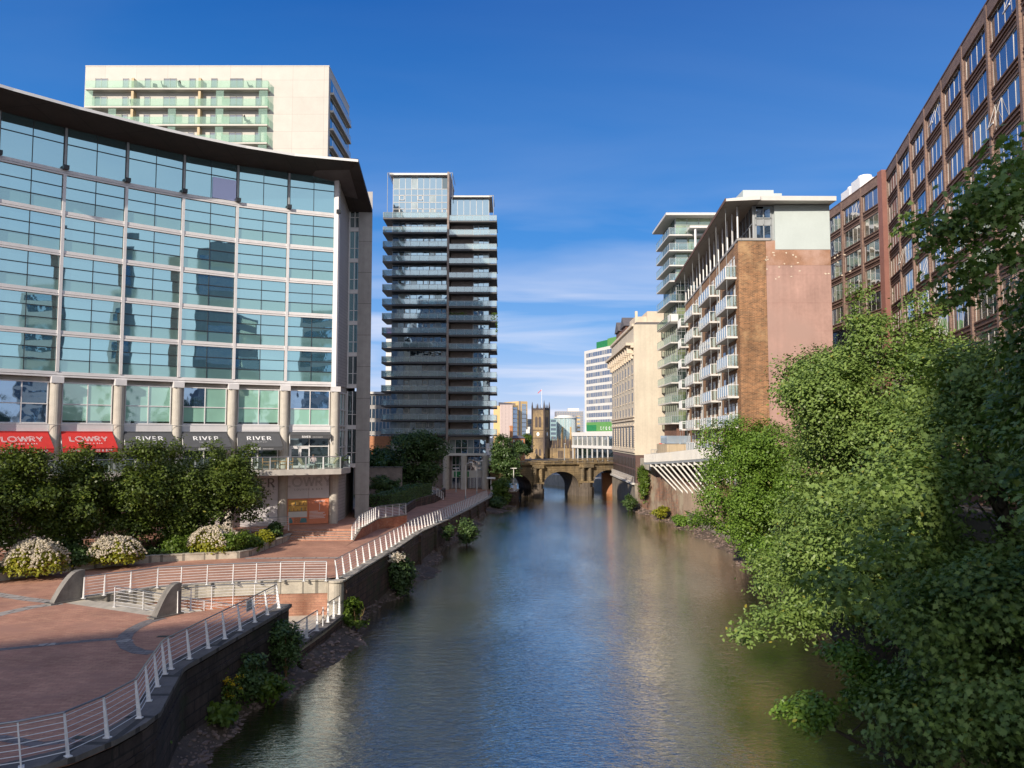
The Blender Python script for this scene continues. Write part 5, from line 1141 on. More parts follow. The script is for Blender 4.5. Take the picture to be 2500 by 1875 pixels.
# river walls and greenery beyond the bridge
b = thing('embankment_wall', 'pale stone river wall seen through the middle arch of the bridge', 'wall', (5, 195, 0)); m = MB(); m.prism([(20.4, 161.5), (-9.6, 227.7), (-39.6, 294.7), (-38, 296), (-8, 229), (22, 162.5)], -1.5, 2.6); m.build('wall_face', pale_stone, b)
b = thing('embankment_wall', 'brown brick river wall under the right arch of the bridge', 'wall', (22, 160, 0)); m = MB(); m.box(18.6, 30, 159.5, 161.4, -1.5, 4.2); m.build('wall_face', orange_brick, b)
b = thing('embankment_wall', 'shaded river wall seen through the left arch of the bridge', 'wall', (-24, 205, 0)); m = MB(); m.prism([(-2.2, 156.5), (-21.8, 200), (-43.6, 250), (-97.6, 371), (-99, 370), (-45, 249), (-23, 199), (-3.4, 155.5)], -1.5, 2.8); m.build('wall_face', quay_red, b)
# ------------------------------------------------------------------ cathedral
YC = 330.0; CG = YC/500
def z6(x, y, Y=YC): return at(1200+x/8.848, 950+y/8.848, Y=Y)
s_ = 1/8.848/FPX*YC
ct = thing('cathedral', 'sandstone gothic cathedral with a square clock tower and pinnacles beyond the bridge', 'cathedral', (z6(1130, 1500)[0], YC, 3))
K = z6(1138, 1000)[:2]
Kl = (z6(885, 1000)[0], YC+4.2*CG); Kr = (z6(1262, 1000)[0], YC+8.0*CG)
Fc1 = Frame(Kl, K, 1); Fc2 = Frame(K, Kr, 1)
zt_, zb_ = z6(1000, 405)[2], 4.0
mb = MB(); back = (Kl[0]+Kr[0]-K[0], Kl[1]+Kr[1]-K[1]); mb.prism([Kl, K, Kr, back], 2, zt_-1.2*CG); mb.build('tower_wall', cath, ct)
m = MB()
for F in (Fc1, Fc2):
    m.fbox(F, -.2, F.len+.2, zt_-1.3*CG, zt_-.5*CG, -.3, .12)
    for q in range(7): a = F.len*(q+.25)/7; m.fbox(F, a, a+F.len/14, zt_-.5*CG, zt_+.1, -.3, .1)
    for z in (z6(1000, 885)[2], z6(1000, 1055)[2]): m.fbox(F, 0, F.len, z-.12, z+.12, 0, .2)
m.build('battlement', cath_dark, ct)
m = MB()
for (p, zt2, r) in ((Kl, z6(890, 265)[2], .55*CG), (K, z6(1105, 240)[2], .6*CG), (Kr, z6(1245, 265)[2], .55*CG), (back, z6(1000, 290)[2], .5*CG)):
    m.tube([(p[0], p[1], 2), (p[0], p[1], zt_+.4)], r, 8); m.tube([(p[0], p[1], zt_+.4), (p[0], p[1], zt2)], [r*1.05, .05], 8)
for F in (Fc1, Fc2):
    for q in (.33, .5, .67): p = F(F.len*q, 0, 0); m.tube([(p[0], p[1], zt_-.5), (p[0], p[1], zt_+.6*CG)], .22*CG, 6); m.tube([(p[0], p[1], zt_+.6*CG), (p[0], p[1], zt_+2.6*CG)], [.24*CG, .03], 6)
m.build('pinnacle', cath_dark, ct)
def gothic(mb, F, a0, a1, z0, z1, o, mi=0):
    c, h = (a0+a1)/2, (a1-a0)/2; zs = z1-h*1.5; pts = [F(a0, z0, o), F(a1, z0, o)]
    for t in range(7): w = t/6; pts.append(F(a1-h*w**1.6 if w < 1 else c, zs+(z1-zs)*math.sin(w*math.pi/2), o))
    for t in range(5, -1, -1): w = t/6; pts.append(F(a0+h*w**1.6, zs+(z1-zs)*math.sin(w*math.pi/2), o))
    mb.poly(pts, mi)
for F in (Fc1, Fc2):
    Lf = F.len
    for (ya, yb, w_) in ((885, 480, .62), (1500, 1180, .6)):
        if F is Fc2 and ya == 1500: continue
        m = MB(); gothic(m, F, Lf*(.5-w_/2), Lf*(.5+w_/2), z6(1000, ya-20)[2], z6(1000, yb+10)[2], .06, 0); wo = m.build('window_surround', cath, ct)
        m = MB()
        for q in (-1, 1): gothic(m, F, Lf*(.5+q*w_*.24-w_*.17), Lf*(.5+q*w_*.24+w_*.17), z6(1000, ya-60)[2], z6(1000, yb+110)[2], .1, 0)
        m.build('louvre', cath_dark, wo)
    zc = z6(1000, 972)[2]; p = F(Lf*.5, zc, .2); m = MB(); m.poly([F(Lf*.5+1.05*CG*math.cos(t*math.pi/10), zc+1.25*CG*math.sin(t*math.pi/10), .22) for t in range(20)]); ck = m.build('clock', clock_white, ct, recalc=False)
    m = MB(); stroke(m, (0, 0), (.15*CG, -.75*CG), .13*CG, lambda x, y, F=F, Lf=Lf, zc=zc: F(Lf*.5+x, zc+y, .27), 0); stroke(m, (0, 0), (-.2*CG, .5*CG), .16*CG, lambda x, y, F=F, Lf=Lf, zc=zc: F(Lf*.5+x, zc+y, .27), 0); m.build('clock_hand', dark_frame, ck, recalc=False)
# nave and aisle to the right
xn0, xn1 = z6(1270, 1100)[0], z6(1990, 1100)[0]; FN = Frame((xn0, YC+3), (xn1, YC+3), 1); zn = z6(1500, 1085)[2]; za_ = z6(1500, 1265)[2]
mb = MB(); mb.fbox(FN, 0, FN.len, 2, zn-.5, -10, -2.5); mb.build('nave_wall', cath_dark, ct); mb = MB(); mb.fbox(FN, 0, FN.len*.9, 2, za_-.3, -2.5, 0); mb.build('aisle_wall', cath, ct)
m = MB()
for q in range(24): m.fbox(FN, FN.len*q/24, FN.len*(q+.55)/24, zn-.5, zn+.1, -2.8, -2.5); m.fbox(FN, FN.len*.9*q/24, FN.len*.9*(q+.55)/24, za_-.3, za_+.15, -.4, 0)
m.build('battlement', cath_dark, ct); m = MB()
for px, py, o in ((1330, 1010, -2.4), (1440, 1010, -2.4), (1522, 925, -2.4), (1605, 1005, -2.4), (1690, 1010, -2.4), (1748, 930, -2.4), (1850, 1130, .1), (1385, 1160, .1), (1300, 1200, .1), (1620, 1200, .1), (1690, 1190, .1), (1900, 1120, -2.4)):
    a = z6(px, 1100, YC+3)[0]-xn0; z = z6(px, py)[2]; zz = (zn if o < -1 else za_); r = .42 if py < 950 else .2
    m.tube([FN(a, 2, o), FN(a, z-1.2, o)], r, 6); m.tube([FN(a, z-1.2, o), FN(a, z, o)], [r, .05], 6)
m.build('pinnacle', cath, ct)
for a0, a1, w2 in ((1400, 1580, 1), (1690, 1770, 0), (1790, 1880, 0)):
    x0, x1 = z6(a0, 1300, YC+3)[0]-xn0, z6(a1, 1300, YC+3)[0]-xn0; m = MB(); gothic(m, FN, x0, x1, z6(0, 1520)[2], z6(0, 1285)[2], .06); wo = m.build('window_surround', cath, ct); m = MB()
    for q in range(4): w_ = (x1-x0)*.7/4; c = x0+(x1-x0)*.15+w_*(q+.5); gothic(m, FN, c-w_*.38, c+w_*.38, z6(0, 1490)[2], z6(0, 1330)[2], .12)
    m.build('window_light', cath_dark, wo)
# low porch at the foot of the tower
xp0, xp1 = z6(735, 1400, YC-5)[0], z6(965, 1400, YC-5)[0]; FPp = Frame((xp0, YC-4), (xp1, YC-4), 1); m = MB(); zpq = z6(800, 1390, YC-4)[2]; m.fbox(FPp, 0, FPp.len, 2, zpq, -5, 0)
for q in range(6): m.fbox(FPp, FPp.len*q/6, FPp.len*(q+.5)/6, zpq, zpq+.5, -.4, 0)
m.build('porch', cath, ct); m = MB(); gothic(m, FPp, FPp.len*.3, FPp.len*.6, 2, zpq-1.6, .05); m.build('porch_door', cath_dark, ct)
fl = thing('flagpole', 'white flagpole with a drooping flag on the cathedral tower', 'flagpole', (z6(1085, 400)[0], YC+4, zt_-.6)); x = z6(1085, 400, YC+4)[0]; ztop = z6(1085, 5, YC+4)[2]; m = MB(); m.tube([(x, YC+4, zt_-1.2*CG), (x, YC+4, ztop)], .1, 6); m.build('pole', white_paint, fl)
m = MB(); q = [z6(a, b, YC+4) for a, b in ((1078, 8), (1080, 28), (1000, 98), (1000, 80))]; m.poly(q); m.build('flag', red_m, fl)
# ------------------------------------------------------------------ far blocks
def far(label, name, Y, x0, x1, yt, dep, mats, floors, vert=0, band=None, cat='building'):
    p0, p1 = z6(x0, yt, Y), z6(x1, yt, Y); b = thing(name, label, cat, ((p0[0]+p1[0])/2, Y, 2)); mb = MB(); mb.box(p0[0], p1[0], Y, Y+dep, 2, p0[2]); mb.build('wall', mats[0], b); F = Frame((p0[0], Y), (p1[0], Y), 1)
    z = p0[2]; h = (z-2)/max(1, floors)
    for k in range(floors):
        w = MB()
        if vert:
            for c in range(vert): a = F.len*(c+.22)/vert; w.fbox(F, a, a+F.len*.5/vert, z-h*(k+.85), z-h*(k+.25), 0, .05)
        else: w.fbox(F, F.len*.08, F.len*.92, z-h*(k+.8), z-h*(k+.2), 0, .05)
        w.build('window_row', mats[1], b)
    return b, F
pinkd = mat('pink_cladding_light', (.52, .42, .39), .7, var=.04, vs=.1)
b, F = far('tall pinkish office block with gold-edged glass strips, left of the cathedral', 'office_block', 560, 195, 440, 340, 26, [bgbrown, bgglass], 13, 10, cat='office block')
for c in range(9): m = MB(); m.fbox(F, F.len*c/8-.45, F.len*c/8+.45, 2, z6(300, 335, 560)[2], 0, .5); m.build('fin', pinkd, b)
p = F(0, 0, 0); zt2 = z6(500, 345, 560)[2]; x0, x1 = z6(440, 400, 560)[0], z6(580, 400, 560)[0]; F2 = Frame((F(F.len, 0)[0], 560.5), (x1, 566), 1)
m = MB(); m.fbox(F2, 0, F2.len, 2, zt2, -18, 0); m.build('gold_frame', bggold, b); m = MB(); m.fbox(F2, F2.len*.18, F2.len*.8, 2, zt2-1.5, 0, .1); wo = m.build('glass_strip', bgglass, b)
x2, x3 = z6(585, 300, 575)[0], z6(778, 300, 575)[0]; F3 = Frame((x2, 574), (x3, 578), 1); zt3 = z6(700, 262, 575)[2]; m = MB(); m.fbox(F3, 0, F3.len, 2, zt3, -22, 0); m.build('gold_frame', bggold, b)
m = MB(); m.fbox(F3, F3.len*.36, F3.len*.86, 2, zt3-2, 0, .1); wo = m.build('glass_strip', bgglass, b); m = MB(); m.fbox(F3, 0.2, F3.len*.2, 2, zt3+.0, 0, .12); m.build('grey_strip', bggrey, b)
for FF, wtop in ((F2, zt2), (F3, zt3)):
    m = MB()
    for k in range(12): m.fbox(FF, FF.len*(.18 if FF is F2 else .36), FF.len*.84, wtop-3.2*(k+1)-.25, wtop-3.2*(k+1)+.25, .1, .3)
    m.build('floor_line', bggrey, b)
m = MB(); xx0, xx1 = z6(150, 340, 560)[0], z6(590, 300, 575)[0]; m.prism([(xx0, 561), (z6(440, 345, 575)[0], 575), (xx1, 580), (xx1, 590), (xx0, 590)], z6(300, 345, 560)[2], z6(450, 300, 575)[2]); m.build('roof_storey', bggrey, b)
b, F = far('low dark glass office block between the gold-edged block and the cathedral', 'office_block', 600, 770, 890, 645, 20, [bggrey, bgglass], 5, cat='office block')
cyx, cyr = z6(1615, 700, 610)[0], (z6(1850, 700, 610)[0]-z6(1380, 700, 610)[0])/2; zc = z6(1600, 590, 600)[2]
b = thing('glass_drum', 'round pale cyan glass office drum behind the cathedral nave', 'office drum', (cyx, 620, 2)); m = MB(); m.cyl(cyx, 610+cyr, 2, zc-1, cyr, cyr, 40); m.build('glass_wall', bgcyan, b)
m = MB()
for k in range(40):
    t = math.pi*2*k/40; x, y = cyx+math.cos(t)*(cyr+.1), 610+cyr+math.sin(t)*(cyr+.1); m.tube([(x, y, 2), (x, y, zc-1)], .18, 4)
m.build('mullion', white_panel, b); m = MB()
for t0 in (-2.0, -1.25): m.poly([(cyx+math.cos(t)*(cyr+.3), 610+cyr+math.sin(t)*(cyr+.3), z) for t, z in ((t0, 2), (t0+.17, 2), (t0+.17, zc-8), (t0, zc-8))])
m.build('tan_strip', bggold, b, recalc=False); m = MB(); m.cyl(cyx, 610+cyr, zc-1, zc, cyr+1, cyr+1, 40); m.cyl(cyx, 610+cyr, zc, zc+1.2, cyr*.8, cyr*.8, 40); m.build('roof', white_panel, b)
b, F = far('dark grey office slab behind the round glass drum', 'office_slab', 680, 1390, 1985, 480, 20, [bggrey, bgglass], 14, 16, cat='office slab')
m = MB(); xx = [z6(q, 430, 690)[0] for q in (1640, 1880)]; m.box(xx[0], xx[1], 685, 695, z6(0, 480, 680)[2], z6(0, 415, 685)[2]); m.build('roof_plant', white_panel, b)
b, F = far('narrow tan tower slab right of the round glass drum', 'tower_slab', 640, 1845, 1915, 575, 12, [bggold, bgglass], 8, cat='building')
b, F = far('grey glass block with a pitched end between cathedral tower and drum', 'glass_block', 590, 1270, 1400, 640, 20, [bgcyan, bgglass], 7, cat='building')
b = thing('brick_house', 'orange brick house with a tall chimney left of the cathedral', 'house', (z6(500, 1100, 298)[0], 298, 2)); x0, x1 = z6(410, 1100, 298)[0], z6(720, 1100, 298)[0]; zt4, zr4 = z6(0, 1060, 298)[2], z6(0, 1000, 302)[2]
m = MB(); m.box(x0, x1, 298, 308, 2, zt4); m.build('wall', orange_brick, b); m = MB(); m.hexa([(x0-.3, 297.5, zt4), (x1+.3, 297.5, zt4), (x1+.3, 308, zt4), (x0-.3, 308, zt4), (x0+1.5, 302, zr4), (x1-1.5, 302, zr4), (x1-1.5, 303, zr4), (x0+1.5, 303, zr4)]); rf = m.build('roof', roof_slate, b)
m = MB(); cx0, cx1 = z6(390, 900, 300)[0], z6(455, 900, 300)[0]; m.box(cx0, cx1, 299, 301, 2, z6(0, 790, 300)[2]); m.box(cx0-.15, cx1+.15, 298.9, 301.1, z6(0, 820, 300)[2], z6(0, 800, 300)[2]); m.build('chimney', orange_brick, b)
for k in range(4): w = MB(); a = x0+(x1-x0)*(.2+.2*k); w.box(a, a+.45, 297.94, 298, zt4-1.8, zt4-.6); w.build('window', dark_glass, b)
b = thing('billboard', 'white billboard boxes above the trees left of the cathedral tower', 'billboard', (z6(790, 900, 440)[0], 440, 6)); p0, p1 = z6(745, 955, 440), z6(825, 870, 440); m = MB(); m.box(p0[0], p1[0], 440, 440.4, p0[2], p1[2]); p0, p1 = z6(780, 870, 440), z6(832, 815, 440); m.box(p0[0], p1[0], 440, 440.4, p0[2]+.02, p1[2]); m.build('panel', white_panel, b); m = MB(); m.box(p0[0]+.6, p0[0]+.8, 440.1, 440.3, 2, p0[2]); m.build('post', grey_metal, b)
# ------------------------------------------------------------------ white hotel tower with green boards
def q1(x, y, Y): return at(1180+x/3.318, 800+y/3.318, Y=Y)
P0, P1 = q1(832, 500, 275), q1(1045, 500, 257.6); FW = Frame(P0[:2], P1[:2], 1)
def hw(x, y): return FW.hit(1180+x/3.318, 800+y/3.318)
wt = thing('white_tower', 'white banded tower with green boards, behind the cream stone building', 'tower', (P0[0]+4, 275, 2))
ztw = hw(835, 188)[1]; al = hw(820, 500)[0]; LW = FW.len+19
mb = MB(); mb.fbox(FW, al, LW, 2, ztw, -14, 0); mb.build('wall', white_panel, wt)
rng = random.Random(2)
for k in range(11):
    yt = 211+53.7*k; z1_, z0_ = hw(837, yt)[1], hw(837, yt+33)[1]; w = MB(); n = 22
    for c in range(n): w.fquad(FW, .3+(LW-1)*c/n, .3+(LW-1)*(c+1)/n, z0_, z1_, .03, 0 if rng.random() < .7 else 1, rng.uniform(-.02, .02))
    wo = w.build('window_band', [bb_glass, bb_blind], wt, recalc=False); f = MB()
    for c in range(n+1): a = .3+(LW-1)*c/n; f.fbox(FW, a-.035, a+.035, z0_, z1_, 0, .06)
    f.build('frame', white_panel, wo)
zg1, zg0 = hw(837, 768)[1], hw(837, 840)[1]
m = MB(); m.fbox(FW, .3, LW, zg0, zg1, 0, .12); gb = m.build('green_board', green_light, wt); m = MB(); a1 = hw(918, 800)[0]; m.fbox(FW, .4, a1, zg0+.1, hw(837, 790)[1], .12, .16); m.build('dark_green_panel', green_sign, gb)
t = MB(); a0 = hw(952, 800)[0]; hgt = (zg1-zg0)*.62; text_mb(t, 'treehouse', hgt*1.25, lambda x, y: FW(a0+x, zg0+.45+y, .2), align='LEFT', spacing=1.75); t.build('lettering', letter_w, gb, recalc=False)
m = MB(); a1, a2 = hw(906, 130)[0], hw(995, 130)[0]; m.fbox(FW, a1, a2, ztw, hw(906, 118)[1], -8, -.5); m.build('roof_screen', green_sign, wt); m = MB(); m.fbox(FW, a2+.02, LW, ztw, hw(995, 88)[1], -8, -.5); m.build('roof_screen', green_light, wt)
# podium
zp1 = hw(800, 848)[1]; ap = hw(796, 900)[0]; m = MB(); zz = [hw(800, y)[1] for y in (848, 878, 950, 972)]
m.fbox(FW, ap, LW, zz[1], zz[0], -12, 4); m.fbox(FW, ap, LW, zz[3], zz[2], -12, 4); m.fbox(FW, ap, LW, 2, zz[3], -12, 2.5); m.fbox(FW, ap+.5, LW, zz[2], zz[1], -12, 3.4); m.build('podium', white_panel, wt)
w = MB(); w.fbox(FW, ap+.3, LW, zz[2], zz[1], 3.42, 3.5); w.fbox(FW, ap+.3, LW, 2.2, zz[3]-.3, 2.52, 2.6); wo = w.build('podium_window', dark_glass, wt); f = MB()
for c in range(8): a = ap+.3+3.6*c; f.fbox(FW, a-.2, a+.2, 2, zz[1], 3.5, 3.75); 
for c in range(28): a = ap+.3+.95*c; f.fbox(FW, a-.05, a+.05, zz[2], zz[1], 3.5, 3.58)
f.build('frame', white_panel, wo)
# ------------------------------------------------------------------ cream stone building by the bridge
CN, CFr = (19.9, 125.0), (20.3, 156.0)
cb = thing('stone_building', 'tall cream stone building with a blank end wall and dark granite foot on the river', 'building', (24, 140, 4))
FC = Frame(CN, CFr, -1); FE = Frame(CN, (36, 125.0), 1)
def hc(x, y): return FC.hit(1180+x/3.318, 800+y/3.318)
zc_top = at(1600, 792, Y=125)[2]; z_base = hc(1215, 1030)[1]; z_cor = hc(1222, 128)[1]; z_conc = hc(1200, 1247)[1]
mb = MB(); mb.prism([CN, (36, 125), (36, 156), CFr], z_base, zc_top); mb.build('wall', cream, cb)
mb = MB(); mb.prism([(CN[0]+.12, 125.12), (36, 125.12), (36, 156), (CFr[0]+.12, 156)], z_conc, z_base); mb.build('granite_storey', granite, cb)
mb = MB(); mb.prism([(CN[0]-.1, 124.6), (24, 124.6), (24, 156), (CFr[0]-.1, 156)], -1.5, z_conc); mb.build('concrete_base', granite_conc, cb)
m = MB(); L_ = FC.len
m.fbox(FC, -.02, L_, z_cor-.25, z_cor+.2, 0, 1.3); m.fbox(FC, 0, L_, z_cor-.6, z_cor-.25, 0, .5)
for k in range(11): a = .9+L_*k/11; m.fbox(FC, a, a+.8, z_cor-1.5, z_cor-.25, 0, 1.0); m.fbox(FC, a+.1, a+.7, z_cor-2.3, z_cor-1.5, 0, .45)
m.fbox(FC, 0, L_, zc_top-.3, zc_top+.12, 0, .3); m.build('cornice', cream_trim, cb)
m = MB()
for y in (215, 720, 745, 790, 1005): z = hc(1215, y)[1]; m.fbox(FC, -.01, L_, z-.13, z+.13, 0, .22)
m.build('string_course', cream_trim, cb)
NC = 8
for r, (y0, y1) in enumerate(((375, 305), (488, 418), (600, 530), (725, 650))):
    zb, zt = hc(1205, y0)[1], hc(1205, y1)[1]
    for c in range(NC):
        a = L_*(c+.32)/NC; w = MB(); w.fbox(FC, a, a+1.3, zb, zt, .0, .03); wo = w.build('window', deep_window, cb); f = MB(); f.fbox(FC, a-.14, a, zb-.1, zt+.15, 0, .035); f.fbox(FC, a+1.3, a+1.44, zb-.1, zt+.15, 0, .035); f.fbox(FC, a-.14, a+1.44, zt, zt+.2, 0, .05); f.fbox(FC, a-.2, a+1.5, zb-.2, zb, 0, .08); f.build('surround', cream_trim, wo)
zb, zt = hc(1215, 985)[1], hc(1215, 770)[1]
for c in range(NC):
    a = L_*(c+.32)/NC; w = MB(); w.fbox(FC, a-.1, a+1.5, zb+.3, zt-.6, .0, .03); w.build('tall_window', deep_window, cb)
    m = MB(); a2 = L_*(c+.0)/NC
    for q in range(12): z = zb+(zt-zb)*q/12; m.fbox(FC, a2-.0, a2+.9, z+.02, z+(zt-zb)/12-.06, 0, .08)
    m.build('rusticated_pier', cream_trim, cb)
for (y0, y1) in ((1130, 1055), (1205, 1145)):
    zb, zt = hc(1195, y0)[1], hc(1195, y1)[1]; w = MB()
    for c in range(NC*2): a = L_*(c+.3)/(NC*2); w = MB(); w.fbox(FC, a, a+.9, zb, zt, -.1, -.06); w.build('foot_window', deep_window, cb)
m = MB(); m.tube([FC(.2, z_conc+1.0, .2), FC(L_-.3, z_conc+1.0, .2)], .04, 5); m.tube([FC(.2, z_conc+.5, .2), FC(L_-.3, z_conc+.5, .2)], .03, 5)
for q in range(40): a = .2+(L_-.5)*q/39; m.fbox(FC, a-.025, a+.025, z_conc, z_conc+1.0, .18, .22)
m.fbox(FC, 0, L_, z_conc-.25, z_conc+.02, 0, .5); m.build('ledge_railing', white_frame, cb)
# roof: mansard strip, gabled dormers, chimney-like end blocks
m = MB(); m.prism([(CN[0]+.6, 125.8), (36, 125.8), (36, 156), (CFr[0]+.6, 156)], zc_top, zc_top+.5); m.build('roof', roof_slate, cb)
for (yy, hgt) in ((146, 3.6), (138.5, 3.4)):
    m = MB(); x0 = 20.6; m.hexa([(x0, yy, zc_top), (x0+4, yy, zc_top), (x0+4, yy+5, zc_top), (x0, yy+5, zc_top), (x0, yy, zc_top+hgt*.5), (x0+4, yy, zc_top+hgt*.5), (x0+4, yy+5, zc_top+hgt*.5), (x0, yy+5, zc_top+hgt*.5)]); d = m.build('dormer', brownwall, cb)
    m = MB(); zz = zc_top+hgt*.5; m.hexa([(x0-.3, yy-.3, zz), (x0+4, yy-.3, zz), (x0+4, yy+5.3, zz), (x0-.3, yy+5.3, zz), (x0-.3, yy+2.4, zz+hgt*.55), (x0+4, yy+2.4, zz+hgt*.55), (x0+4, yy+2.6, zz+hgt*.55), (x0-.3, yy+2.6, zz+hgt*.55)]); m.build('dormer_roof', roof_slate, d)
m = MB(); m.box(20.5, 23.0, 127, 133, zc_top+.5, zc_top+1.6); m.box(22.4, 25.5, 126.4, 132, zc_top+.5, zc_top+2.4); m.box(21.0, 21.4, 130, 130.4, zc_top+.5, zc_top+3.0); m.build('roof_block', cream_trim, cb)
# ------------------------------------------------------------------ green glass tower with wrap-round balconies
GY = 113.0
gt = thing('glass_tower', 'slim green glass apartment tower with white-edged balconies wrapping its corner', 'tower', (27, 118, 8))
def g1(x, y, Y=GY): return at(1600+x/4.147, 500+y/4.147, Y=Y)
def g2(x, y, Y=GY): return at(1600+x/3.687, 800+y/3.687, Y=Y)
gx = g1(145, 900)[0]; gzs = [g1(145, y)[2] for y in (298, 455, 607, 765, 972, 1180)]+[g2(145, y)[2] for y in (-53, 128, 307, 490, 668, 855)]
gtop = g1(115, 98)[2]; GYF = 123.3
FG = Frame((gx+1.2, GY+1.2), (gx+1.2, GYF), -1); FGf = Frame((gx+1.2, GY+1.2), (gx+12, GY+1.2), 1)
mb = MB(); mb.box(gx+1.5, gx+12, GY+1.5, GYF, gzs[-1], gtop-.2); mb.build('core_wall', grey_metal, gt)
rng = random.Random(8)
tops = [gtop-.25]+[z-.22 for z in gzs[:-1]]
for k, z in enumerate(gzs):
    z1_ = tops[k]
    for F, n in ((FG, 6), (FGf, 6)):
        w = MB()
        for c in range(n):
            mi = 1 if rng.random() < (.55 if F is FGf else .12) else 0
            w.fquad(F, F.len*c/n, F.len*(c+1)/n, z+.02, z1_, 0, mi, rng.uniform(-.015, .015))
        wo = w.build('glass_wall', [gt_glass, gt_curtain], gt, recalc=False); f = MB()
        for c in range(n+1): f.fbox(F, F.len*c/n-.04, F.len*c/n+.04, z, z1_, -.1, .05)
        f.fbox(F, 0, F.len, z+(z1_-z)*.62-.03, z+(z1_-z)*.62+.03, -.1, .05)
        f.build('frame', grey_metal, wo)
    m = MB(); m.prism([(gx, GY), (gx+9, GY), (gx+9, GY+1.3), (gx+1.3, GY+1.3), (gx+1.3, GYF), (gx, GYF)], z-.2, z); sl = m.build('balcony', eave_white, gt)
    m = MB(); m.fbox(Frame((gx, GY), (gx, GYF), -1), .05, GYF-GY, z+.05, z+.98, -.06, -.03); m.fbox(Frame((gx, GY), (gx+9, GY), 1), .05, 8.9, z+.05, z+.98, -.06, -.03); m.build('glass_balustrade', clear, sl)
    m = MB(); m.tube([(gx+.05, GYF, z+1.02), (gx+.05, GY+.05, z+1.02), (gx+8.9, GY+.05, z+1.02)], .03, 5)
    for q in range(9): m.box(gx+.02, gx+.08, GY+(GYF-GY)*q/8-.03, GY+(GYF-GY)*q/8+.03, z-.05, z+1.0)
    for q in range(7): m.box(gx+1.4*q, gx+1.4*q+.06, GY+.02, GY+.08, z-.05, z+1.0)
    m.build('handrail', grey_metal, sl)
m = MB(); m.prism([(gx-.5, GY-.6), (gx+10, GY-.6), (gx+10, GYF+.3), (gx-.5, GYF+.3)], gtop-.24, gtop+.12); m.build('roof', eave_white, gt)
m = MB(); xq, zq = g1(325, 250)[0], g1(325, 262)[2]; m.prism([(xq, GY-1.6), (xq+8, GY-1.6), (xq+8, GY+1), (xq, GY+1)], zq, zq+.35); m.build('lower_canopy', eave_white, gt)
m = MB(); xq = g1(385, 300)[0]; m.cyl(xq, GY-1.2, gzs[2], zq, .16, .16, 10); m.build('canopy_column', white_paint, gt)
m = MB(); z = gzs[5]; m.fbox(Frame((gx, GY), (gx, GYF), -1), .0, 1.6, z+.05, z+1.1, 0, .02); m.fbox(Frame((gx, GY), (gx+9, GY), 1), 0, 1.2, z+.05, z+1.1, 0, .02); m.build('white_screen', white_cloth, gt)
m = MB(); m.box(gx+1.0, gx+12, GY+1.2, GYF, 7, gzs[-1]-.2); m.build('foot_wall', brownwall, gt)
m = MB(); m.box(gx+2.2, gx+4.2, GY+1.15, GY+1.2, 8.4, gzs[-1]-.8); m.build('entrance_opening', dark_glass, gt)
# raised terrace at its foot
b = thing('raised_terrace', 'raised terrace of tan panels with glass balustrade at the foot of the green glass tower', 'terrace', (25, 110, 7)); zt_t = g2(200, 1050, 108)[2]; xx = g2(60, 1100, 110)[0]
m = MB(); m.prism([(xx, 111.4), (xx+.3, 108), (27, 108), (27, 113.9), (xx, 113.9)], 7, zt_t); m.build('panel_wall', mat('tan_panel', (.5, .4, .27), .6, var=.08, panel=(1.1, 4, (.3, .24, .16))), b)
m = MB(); m.fbox(Frame((xx, 111.4), (xx+.3, 108), 1), .1, 3.3, zt_t+.1, zt_t+1.2, -.1, -.06); m.fbox(Frame((xx+.3, 108), (27, 108), 1), 0, 4, zt_t+.1, zt_t+1.2, -.1, -.06); m.build('glass_balustrade', blue_clear, b)
# ------------------------------------------------------------------ converted brick warehouse
WN, WF = (21.9, 74.0), (25.35, 111.6)
wh = thing('brick_warehouse', 'converted brick warehouse with stacked steel balconies and a pink rendered end wall', 'apartment building', (26, 90, 7))
def w2(x, y, Y=74.0): return at(1550+x*.44, 420+y*.44, Y=Y)
WX = w2(583, 900)[0]; WN = (WX, 74.0); WM = w2(737, 900)[0]; WE = w2(1092, 700)[0]; wzt = w2(640, 375)[2]; zpk = w2(900, 430)[2]; zev = w2(900, 183)[2]
FWr = Frame(WN, WF, -1); FWf = Frame(WN, (WE, 74.0), 1); WL = FWr.len
mb = MB(); mb.prism([(WN[0], 74.02), (WM, 74.02), (WM, 80), (WE-.2, 80), (WE-.2, 110), (WF[0]+.3, 111.5), WF], 5, wzt); mb.build('wall', wh_brick2, wh)
mb = MB(); mb.fbox(FWf, 0, WM-WX, 5, wzt+.01, -1.2, .0); mb.build('gable_pier', wh_brick, wh)
mb = MB(); mb.box(WM+.01, WE, 74.0, 80.2, 5, zpk-.02); mb.build('rendered_wall', pink, wh)
mb = MB(); mb.box(WM+.01, WE-.02, 73.985, 74.2, zpk-1.55, zpk-.03); mb.box(WM+.01, x1_ if 0 else w2(778, 400)[0], 73.985, 74.3, zpk-.03, wzt-.1); mb.build('brown_render_band', mat('brown_render', (.36, .2, .13), .85, var=.25, vs=.7, bump=.1, dirt=((.45, .29, .23), .4)), wh)
mb = MB(); rq = random.Random(4)
for _ in range(26):
    a, z = WM+rq.random()**1.6*8.2, zpk-.3-rq.random()*2.6; k = [(a+rq.uniform(.04, .16)*math.cos(t), 73.975, z+rq.uniform(.03, .1)*math.sin(t)) for t in (0, .9, 1.8, 2.7, 3.6, 4.5, 5.4)]; mb.poly(k)
mb.build('flaked_plaster', cream_trim, wh, recalc=False)
mb = MB(); x1 = w2(778, 400)[0]; mb.box(x1, WE, 73.97, 81, zpk, zev); mb.build('pale_panel_wall', pale_clad, wh)
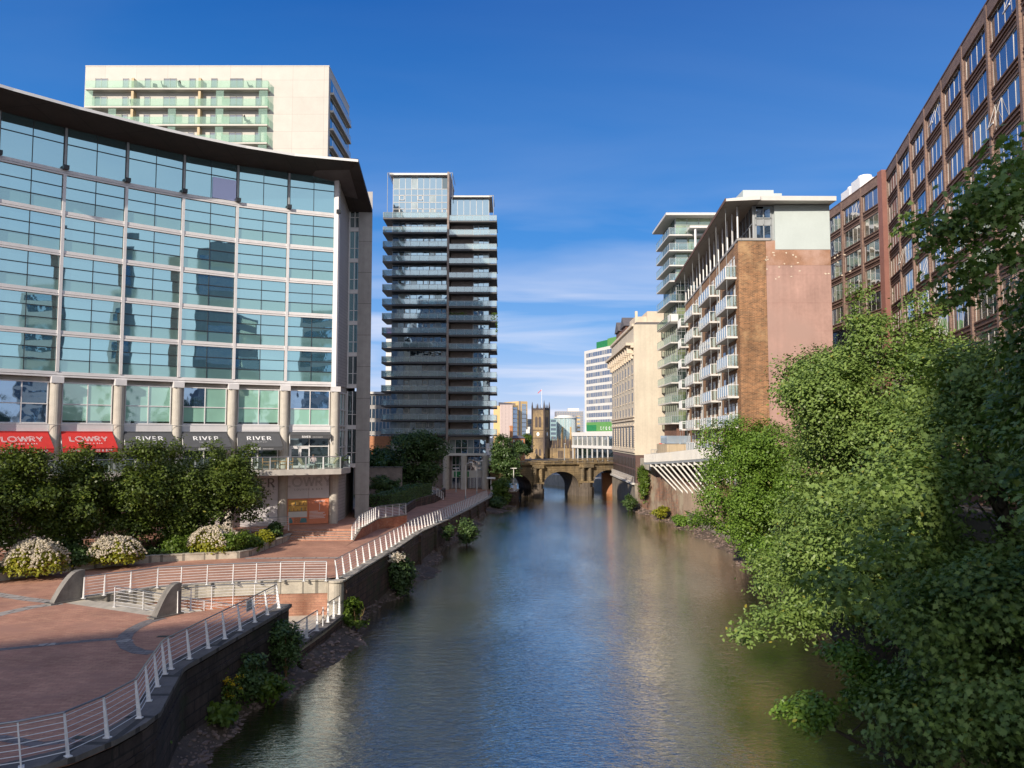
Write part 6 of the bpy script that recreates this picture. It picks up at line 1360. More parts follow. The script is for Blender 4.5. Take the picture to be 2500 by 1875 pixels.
m = MB(); m.fbox(FWr, 0, WL, wzt-.15, wzt+.12, -.4, .1); m.fbox(FWf, -.1, WM-WX+.5, wzt-.1, wzt+.14, -.4, .1); m.build('parapet', eave_grey, wh)
# set-back glass penthouse, columns, great sloping eaves
FPn = Frame((WX+1.6, 74.3), (WF[0]+1.6, 111.4), -1); w = MB(); n = 24; f = MB()
for c in range(n):
    for r in range(2): w.fquad(FPn, FPn.len*c/n, FPn.len*(c+1)/n, wzt+(zev-wzt)*r/2, wzt+(zev-wzt)*(r+1)/2, 0, rng.random() < .2, rng.uniform(-.02, .02))
wo = w.build('penthouse_window', [bb_glass, dark_glass], wh, recalc=False)
for c in range(n+1): f.fbox(FPn, FPn.len*c/n-.05, FPn.len*c/n+.05, wzt, zev, -.1, .06)
f.fbox(FPn, 0, FPn.len, wzt+(zev-wzt)*.5-.06, wzt+(zev-wzt)*.5+.06, -.1, .06); f.build('frame', grey_metal, wo)
FPf = Frame((WX+1.6, 74.3), (x1, 74.3), 1); w = MB(); f = MB()
for c in range(2):
    for r, (z0, z1_) in enumerate(((wzt+.1, wzt+1.5), (wzt+2.2, wzt+3.4), (wzt+3.4, zev-.3))): w.fquad(FPf, .3+(FPf.len-.6)*c/2, .3+(FPf.len-.6)*(c+1)/2, z0, z1_, .05, 0, .02*c)
wo = w.build('gable_window', [blue_dark], wh, recalc=False)
f.fbox(FPf, 0, FPf.len, wzt, zev, -.3, .0)
for a in (.25, FPf.len/2, FPf.len-.3): f.fbox(FPf, a-.05, a+.05, wzt+.1, zev-.3, 0, .1)
for z in (wzt+1.5, wzt+2.2, wzt+3.4): f.fbox(FPf, .2, FPf.len-.2, z-.05, z+.05, 0, .1)
f.build('frame', grey_metal, wo)
m = MB(); eo = 1.15; e0 = w2(520, 160, 72.6); ez = e0[2]
A = [FWr(-1.4, ez, eo+.2), FWr(WL+.3, ez, eo+.2), FWr(WL+.3, zev+.1, -2.2), (WE+.2, 72.9, zev+.05), FWr(-1.4, ez, -1)]
m.poly([FWr(-1.4, ez-.0, eo+.2), FWr(WL+.3, ez, eo+.2), FWr(WL+.3, zev+.05, -1.9), FWr(-1.4, zev+.05, -1.9)]); m.build('eaves', eave_grey, wh, recalc=False)
m = MB(); m.hexa([FWr(-1.4, ez+.01, eo+.2), FWr(WL+.3, ez+.01, eo+.2), FWr(WL+.3, zev+.06, -1.9), FWr(-1.4, zev+.06, -1.9), FWr(-1.4, ez+.25, eo+.2), FWr(WL+.3, ez+.25, eo+.2), FWr(WL+.3, zev+.5, -1.9), FWr(-1.4, zev+.5, -1.9)])
m.prism([(WX+1.7, 72.65), (WE+.2, 72.75), (WE+.2, 108), (WX+4, 111)], zev+.06, zev+.5); m.build('roof', eave_white, wh)
m = MB(); m.hexa([FWr(-1.42, ez-.05, eo+.2), FWr(WL+.3, ez-.05, eo+.2), FWr(WL+.3, ez-.05, eo+.28), FWr(-1.42, ez-.05, eo+.28), FWr(-1.42, ez+.3, eo+.2), FWr(WL+.3, ez+.3, eo+.2), FWr(WL+.3, ez+.3, eo+.28), FWr(-1.42, ez+.3, eo+.28)]); m.build('gutter', bb_ledge, wh)
m = MB(); m.box(w2(600, 120, 84)[0], w2(770, 120, 84)[0], 84, 92, zev, w2(700, 100, 84)[2]); m.box(w2(770, 120, 86)[0], w2(815, 120, 86)[0], 86, 92, zev, w2(790, 118, 86)[2]); m.build('roof_plant', pale_clad, wh)
for k in range(15): a = .6+2.62*k; x, y, z = FWr(a, wzt, -.1); m = MB(); m.cyl(x, y, wzt, ez+.3, .085, .085, 8); m.build('eaves_post', white_paint, wh)
# openings and balconies of the river side
LVW = [27.45-2.93*k for k in range(7)]
STK = [(.75, 6.4), (10.4, 18.0), (23.0, 30.6), (34.6, 37.4)]
for s, (a0, a1) in enumerate(STK):
    for k, z in enumerate(LVW):
        w = MB(); c = (a0+a1)/2
        for q in ((a0+.55, a0+1.5), (c-.5, c+.6), (a1-1.6, a1-.6)):
            w.fbox(FWr, q[0], q[1], z+.02, z+2.05, -.0, .02)
        wo = w.build('balcony_door', door_blue, wh); f = MB()
        for q in ((a0+.55, a0+1.5), (c-.5, c+.6), (a1-1.6, a1-.6)):
            for e in (q[0], (q[0]+q[1])/2, q[1]): f.fbox(FWr, e-.04, e+.04, z, z+2.05, 0, .05)
            f.fbox(FWr, q[0]-.1, q[1]+.1, z+2.05, z+2.3, -.0, .06)
        f.build('frame', white_frame, wo)
        m = MB(); m.fbox(FWr, a0, a1, z-.2, z, 0, 1.15); bl = m.build('balcony', eave_white, wh)
        m = MB(); n = 5
        for q in range(n): m.fbox(FWr, a0+(a1-a0)*(q+.04)/n, a0+(a1-a0)*(q+.96)/n, z+.08, z+1.05, 1.08, 1.11)
        m.build('glass_panel', blue_clear, bl); m = MB(); m.fbox(FWr, a0+.03, a0+.06, z+.08, z+1.05, .1, 1.05); m.build('end_glass', clear, bl)
        m = MB()
        for q in range(n+1): a = a0+(a1-a0)*q/n; m.fbox(FWr, max(a0, a-.03), a+.03, z-.02, z+1.08, 1.06, 1.14)
        m.tube([FWr(a0, z+1.08, 0), FWr(a0, z+1.08, 1.1), FWr(a1, z+1.08, 1.1), FWr(a1, z+1.08, 0)], .03, 5); m.build('rail_frame', white_paint, bl)
    for a in (a0+.1, a1-.2): m = MB(); m.tube([FWr(a, 9.5, 1.0), FWr(a, ez+.1, 1.0)], .022, 5); m.build('hanger_rod', grey_metal, wh)
for s, (a0, a1) in enumerate(((7.5, 9.2), (19.3, 21.8), (31.4, 33.6))):
    for k, z in enumerate(LVW):
        w = MB(); w.fbox(FWr, a0, a0+.95, z+.5, z+2.05, -.0, .02); wo = w.build('window', door_blue, wh); f = MB(); f.fbox(FWr, a0-.1, a0+1.05, z+.38, z+.5, 0, .12); f.fbox(FWr, a0+.44, a0+.5, z+.5, z+2.05, 0, .05); f.fbox(FWr, a0, a0+.95, z+1.25, z+1.31, 0, .05); f.build('sill', eave_white, wo)
for a in (9.7, 22.3): m = MB(); m.tube([FWr(a, 7, .1), FWr(a, wzt, .1)], .07, 6); m.build('drainpipe', grey_metal, wh)
# ground floor openings over the deck
for k in range(9):
    a = 2+4*k; w = MB(); w.fbox(FWr, a, a+1.6, 7.0, 9.0, 0, .03); wo = w.build('ground_window', door_blue, wh); f = MB(); f.fbox(FWr, a-.12, a, 6.9, 9.1, 0, .12); f.fbox(FWr, a+1.6, a+1.72, 6.9, 9.1, 0, .12); f.fbox(FWr, a-.12, a+1.72, 9.0, 9.15, 0, .12); f.build('frame', white_frame, wo)
# ------------------------------------------------------------------ cantilevered deck, raking struts, river walls below
DK = [at(1576, 1134, Y=111.5), at(1640, 1131, Y=100), at(1722, 1126, Y=86), at(1800, 1122, Y=76)]
dk = thing('cantilever_deck', 'riverside deck with white slatted parapet carried on raking steel struts', 'deck', (21, 98, 3))
dl = along(DK, 1.0)
def dwall(p): y = p[1]; return float(np.interp(y, [70, 92, 112], [24.6, 23.9, 22.9]))
mb = MB()
for i in range(len(dl)-1):
    a, b = dl[i], dl[i+1]; mb.hexa([(a[0], a[1], a[2]), (b[0], b[1], b[2]), (26, b[1], b[2]), (26, a[1], a[2]), (a[0], a[1], a[2]+.3), (b[0], b[1], b[2]+.3), (26, b[1], b[2]+.3), (26, a[1], a[2]+.3)])
mb.hexa([(dl[0][0], dl[0][1], dl[0][2]), (24, dl[0][1], dl[0][2]), (24, dl[0][1]+1.2, dl[0][2]), (dl[0][0], dl[0][1]+1.2, dl[0][2]), (dl[0][0], dl[0][1], dl[0][2]+.3), (24, dl[0][1], dl[0][2]+.3), (24, dl[0][1]+1.2, dl[0][2]+.3), (dl[0][0], dl[0][1]+1.2, dl[0][2]+.3)])
mb.build('deck_slab', grey_metal, dk)
ds = along(DK, .5); mb = MB()
for p in ds: mb.box(p[0]-.05, p[0]+.05, p[1]-.11, p[1]+.11, p[2]+.3, p[2]+1.45)
for q in range(7): mb.box(dl[0][0]+.45*q, dl[0][0]+.45*q+.22, 112.6, 112.7, dl[0][2]+.3, dl[0][2]+1.45)
mb.build('slat_parapet', white_panel, dk)
mb = MB(); mb.tube([(p[0]+.1, p[1], p[2]+1.42) for p in dl], .06, 5); mb.tube([(p[0]+.1, p[1], p[2]+.42) for p in dl], .05, 5)
mb.build('parapet_back', eave_grey, dk)
for p in along(DK, 2.35)[1:]:
    m = MB(); zl_ = p[2]-3.9; m.tube([(p[0]+.2, p[1], p[2]-.05), (dwall(p)+.0, p[1]-2.6, zl_)], .11, 6); m.fbox(Frame((p[0], p[1]), (p[0]+1, p[1]), 1), -.05, .25, p[2]-.35, p[2]+.02, -.12, .12); m.build('strut', white_panel, dk)
rw = thing('river_wall', 'warm concrete river wall in sections below the cantilevered deck', 'wall', (23.5, 98, 0))
mb = MB(); mb.prism([(24.8, 66), (23.95, 92), (23.3, 103.5), (26, 103.5), (26, 66)], -1.5, 2.2); mb.build('lower_wall', granite_conc, rw)
mb = MB(); mb.prism([(23.75, 90), (23.0, 104), (26, 104), (26, 90)], 1.9, 5.2); mb.build('concrete_panel', pinkconc, rw)
mb = MB(); mb.prism([(24.6, 66), (23.8, 89.98), (26, 89.98), (26, 66)], 2.2, 6.0); mb.build('brick_section', mat('pale_brick_wall', (.4, .25, .17), .8, var=.25, vs=.8, bump=.2, brick=(.5, .2, (.3, .22, .16), (.33, .2, .14)), streak=.3), rw)
mb = MB(); mb.prism([(23.0, 104.02), (21.5, 115), (20.3, 124.55), (26, 124.55), (26, 104.02)], -1.5, 6.75); mb.build('old_brick_section', mat('old_brick_wall', (.42, .2, .12), .85, var=.4, vs=.5, bump=.35, brick=(.5, .2, (.35, .27, .2), (.3, .2, .15)), streak=.5, dirt=((.4, .33, .24), .5)), rw)
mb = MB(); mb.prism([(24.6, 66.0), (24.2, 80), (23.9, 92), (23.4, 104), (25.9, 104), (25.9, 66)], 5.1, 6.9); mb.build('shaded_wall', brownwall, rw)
for k in range(6): a = at(1690+8*k, 1200, Y=88-1.6*k); m = MB(); m.box(23.6, 24.0, 77+2.2*k, 77.9+2.2*k, 4.2, 5.5); m.build('blind_window', granite, rw)
# ramp with railing and the traffic barrier by the stone building
b = thing('concrete_ramp', 'pale concrete ramp wall rising to the street beside the cream building', 'ramp', (21.6, 116, 6.8)); F = Frame((20.3, 113.5), (24, 113.5), 1)
m = MB(); m.prism([(20.3, 113.0), (22.6, 112.9), (22.6, 123.5), (20.5, 123.5)], 6.75, 8.3); m.hexa([(22.0, 112.95, 6.76), (23.6, 112.95, 6.76), (23.6, 116, 6.76), (22, 116, 6.76), (21.6, 112.95, 9.6), (22.0, 112.95, 9.6), (22.0, 116, 9.6), (21.6, 116, 9.6)]); m.build('ramp_wall', pale_stone, b)
m = MB()
for z in (8.8, 9.3, 9.8): m.tube([(20.4, 113.2, z), (22.6, 113.1, z)], .04, 5)
for q in range(5): m.tube([(20.4+.55*q, 113.2, 8.3), (20.4+.55*q, 113.2, 9.8)], .035, 5)
m.build('handrail', grey_metal, b)
b = thing('traffic_barrier', 'red and white traffic barrier at the top of the concrete ramp', 'barrier', at(1613, 1098, Y=112)); p = at(1613, 1099, Y=112.2); m = MB(); m.box(p[0]-.2, p[0]+.2, 112, 112.4, p[2], p[2]+1.0); m.build('body', red_m, b); m = MB(); m.box(p[0]-.21, p[0]+.21, 111.98, 112.42, p[2]+.4, p[2]+.6); m.build('white_band', white_paint, b); m = MB(); m.box(p[0]-.12, p[0]+.12, 112.1, 112.3, 8.0, p[2]+.01); m.build('foot', dark_frame, b)
# ------------------------------------------------------------------ long brown brick office building
of = thing('brick_office_building', 'long brown brick office building with rows of white-framed windows, bent at a red seam', 'office building', (40, 80, 7))
OZ = 41.1; S0 = (41.35, 84.0); L1 = (41.6, 100.6); S1 = (41.75, 84.0); N1 = (S1[0]-.27*62, S1[1]-.963*62)
FL1 = Frame(S0, L1, -1); FR1 = Frame(S1, N1, 1)
mb = MB(); mb.prism([(S0[0]+.45, 84.2), (L1[0]+.45, 100.6), (L1[0]+14, 100.6), (S0[0]+14, 70), (N1[0]+14, N1[1]), (N1[0]+.45, N1[1]+.1), (S1[0]+.45, 83.6)], 5, OZ-.3); mb.build('wall', bb, of)
mb = MB(); mb.box(S0[0]-.35, S1[0]+.0, 83.6, 84.6, 5, OZ+.25); mb.build('seam_panel', red_pipe, of)
rng = random.Random(21); ST = 2.99
def office(F, nb, bw, rows, a_start=0.):
    for c in range(nb):
        a0 = a_start+bw*c
        m = MB(); m.fbox(F, a0-.2, a0+.2, 5, OZ-.0, -.5, .16); m.build('pilaster', bb, of)
        for r in range(rows):
            zt = OZ-1.0-ST*r; zb = zt-2.05; x0, x1 = a0+.38, a0+bw-.38
            w = MB(); n = 4; kind = rng.random()
            for q in range(n): w.fquad(F, x0+(x1-x0)*q/n, x0+(x1-x0)*(q+1)/n, zb, zt, -.1, 1 if rng.random() < (.18 if r < 3 else .5) else 0, rng.uniform(-.02, .02))
            wo = w.build('window', [bb_glass, bb_blind], of, recalc=False); f = MB()
            for q in range(n+1): f.fbox(F, x0+(x1-x0)*q/n-.028, x0+(x1-x0)*q/n+.028, zb, zt, -.13, -.085)
            f.fbox(F, x0, x1, zb-.02, zb+.07, -.13, -.07); f.fbox(F, x0, x1, zt-.07, zt, -.13, -.085); f.build('frame', white_frame, wo)
            if rng.random() < .16:
                q = rng.randrange(n); b0 = x0+(x1-x0)*q/n; b1 = b0+(x1-x0)/n; s = MB()
                for e in (b0+.05, b1-.1): s.hexa([F(e, zb+.25, .42), F(e+.07, zb+.25, .42), F(e+.07, zb+.32, .42), F(e, zb+.32, .42), F(e, zt-.1, -.12), F(e+.07, zt-.1, -.12), F(e+.07, zt-.02, -.12), F(e, zt-.02, -.12)])
                s.fbox(F, b0+.05, b1-.03, zb+.22, zb+.32, .38, .46); s.build('open_sash', white_frame, wo)
    # brick skin: spandrels with stepped ledges between the windows
    m = MB(); m.fbox(F, a_start, a_start+nb*bw, OZ-1.0, OZ, -.5, .12)
    for r in range(rows+1): zt = OZ-1.0-ST*r-2.05; m.fbox(F, a_start, a_start+nb*bw, zt-.94, zt, -.5, .0)
    m.build('spandrel_wall', bb, of)
    m = MB()
    for r in range(rows+1):
        zt = OZ-1.0-ST*r-2.05
        for c in range(nb):
            a0 = a_start+bw*c; m.fbox(F, a0+.4, a0+bw-.4, zt-.12, zt+.0, 0, .1); m.fbox(F, a0+.5, a0+bw-.5, zt-.48, zt-.37, 0, .12); m.fbox(F, a0+.7, a0+bw-.7, zt-.7, zt-.62, 0, .06)
    m.build('brick_ledge', bb_ledge, of)
    m = MB()
    for r in range(rows):
        zt = OZ-1.0-ST*r
        for c in range(nb): a0 = a_start+bw*c; m.fbox(F, a0+.15, a0+.38, zt-2.05, zt, -.5, .0); m.fbox(F, a0+bw-.38, a0+bw-.15, zt-2.05, zt, -.5, .0)
    m.build('reveal', bb, of)
    m = MB(); m.fbox(F, a_start, a_start+nb*bw, OZ, OZ+.14, -.6, .16); m.build('coping', bb_ledge, of)
office(FL1, 3, 5.53, 7); office(FR1, 10, 5.75, 8, .25)
for i, (yy, hh) in enumerate(((96.5, 2.0), (93.5, 2.4))):
    u = thing('rooftop_unit', ('white rooftop plant unit, lower one on the brown brick office', 'white rooftop plant unit, taller one on the brown brick office')[i], 'plant unit', (43.5, yy, OZ)); m = MB(); m.box(42.6, 45.2, yy-1.2, yy+1.2, OZ-.3, OZ+hh); m.build('casing', white_paint, u); m = MB(); m.cyl(43.8, yy, OZ+hh, OZ+hh+.5, .9, .8, 16); m.build('fan_hood', white_paint, u)
# ------------------------------------------------------------------ buildings behind the viewpoint: they shade the near plaza and mirror in the hotel glass
def block(name, label, pl, z0, z1, wm, gm, floors, cat):
    b = thing(name, label, cat, (sum(p[0] for p in pl)/len(pl), sum(p[1] for p in pl)/len(pl), z0)); mb = MB(); mb.prism(pl, z0, z1); mb.build('wall', wm, b)
    n = len(pl); h = (z1-z0)/floors; w = MB()
    for i in range(n):
        F = Frame(pl[i], pl[(i+1) % n], 1)
        for k in range(floors): w.fbox(F, F.len*.06, F.len*.94, z0+h*(k+.3), z0+h*(k+.8), 0, .04)
    w.build('window_rows', gm, b); return b
u = Vector((11, 5.5, 0)).normalized(); nrm = Vector((u.y, -u.x, 0)); e0, e1 = Vector((-140, -104.5, 0)), Vector((-65, -67, 0))
block('slab_block', 'concrete slab block behind the viewpoint whose shadow lies on the near plaza', [tuple(p)[:2] for p in (e0, e0+nrm*14, e1+nrm*14, e1)], 3, 62.5, concrete_grey, dark_glass, 20, 'building')
tb_ = block('tower_block', 'tall grey tower block behind the viewpoint that shades the nearest maples', [(-45, -95), (-14, -95), (-14, -76), (-45, -76)], 3, 76, concrete, dark_glass, 24, 'building')
mb = MB(); mb.prism([(-49.5, -95), (-45.02, -95), (-45.02, -76), (-49.5, -76)], 3, 64); mb.build('shading_wing', concrete, tb_)  # unseen wing added to step the tower's shadow edge on the maples
block('beige_tower', 'beige tower with a rounded top, seen mirrored in the hotel glass', [(66, -26), (73, -32), (79, -25), (72, -19)], 7, 58, cream, bb_glass, 3, 'tower')
block('glass_office', 'dark glass office tower, seen mirrored at the left of the hotel glass', [(74, -9), (84, -9), (84, 4), (74, 4)], 7, 44, grey_metal, tower_glass, 12, 'office tower')
block('glass_office', 'dark glass office block, seen mirrored at the right of the hotel glass', [(36, -40), (46, -44), (50, -34), (40, -30)], 7, 41, grey_metal, tower_glass, 10, 'office block')
# ------------------------------------------------------------------ clipped limes in front of the hotel
LT = [(-33.6, 45.5, 'clipped lime tree at the left edge of the row before the hotel'), (-31.2, 49, 'second lime tree from the left in the row before the hotel, under the red awnings'), (-29.6, 52.2, 'lime tree behind the middle hydrangea, standing before the boundary of red and grey awnings'),
      (-27.0, 55.0, 'lime tree with a spiky top in the middle of the row before the grey awnings'), (-25.6, 57.6, 'lime tree just left of the rightmost lime, below the grey awnings'), (-22.6, 60.2, 'rightmost lime tree of the row, broad and dark, beside the terrace')]
for i, (x, y, lab) in enumerate(LT):
    rz = (3.0, 3.0, 3.0, 2.95, 3.0, 3.1)[i]; rr = (2.3, 2.2, 2.3, 2.3, 2.7, 3.1)[i]
    lb = lobes_for((x, y, 4.3+rz), (rr, rr, rz+.15), 18, 100+i, .68, (.24, .46), 1.1)
    rg = np.random.default_rng(50+i)
    for k in range(10): w = rg.uniform(0, 6.28); lb.append((x+math.cos(w)*rr*rg.uniform(.1, .7), y+math.sin(w)*rr*rg.uniform(.1, .7), 4.6+rz*rg.uniform(1.75, 2.1), rg.uniform(.2, .34), rg.uniform(.2, .34), rg.uniform(.5, .95)))
    tree('lime_tree', lab, (x, y, 3.5), lb, (21000, 21000, 21000, 22000, 26000, 34000)[i], .21, OVAL, leaf_lime, 200+i, top=(x, y, 8), r=.16, group='lime trees in front of the hotel', cl=.3, zmin=3.8, hollow=.5, limbs=6)
# ------------------------------------------------------------------ planted bed: three hydrangeas and green shrubs
def hydrangea(label, c, rad, seed, bare=.55):
    root = thing('hydrangea', label, 'hydrangea', (c[0], c[1], c[2]), 'hydrangeas in the planted bed'); rng = random.Random(seed); rg = np.random.default_rng(seed); mb = MB()
    for k in range(150):
        w = rng.uniform(0, 6.28); q = math.sqrt(rng.random()); a = Vector((c[0]+math.cos(w)*q*rad[0]*.35, c[1]+math.sin(w)*q*rad[1]*.35, c[2])); e = Vector((c[0]+math.cos(w)*q*rad[0]*.93, c[1]+math.sin(w)*q*rad[1]*.93, c[2]+rad[2]*(.95*math.sqrt(max(.05, 1-q*q*.85)))))
        m_ = a.lerp(e, .5)+Vector((math.cos(w)*.1, math.sin(w)*.1, .1)); mb.tube([a, m_, e], [.02, .015, .008], 4, cap=False)
    mb.build('stem', stemm, root)
    def shell(n, th0, th1, r0, r1, side=None):
        w = rg.uniform(0, 2*np.pi, n); s = rg.uniform(np.sin(th0), np.sin(th1), n); co_ = np.sqrt(1-s*s); r = rg.uniform(r0, r1, n)
        bulge = 1+.07*np.sin(w*5+seed)+.05*np.sin(w*11)
        d = np.stack([co_*np.cos(w), co_*np.sin(w), s], 1); P = np.array(c)+d*np.array(rad)*(r*bulge)[:, None]; return P, d
    P, d = shell(5200, R(2), R(88), .7, .98); ok = rg.random(len(P)) < np.clip((P[:, 2]-c[2])/rad[2]*1.6+.12, 0, 1)
    P, d = P[ok], d[ok]; leaf_object('foliage', P, d+rg.normal(size=P.shape)*.5+np.array([0, 0, .4]), .19, OVAL, leaf_hyd, root, seed)
    P, d = shell(1500, R(18), R(89), .95, 1.03); ok = rg.random(len(P)) < np.clip((P[:, 2]-c[2])/rad[2]*1.5-.35+.25*np.sin(P[:, 0]*3+seed), .06, 1); P, d = P[ok], d[ok]
    Q = np.repeat(P, 22, axis=0); D = np.repeat(d, 22, axis=0); v = rg.normal(size=Q.shape); v /= np.linalg.norm(v, axis=1, keepdims=True); sz = np.repeat(rg.uniform(.04, .075, len(P)), 22)[:, None]
    leaf_object('flower_heads', Q+v*sz, v+D*.4, .05, BLOB, petal, root, seed+1, fold=0.)
    return root
hydrangea('hydrangea with white flower heads, leftmost of the three and the barest in front', (-28.9, 47.3, 3.55), (2.0, 1.6, 1.9), 11)
hydrangea('hydrangea with pinkish white flower heads, the middle one of the three', (-26.2, 51.3, 3.55), (1.95, 1.55, 1.65), 12)
hydrangea('hydrangea with pale flowers beside an ivy-green shrub, the right one of the three', (-21.5, 56.0, 3.55), (2.05, 1.6, 1.75), 13)
SH = [((-19.9, 55.8, 4.35), (.95, .8, 1.0), 'glossy green shrub leaning on the right hydrangea', leaf_shrub), ((-19.3, 57.9, 3.95), (.8, .9, .6), 'low bright green shrub at the corner of the kerb', leaf_shrub), ((-19.3, 60.4, 4.0), (.7, .8, .65), 'yellowish green shrub between the kerb corner and the steps', leaf_hyd), ((-19.2, 63.0, 4.1), (.7, .9, .65), 'dark green shrub next to the hotel steps', leaf_dark),
      ((-23.6, 55.0, 4.1), (1.1, .9, .75), 'mid green shrub between the middle and the right hydrangea', leaf_shrub), ((-24.4, 57.0, 4.5), (1.5, 1.0, 1.2), 'tall leafy shrub behind the gap between middle and right hydrangea', leaf_shrub), ((-27.9, 50.3, 4.0), (1.0, .9, .65), 'dark low shrub between the left and the middle hydrangea', leaf_dark), ((-29.6, 51.4, 4.4), (1.2, 1.0, 1.0), 'dark leafy shrub behind the left hydrangea', leaf_dark),
      ((-31.6, 45.6, 4.0), (1.1, 1.0, .7), 'dark low shrub left of the left hydrangea by the kerb', leaf_dark), ((-22.6, 58.3, 4.3), (1.2, .9, .9), 'dark leafy shrub behind the right hydrangea', leaf_dark)]
for i, (c, r, lab, ml) in enumerate(SH): shrub('garden_shrub', lab, c, r, 2600, .2, OVAL, ml, 300+i, group='shrubs in the planted bed')
C = []; rg = np.random.default_rng(77)
for k in range(9000):
    t = rg.random()*(len(KB)-1); i = int(t); p = lerp(KB[i], KB[i+1], t-i); q = rg.random()**1.2*3.2; n = offset(KB, -.45-q)[i]; m = offset(KB, -.45-q)[i+1]; a = lerp(n, m, t-i)
    if a[1] < 64.5: C.append((a[0], a[1], 3.58+rg.random()*.42))
C = np.array(C); o = leaf_object('ground_cover', C, rg.normal(size=C.shape)*.5+np.array([0, 0, 1.]), .19, OVAL, leaf_dark, None, 78, origin=(-26, 53, 3.55)); tag(o, 'low green ground cover between the shrubs of the planted bed', 'ground cover', kind='stuff')
# ------------------------------------------------------------------ maples leaning over the right bank
GM = 'maples along the right bank'
def spray(lb, c, n, seed, s=.8, d=(1.6, 1.6, .8)):
    r = random.Random(seed)
    for _ in range(n): k = s*r.uniform(.55, 1.0); lb.append((c[0]+r.uniform(-1, 1)*d[0], c[1]+r.uniform(-1, 1)*d[1], c[2]+r.uniform(-1, 1)*d[2], k, k, k*.6))
    return lb
lb = lobes_for((20.3, 67, 7.6), (4.3, 4.8, 6.4), 26, 401, .7, (.24, .42), .8); spray(lb, (17.2, 66, 4.4), 6, 1, 1.0)
spray(lb, (19.3, 58, 3.2), 8, 23, 1.5, (1.6, 3.5, 1.3)); spray(lb, (19, 52, 2.6), 5, 24, 1.3, (1.2, 2.5, .9)); tree('maple_tree', 'rounded bright green maple farthest along the right bank, before the deck struts', (22.8, 68, 3), lb, 60000, .21, OVAL, leaf_bright, 411, r=.3, group=GM, cl=.36, hollow=.35)
lb = lobes_for((24.2, 58, 8.6), (4.6, 4.6, 7.0), 24, 421, .7, (.24, .42), .8)
tree('maple_tree', 'mid green maple between the rounded one and the tallest, below the pink wall', (25.5, 59, 4.5), lb, 40000, .21, OVAL, leaf_bright, 422, r=.3, group=GM, cl=.36, hollow=.35)
lb = lobes_for((22.9, 48.5, 12.2), (5.6, 5.4, 7.6), 34, 402, .72, (.2, .38), .75); spray(lb, at(1920, 935, Y=48), 3, 2, .9, (.9, .9, .5)); spray(lb, at(1985, 925, Y=48), 2, 3, .6, (.5, .6, .3)); spray(lb, at(2130, 760, Y=48), 5, 4, .9, (1.4, 1, 1.2)); spray(lb, at(2240, 755, Y=48), 4, 5, .9, (.9, .7, .7)); spray(lb, at(2150, 850, Y=48), 9, 31, 1.3, (1.9, 1.4, 1.1)); spray(lb, at(2290, 860, Y=47), 8, 32, 1.3, (1.6, 1.4, 1.2)); spray(lb, at(2380, 930, Y=46), 8, 33, 1.4, (1.6, 1.4, 1.4))
tree('maple_tree', 'tallest sunlit maple, reaching up before the brown brick offices', (25, 49, 4.5), lb, 88000, .21, OVAL, leaf_maple, 412, top=(23, 48.5, 15), r=.36, group=GM, cl=.38, hollow=.35, limbs=9)
lb = lobes_for((18.4, 40.5, 5.9), (4.8, 5.0, 5.2), 30, 403, .7, (.24, .42), .75); spray(lb, (17.2, 45, 3.6), 8, 21, 1.4, (2, 2.5, 1.4)); spray(lb, (15.8, 37, 3.2), 8, 22, 1.2, (1.8, 2, 1.2)); spray(lb, at(1890, 1520, Y=38), 8, 6, .9, (1.3, 1.2, .8)); spray(lb, at(1820, 1540, Y=38), 3, 7, .55, (.6, .6, .3)); spray(lb, at(1960, 1390, Y=39), 7, 8, 1.0, (1.2, 1.2, 1.2))
tree('maple_tree', 'pale-leaved maple hanging low over the water in the middle of the right bank', (22.4, 42, 3), lb, 66000, .2, OVAL, leaf_maple, 413, r=.3, group=GM, cl=.34, hollow=.35)
lb = lobes_for((18.6, 30.5, 9.0), (5.2, 5.0, 7.0), 30, 404, .72, (.22, .4), .75); spray(lb, at(2110, 1240, Y=27), 6, 9, .9)
tree('maple_tree', 'dark green maple in half shade, second nearest on the right bank', (21.5, 31, 3), lb, 52000, .18, MAPLE, leaf_maple, 414, r=.33, group=GM, cl=.34, hollow=.35)
lb = lobes_for((17.2, 20.8, 12.0), (4.3, 4.6, 6.0), 34, 405, .75, (.2, .38), .75); spray(lb, at(2400, 560, Y=20), 9, 10, .75, (1.0, .9, .8)); spray(lb, at(2480, 380, Y=20), 5, 11, .55, (.4, .8, .8)); spray(lb, at(2345, 680, Y=20), 6, 12, .6, (.6, .8, .5)); spray(lb, at(2460, 480, Y=20), 6, 18, .7, (.5, .8, .7))
tree('maple_tree', 'tall shaded maple at the right edge with big dark leaves', (19.5, 21, 3), lb, 34000, .2, MAPLE, leaf_maple, 415, top=(17.6, 20.8, 14), r=.33, group=GM, cl=.3, hollow=.4, limbs=9)
lb = lobes_for((15.4, 24.5, 4.4), (4.3, 5.2, 3.9), 30, 406, .72, (.24, .42), .75); spray(lb, at(2160, 1400, Y=22), 6, 13, .9)
tree('maple_tree', 'broad low maple at the bottom right corner, spreading over the water', (18.6, 23, 2), lb, 44000, .19, MAPLE, leaf_maple, 416, r=.28, group=GM, cl=.32, hollow=.38)
c = at(1965, 1745, Y=26); lb = [(c[0]+.3, c[1], c[2]+.1, .7, .7, .5)]; spray(lb, c, 7, 14, .42, (.8, .7, .35)); spray(lb, (c[0]+2.2, c[1]+.5, c[2]+.6), 8, 16, .7, (1.2, 1., 1.1))
tree('overhanging_willow', 'small pale green overhanging bush reaching out low over the water', (c[0]+3.6, c[1]+.6, .8), lb, 5200, .17, OVAL, leaf_bright, 417, top=(c[0], c[1], c[2]), r=.08, cat='bush', cl=.2, hollow=.5)
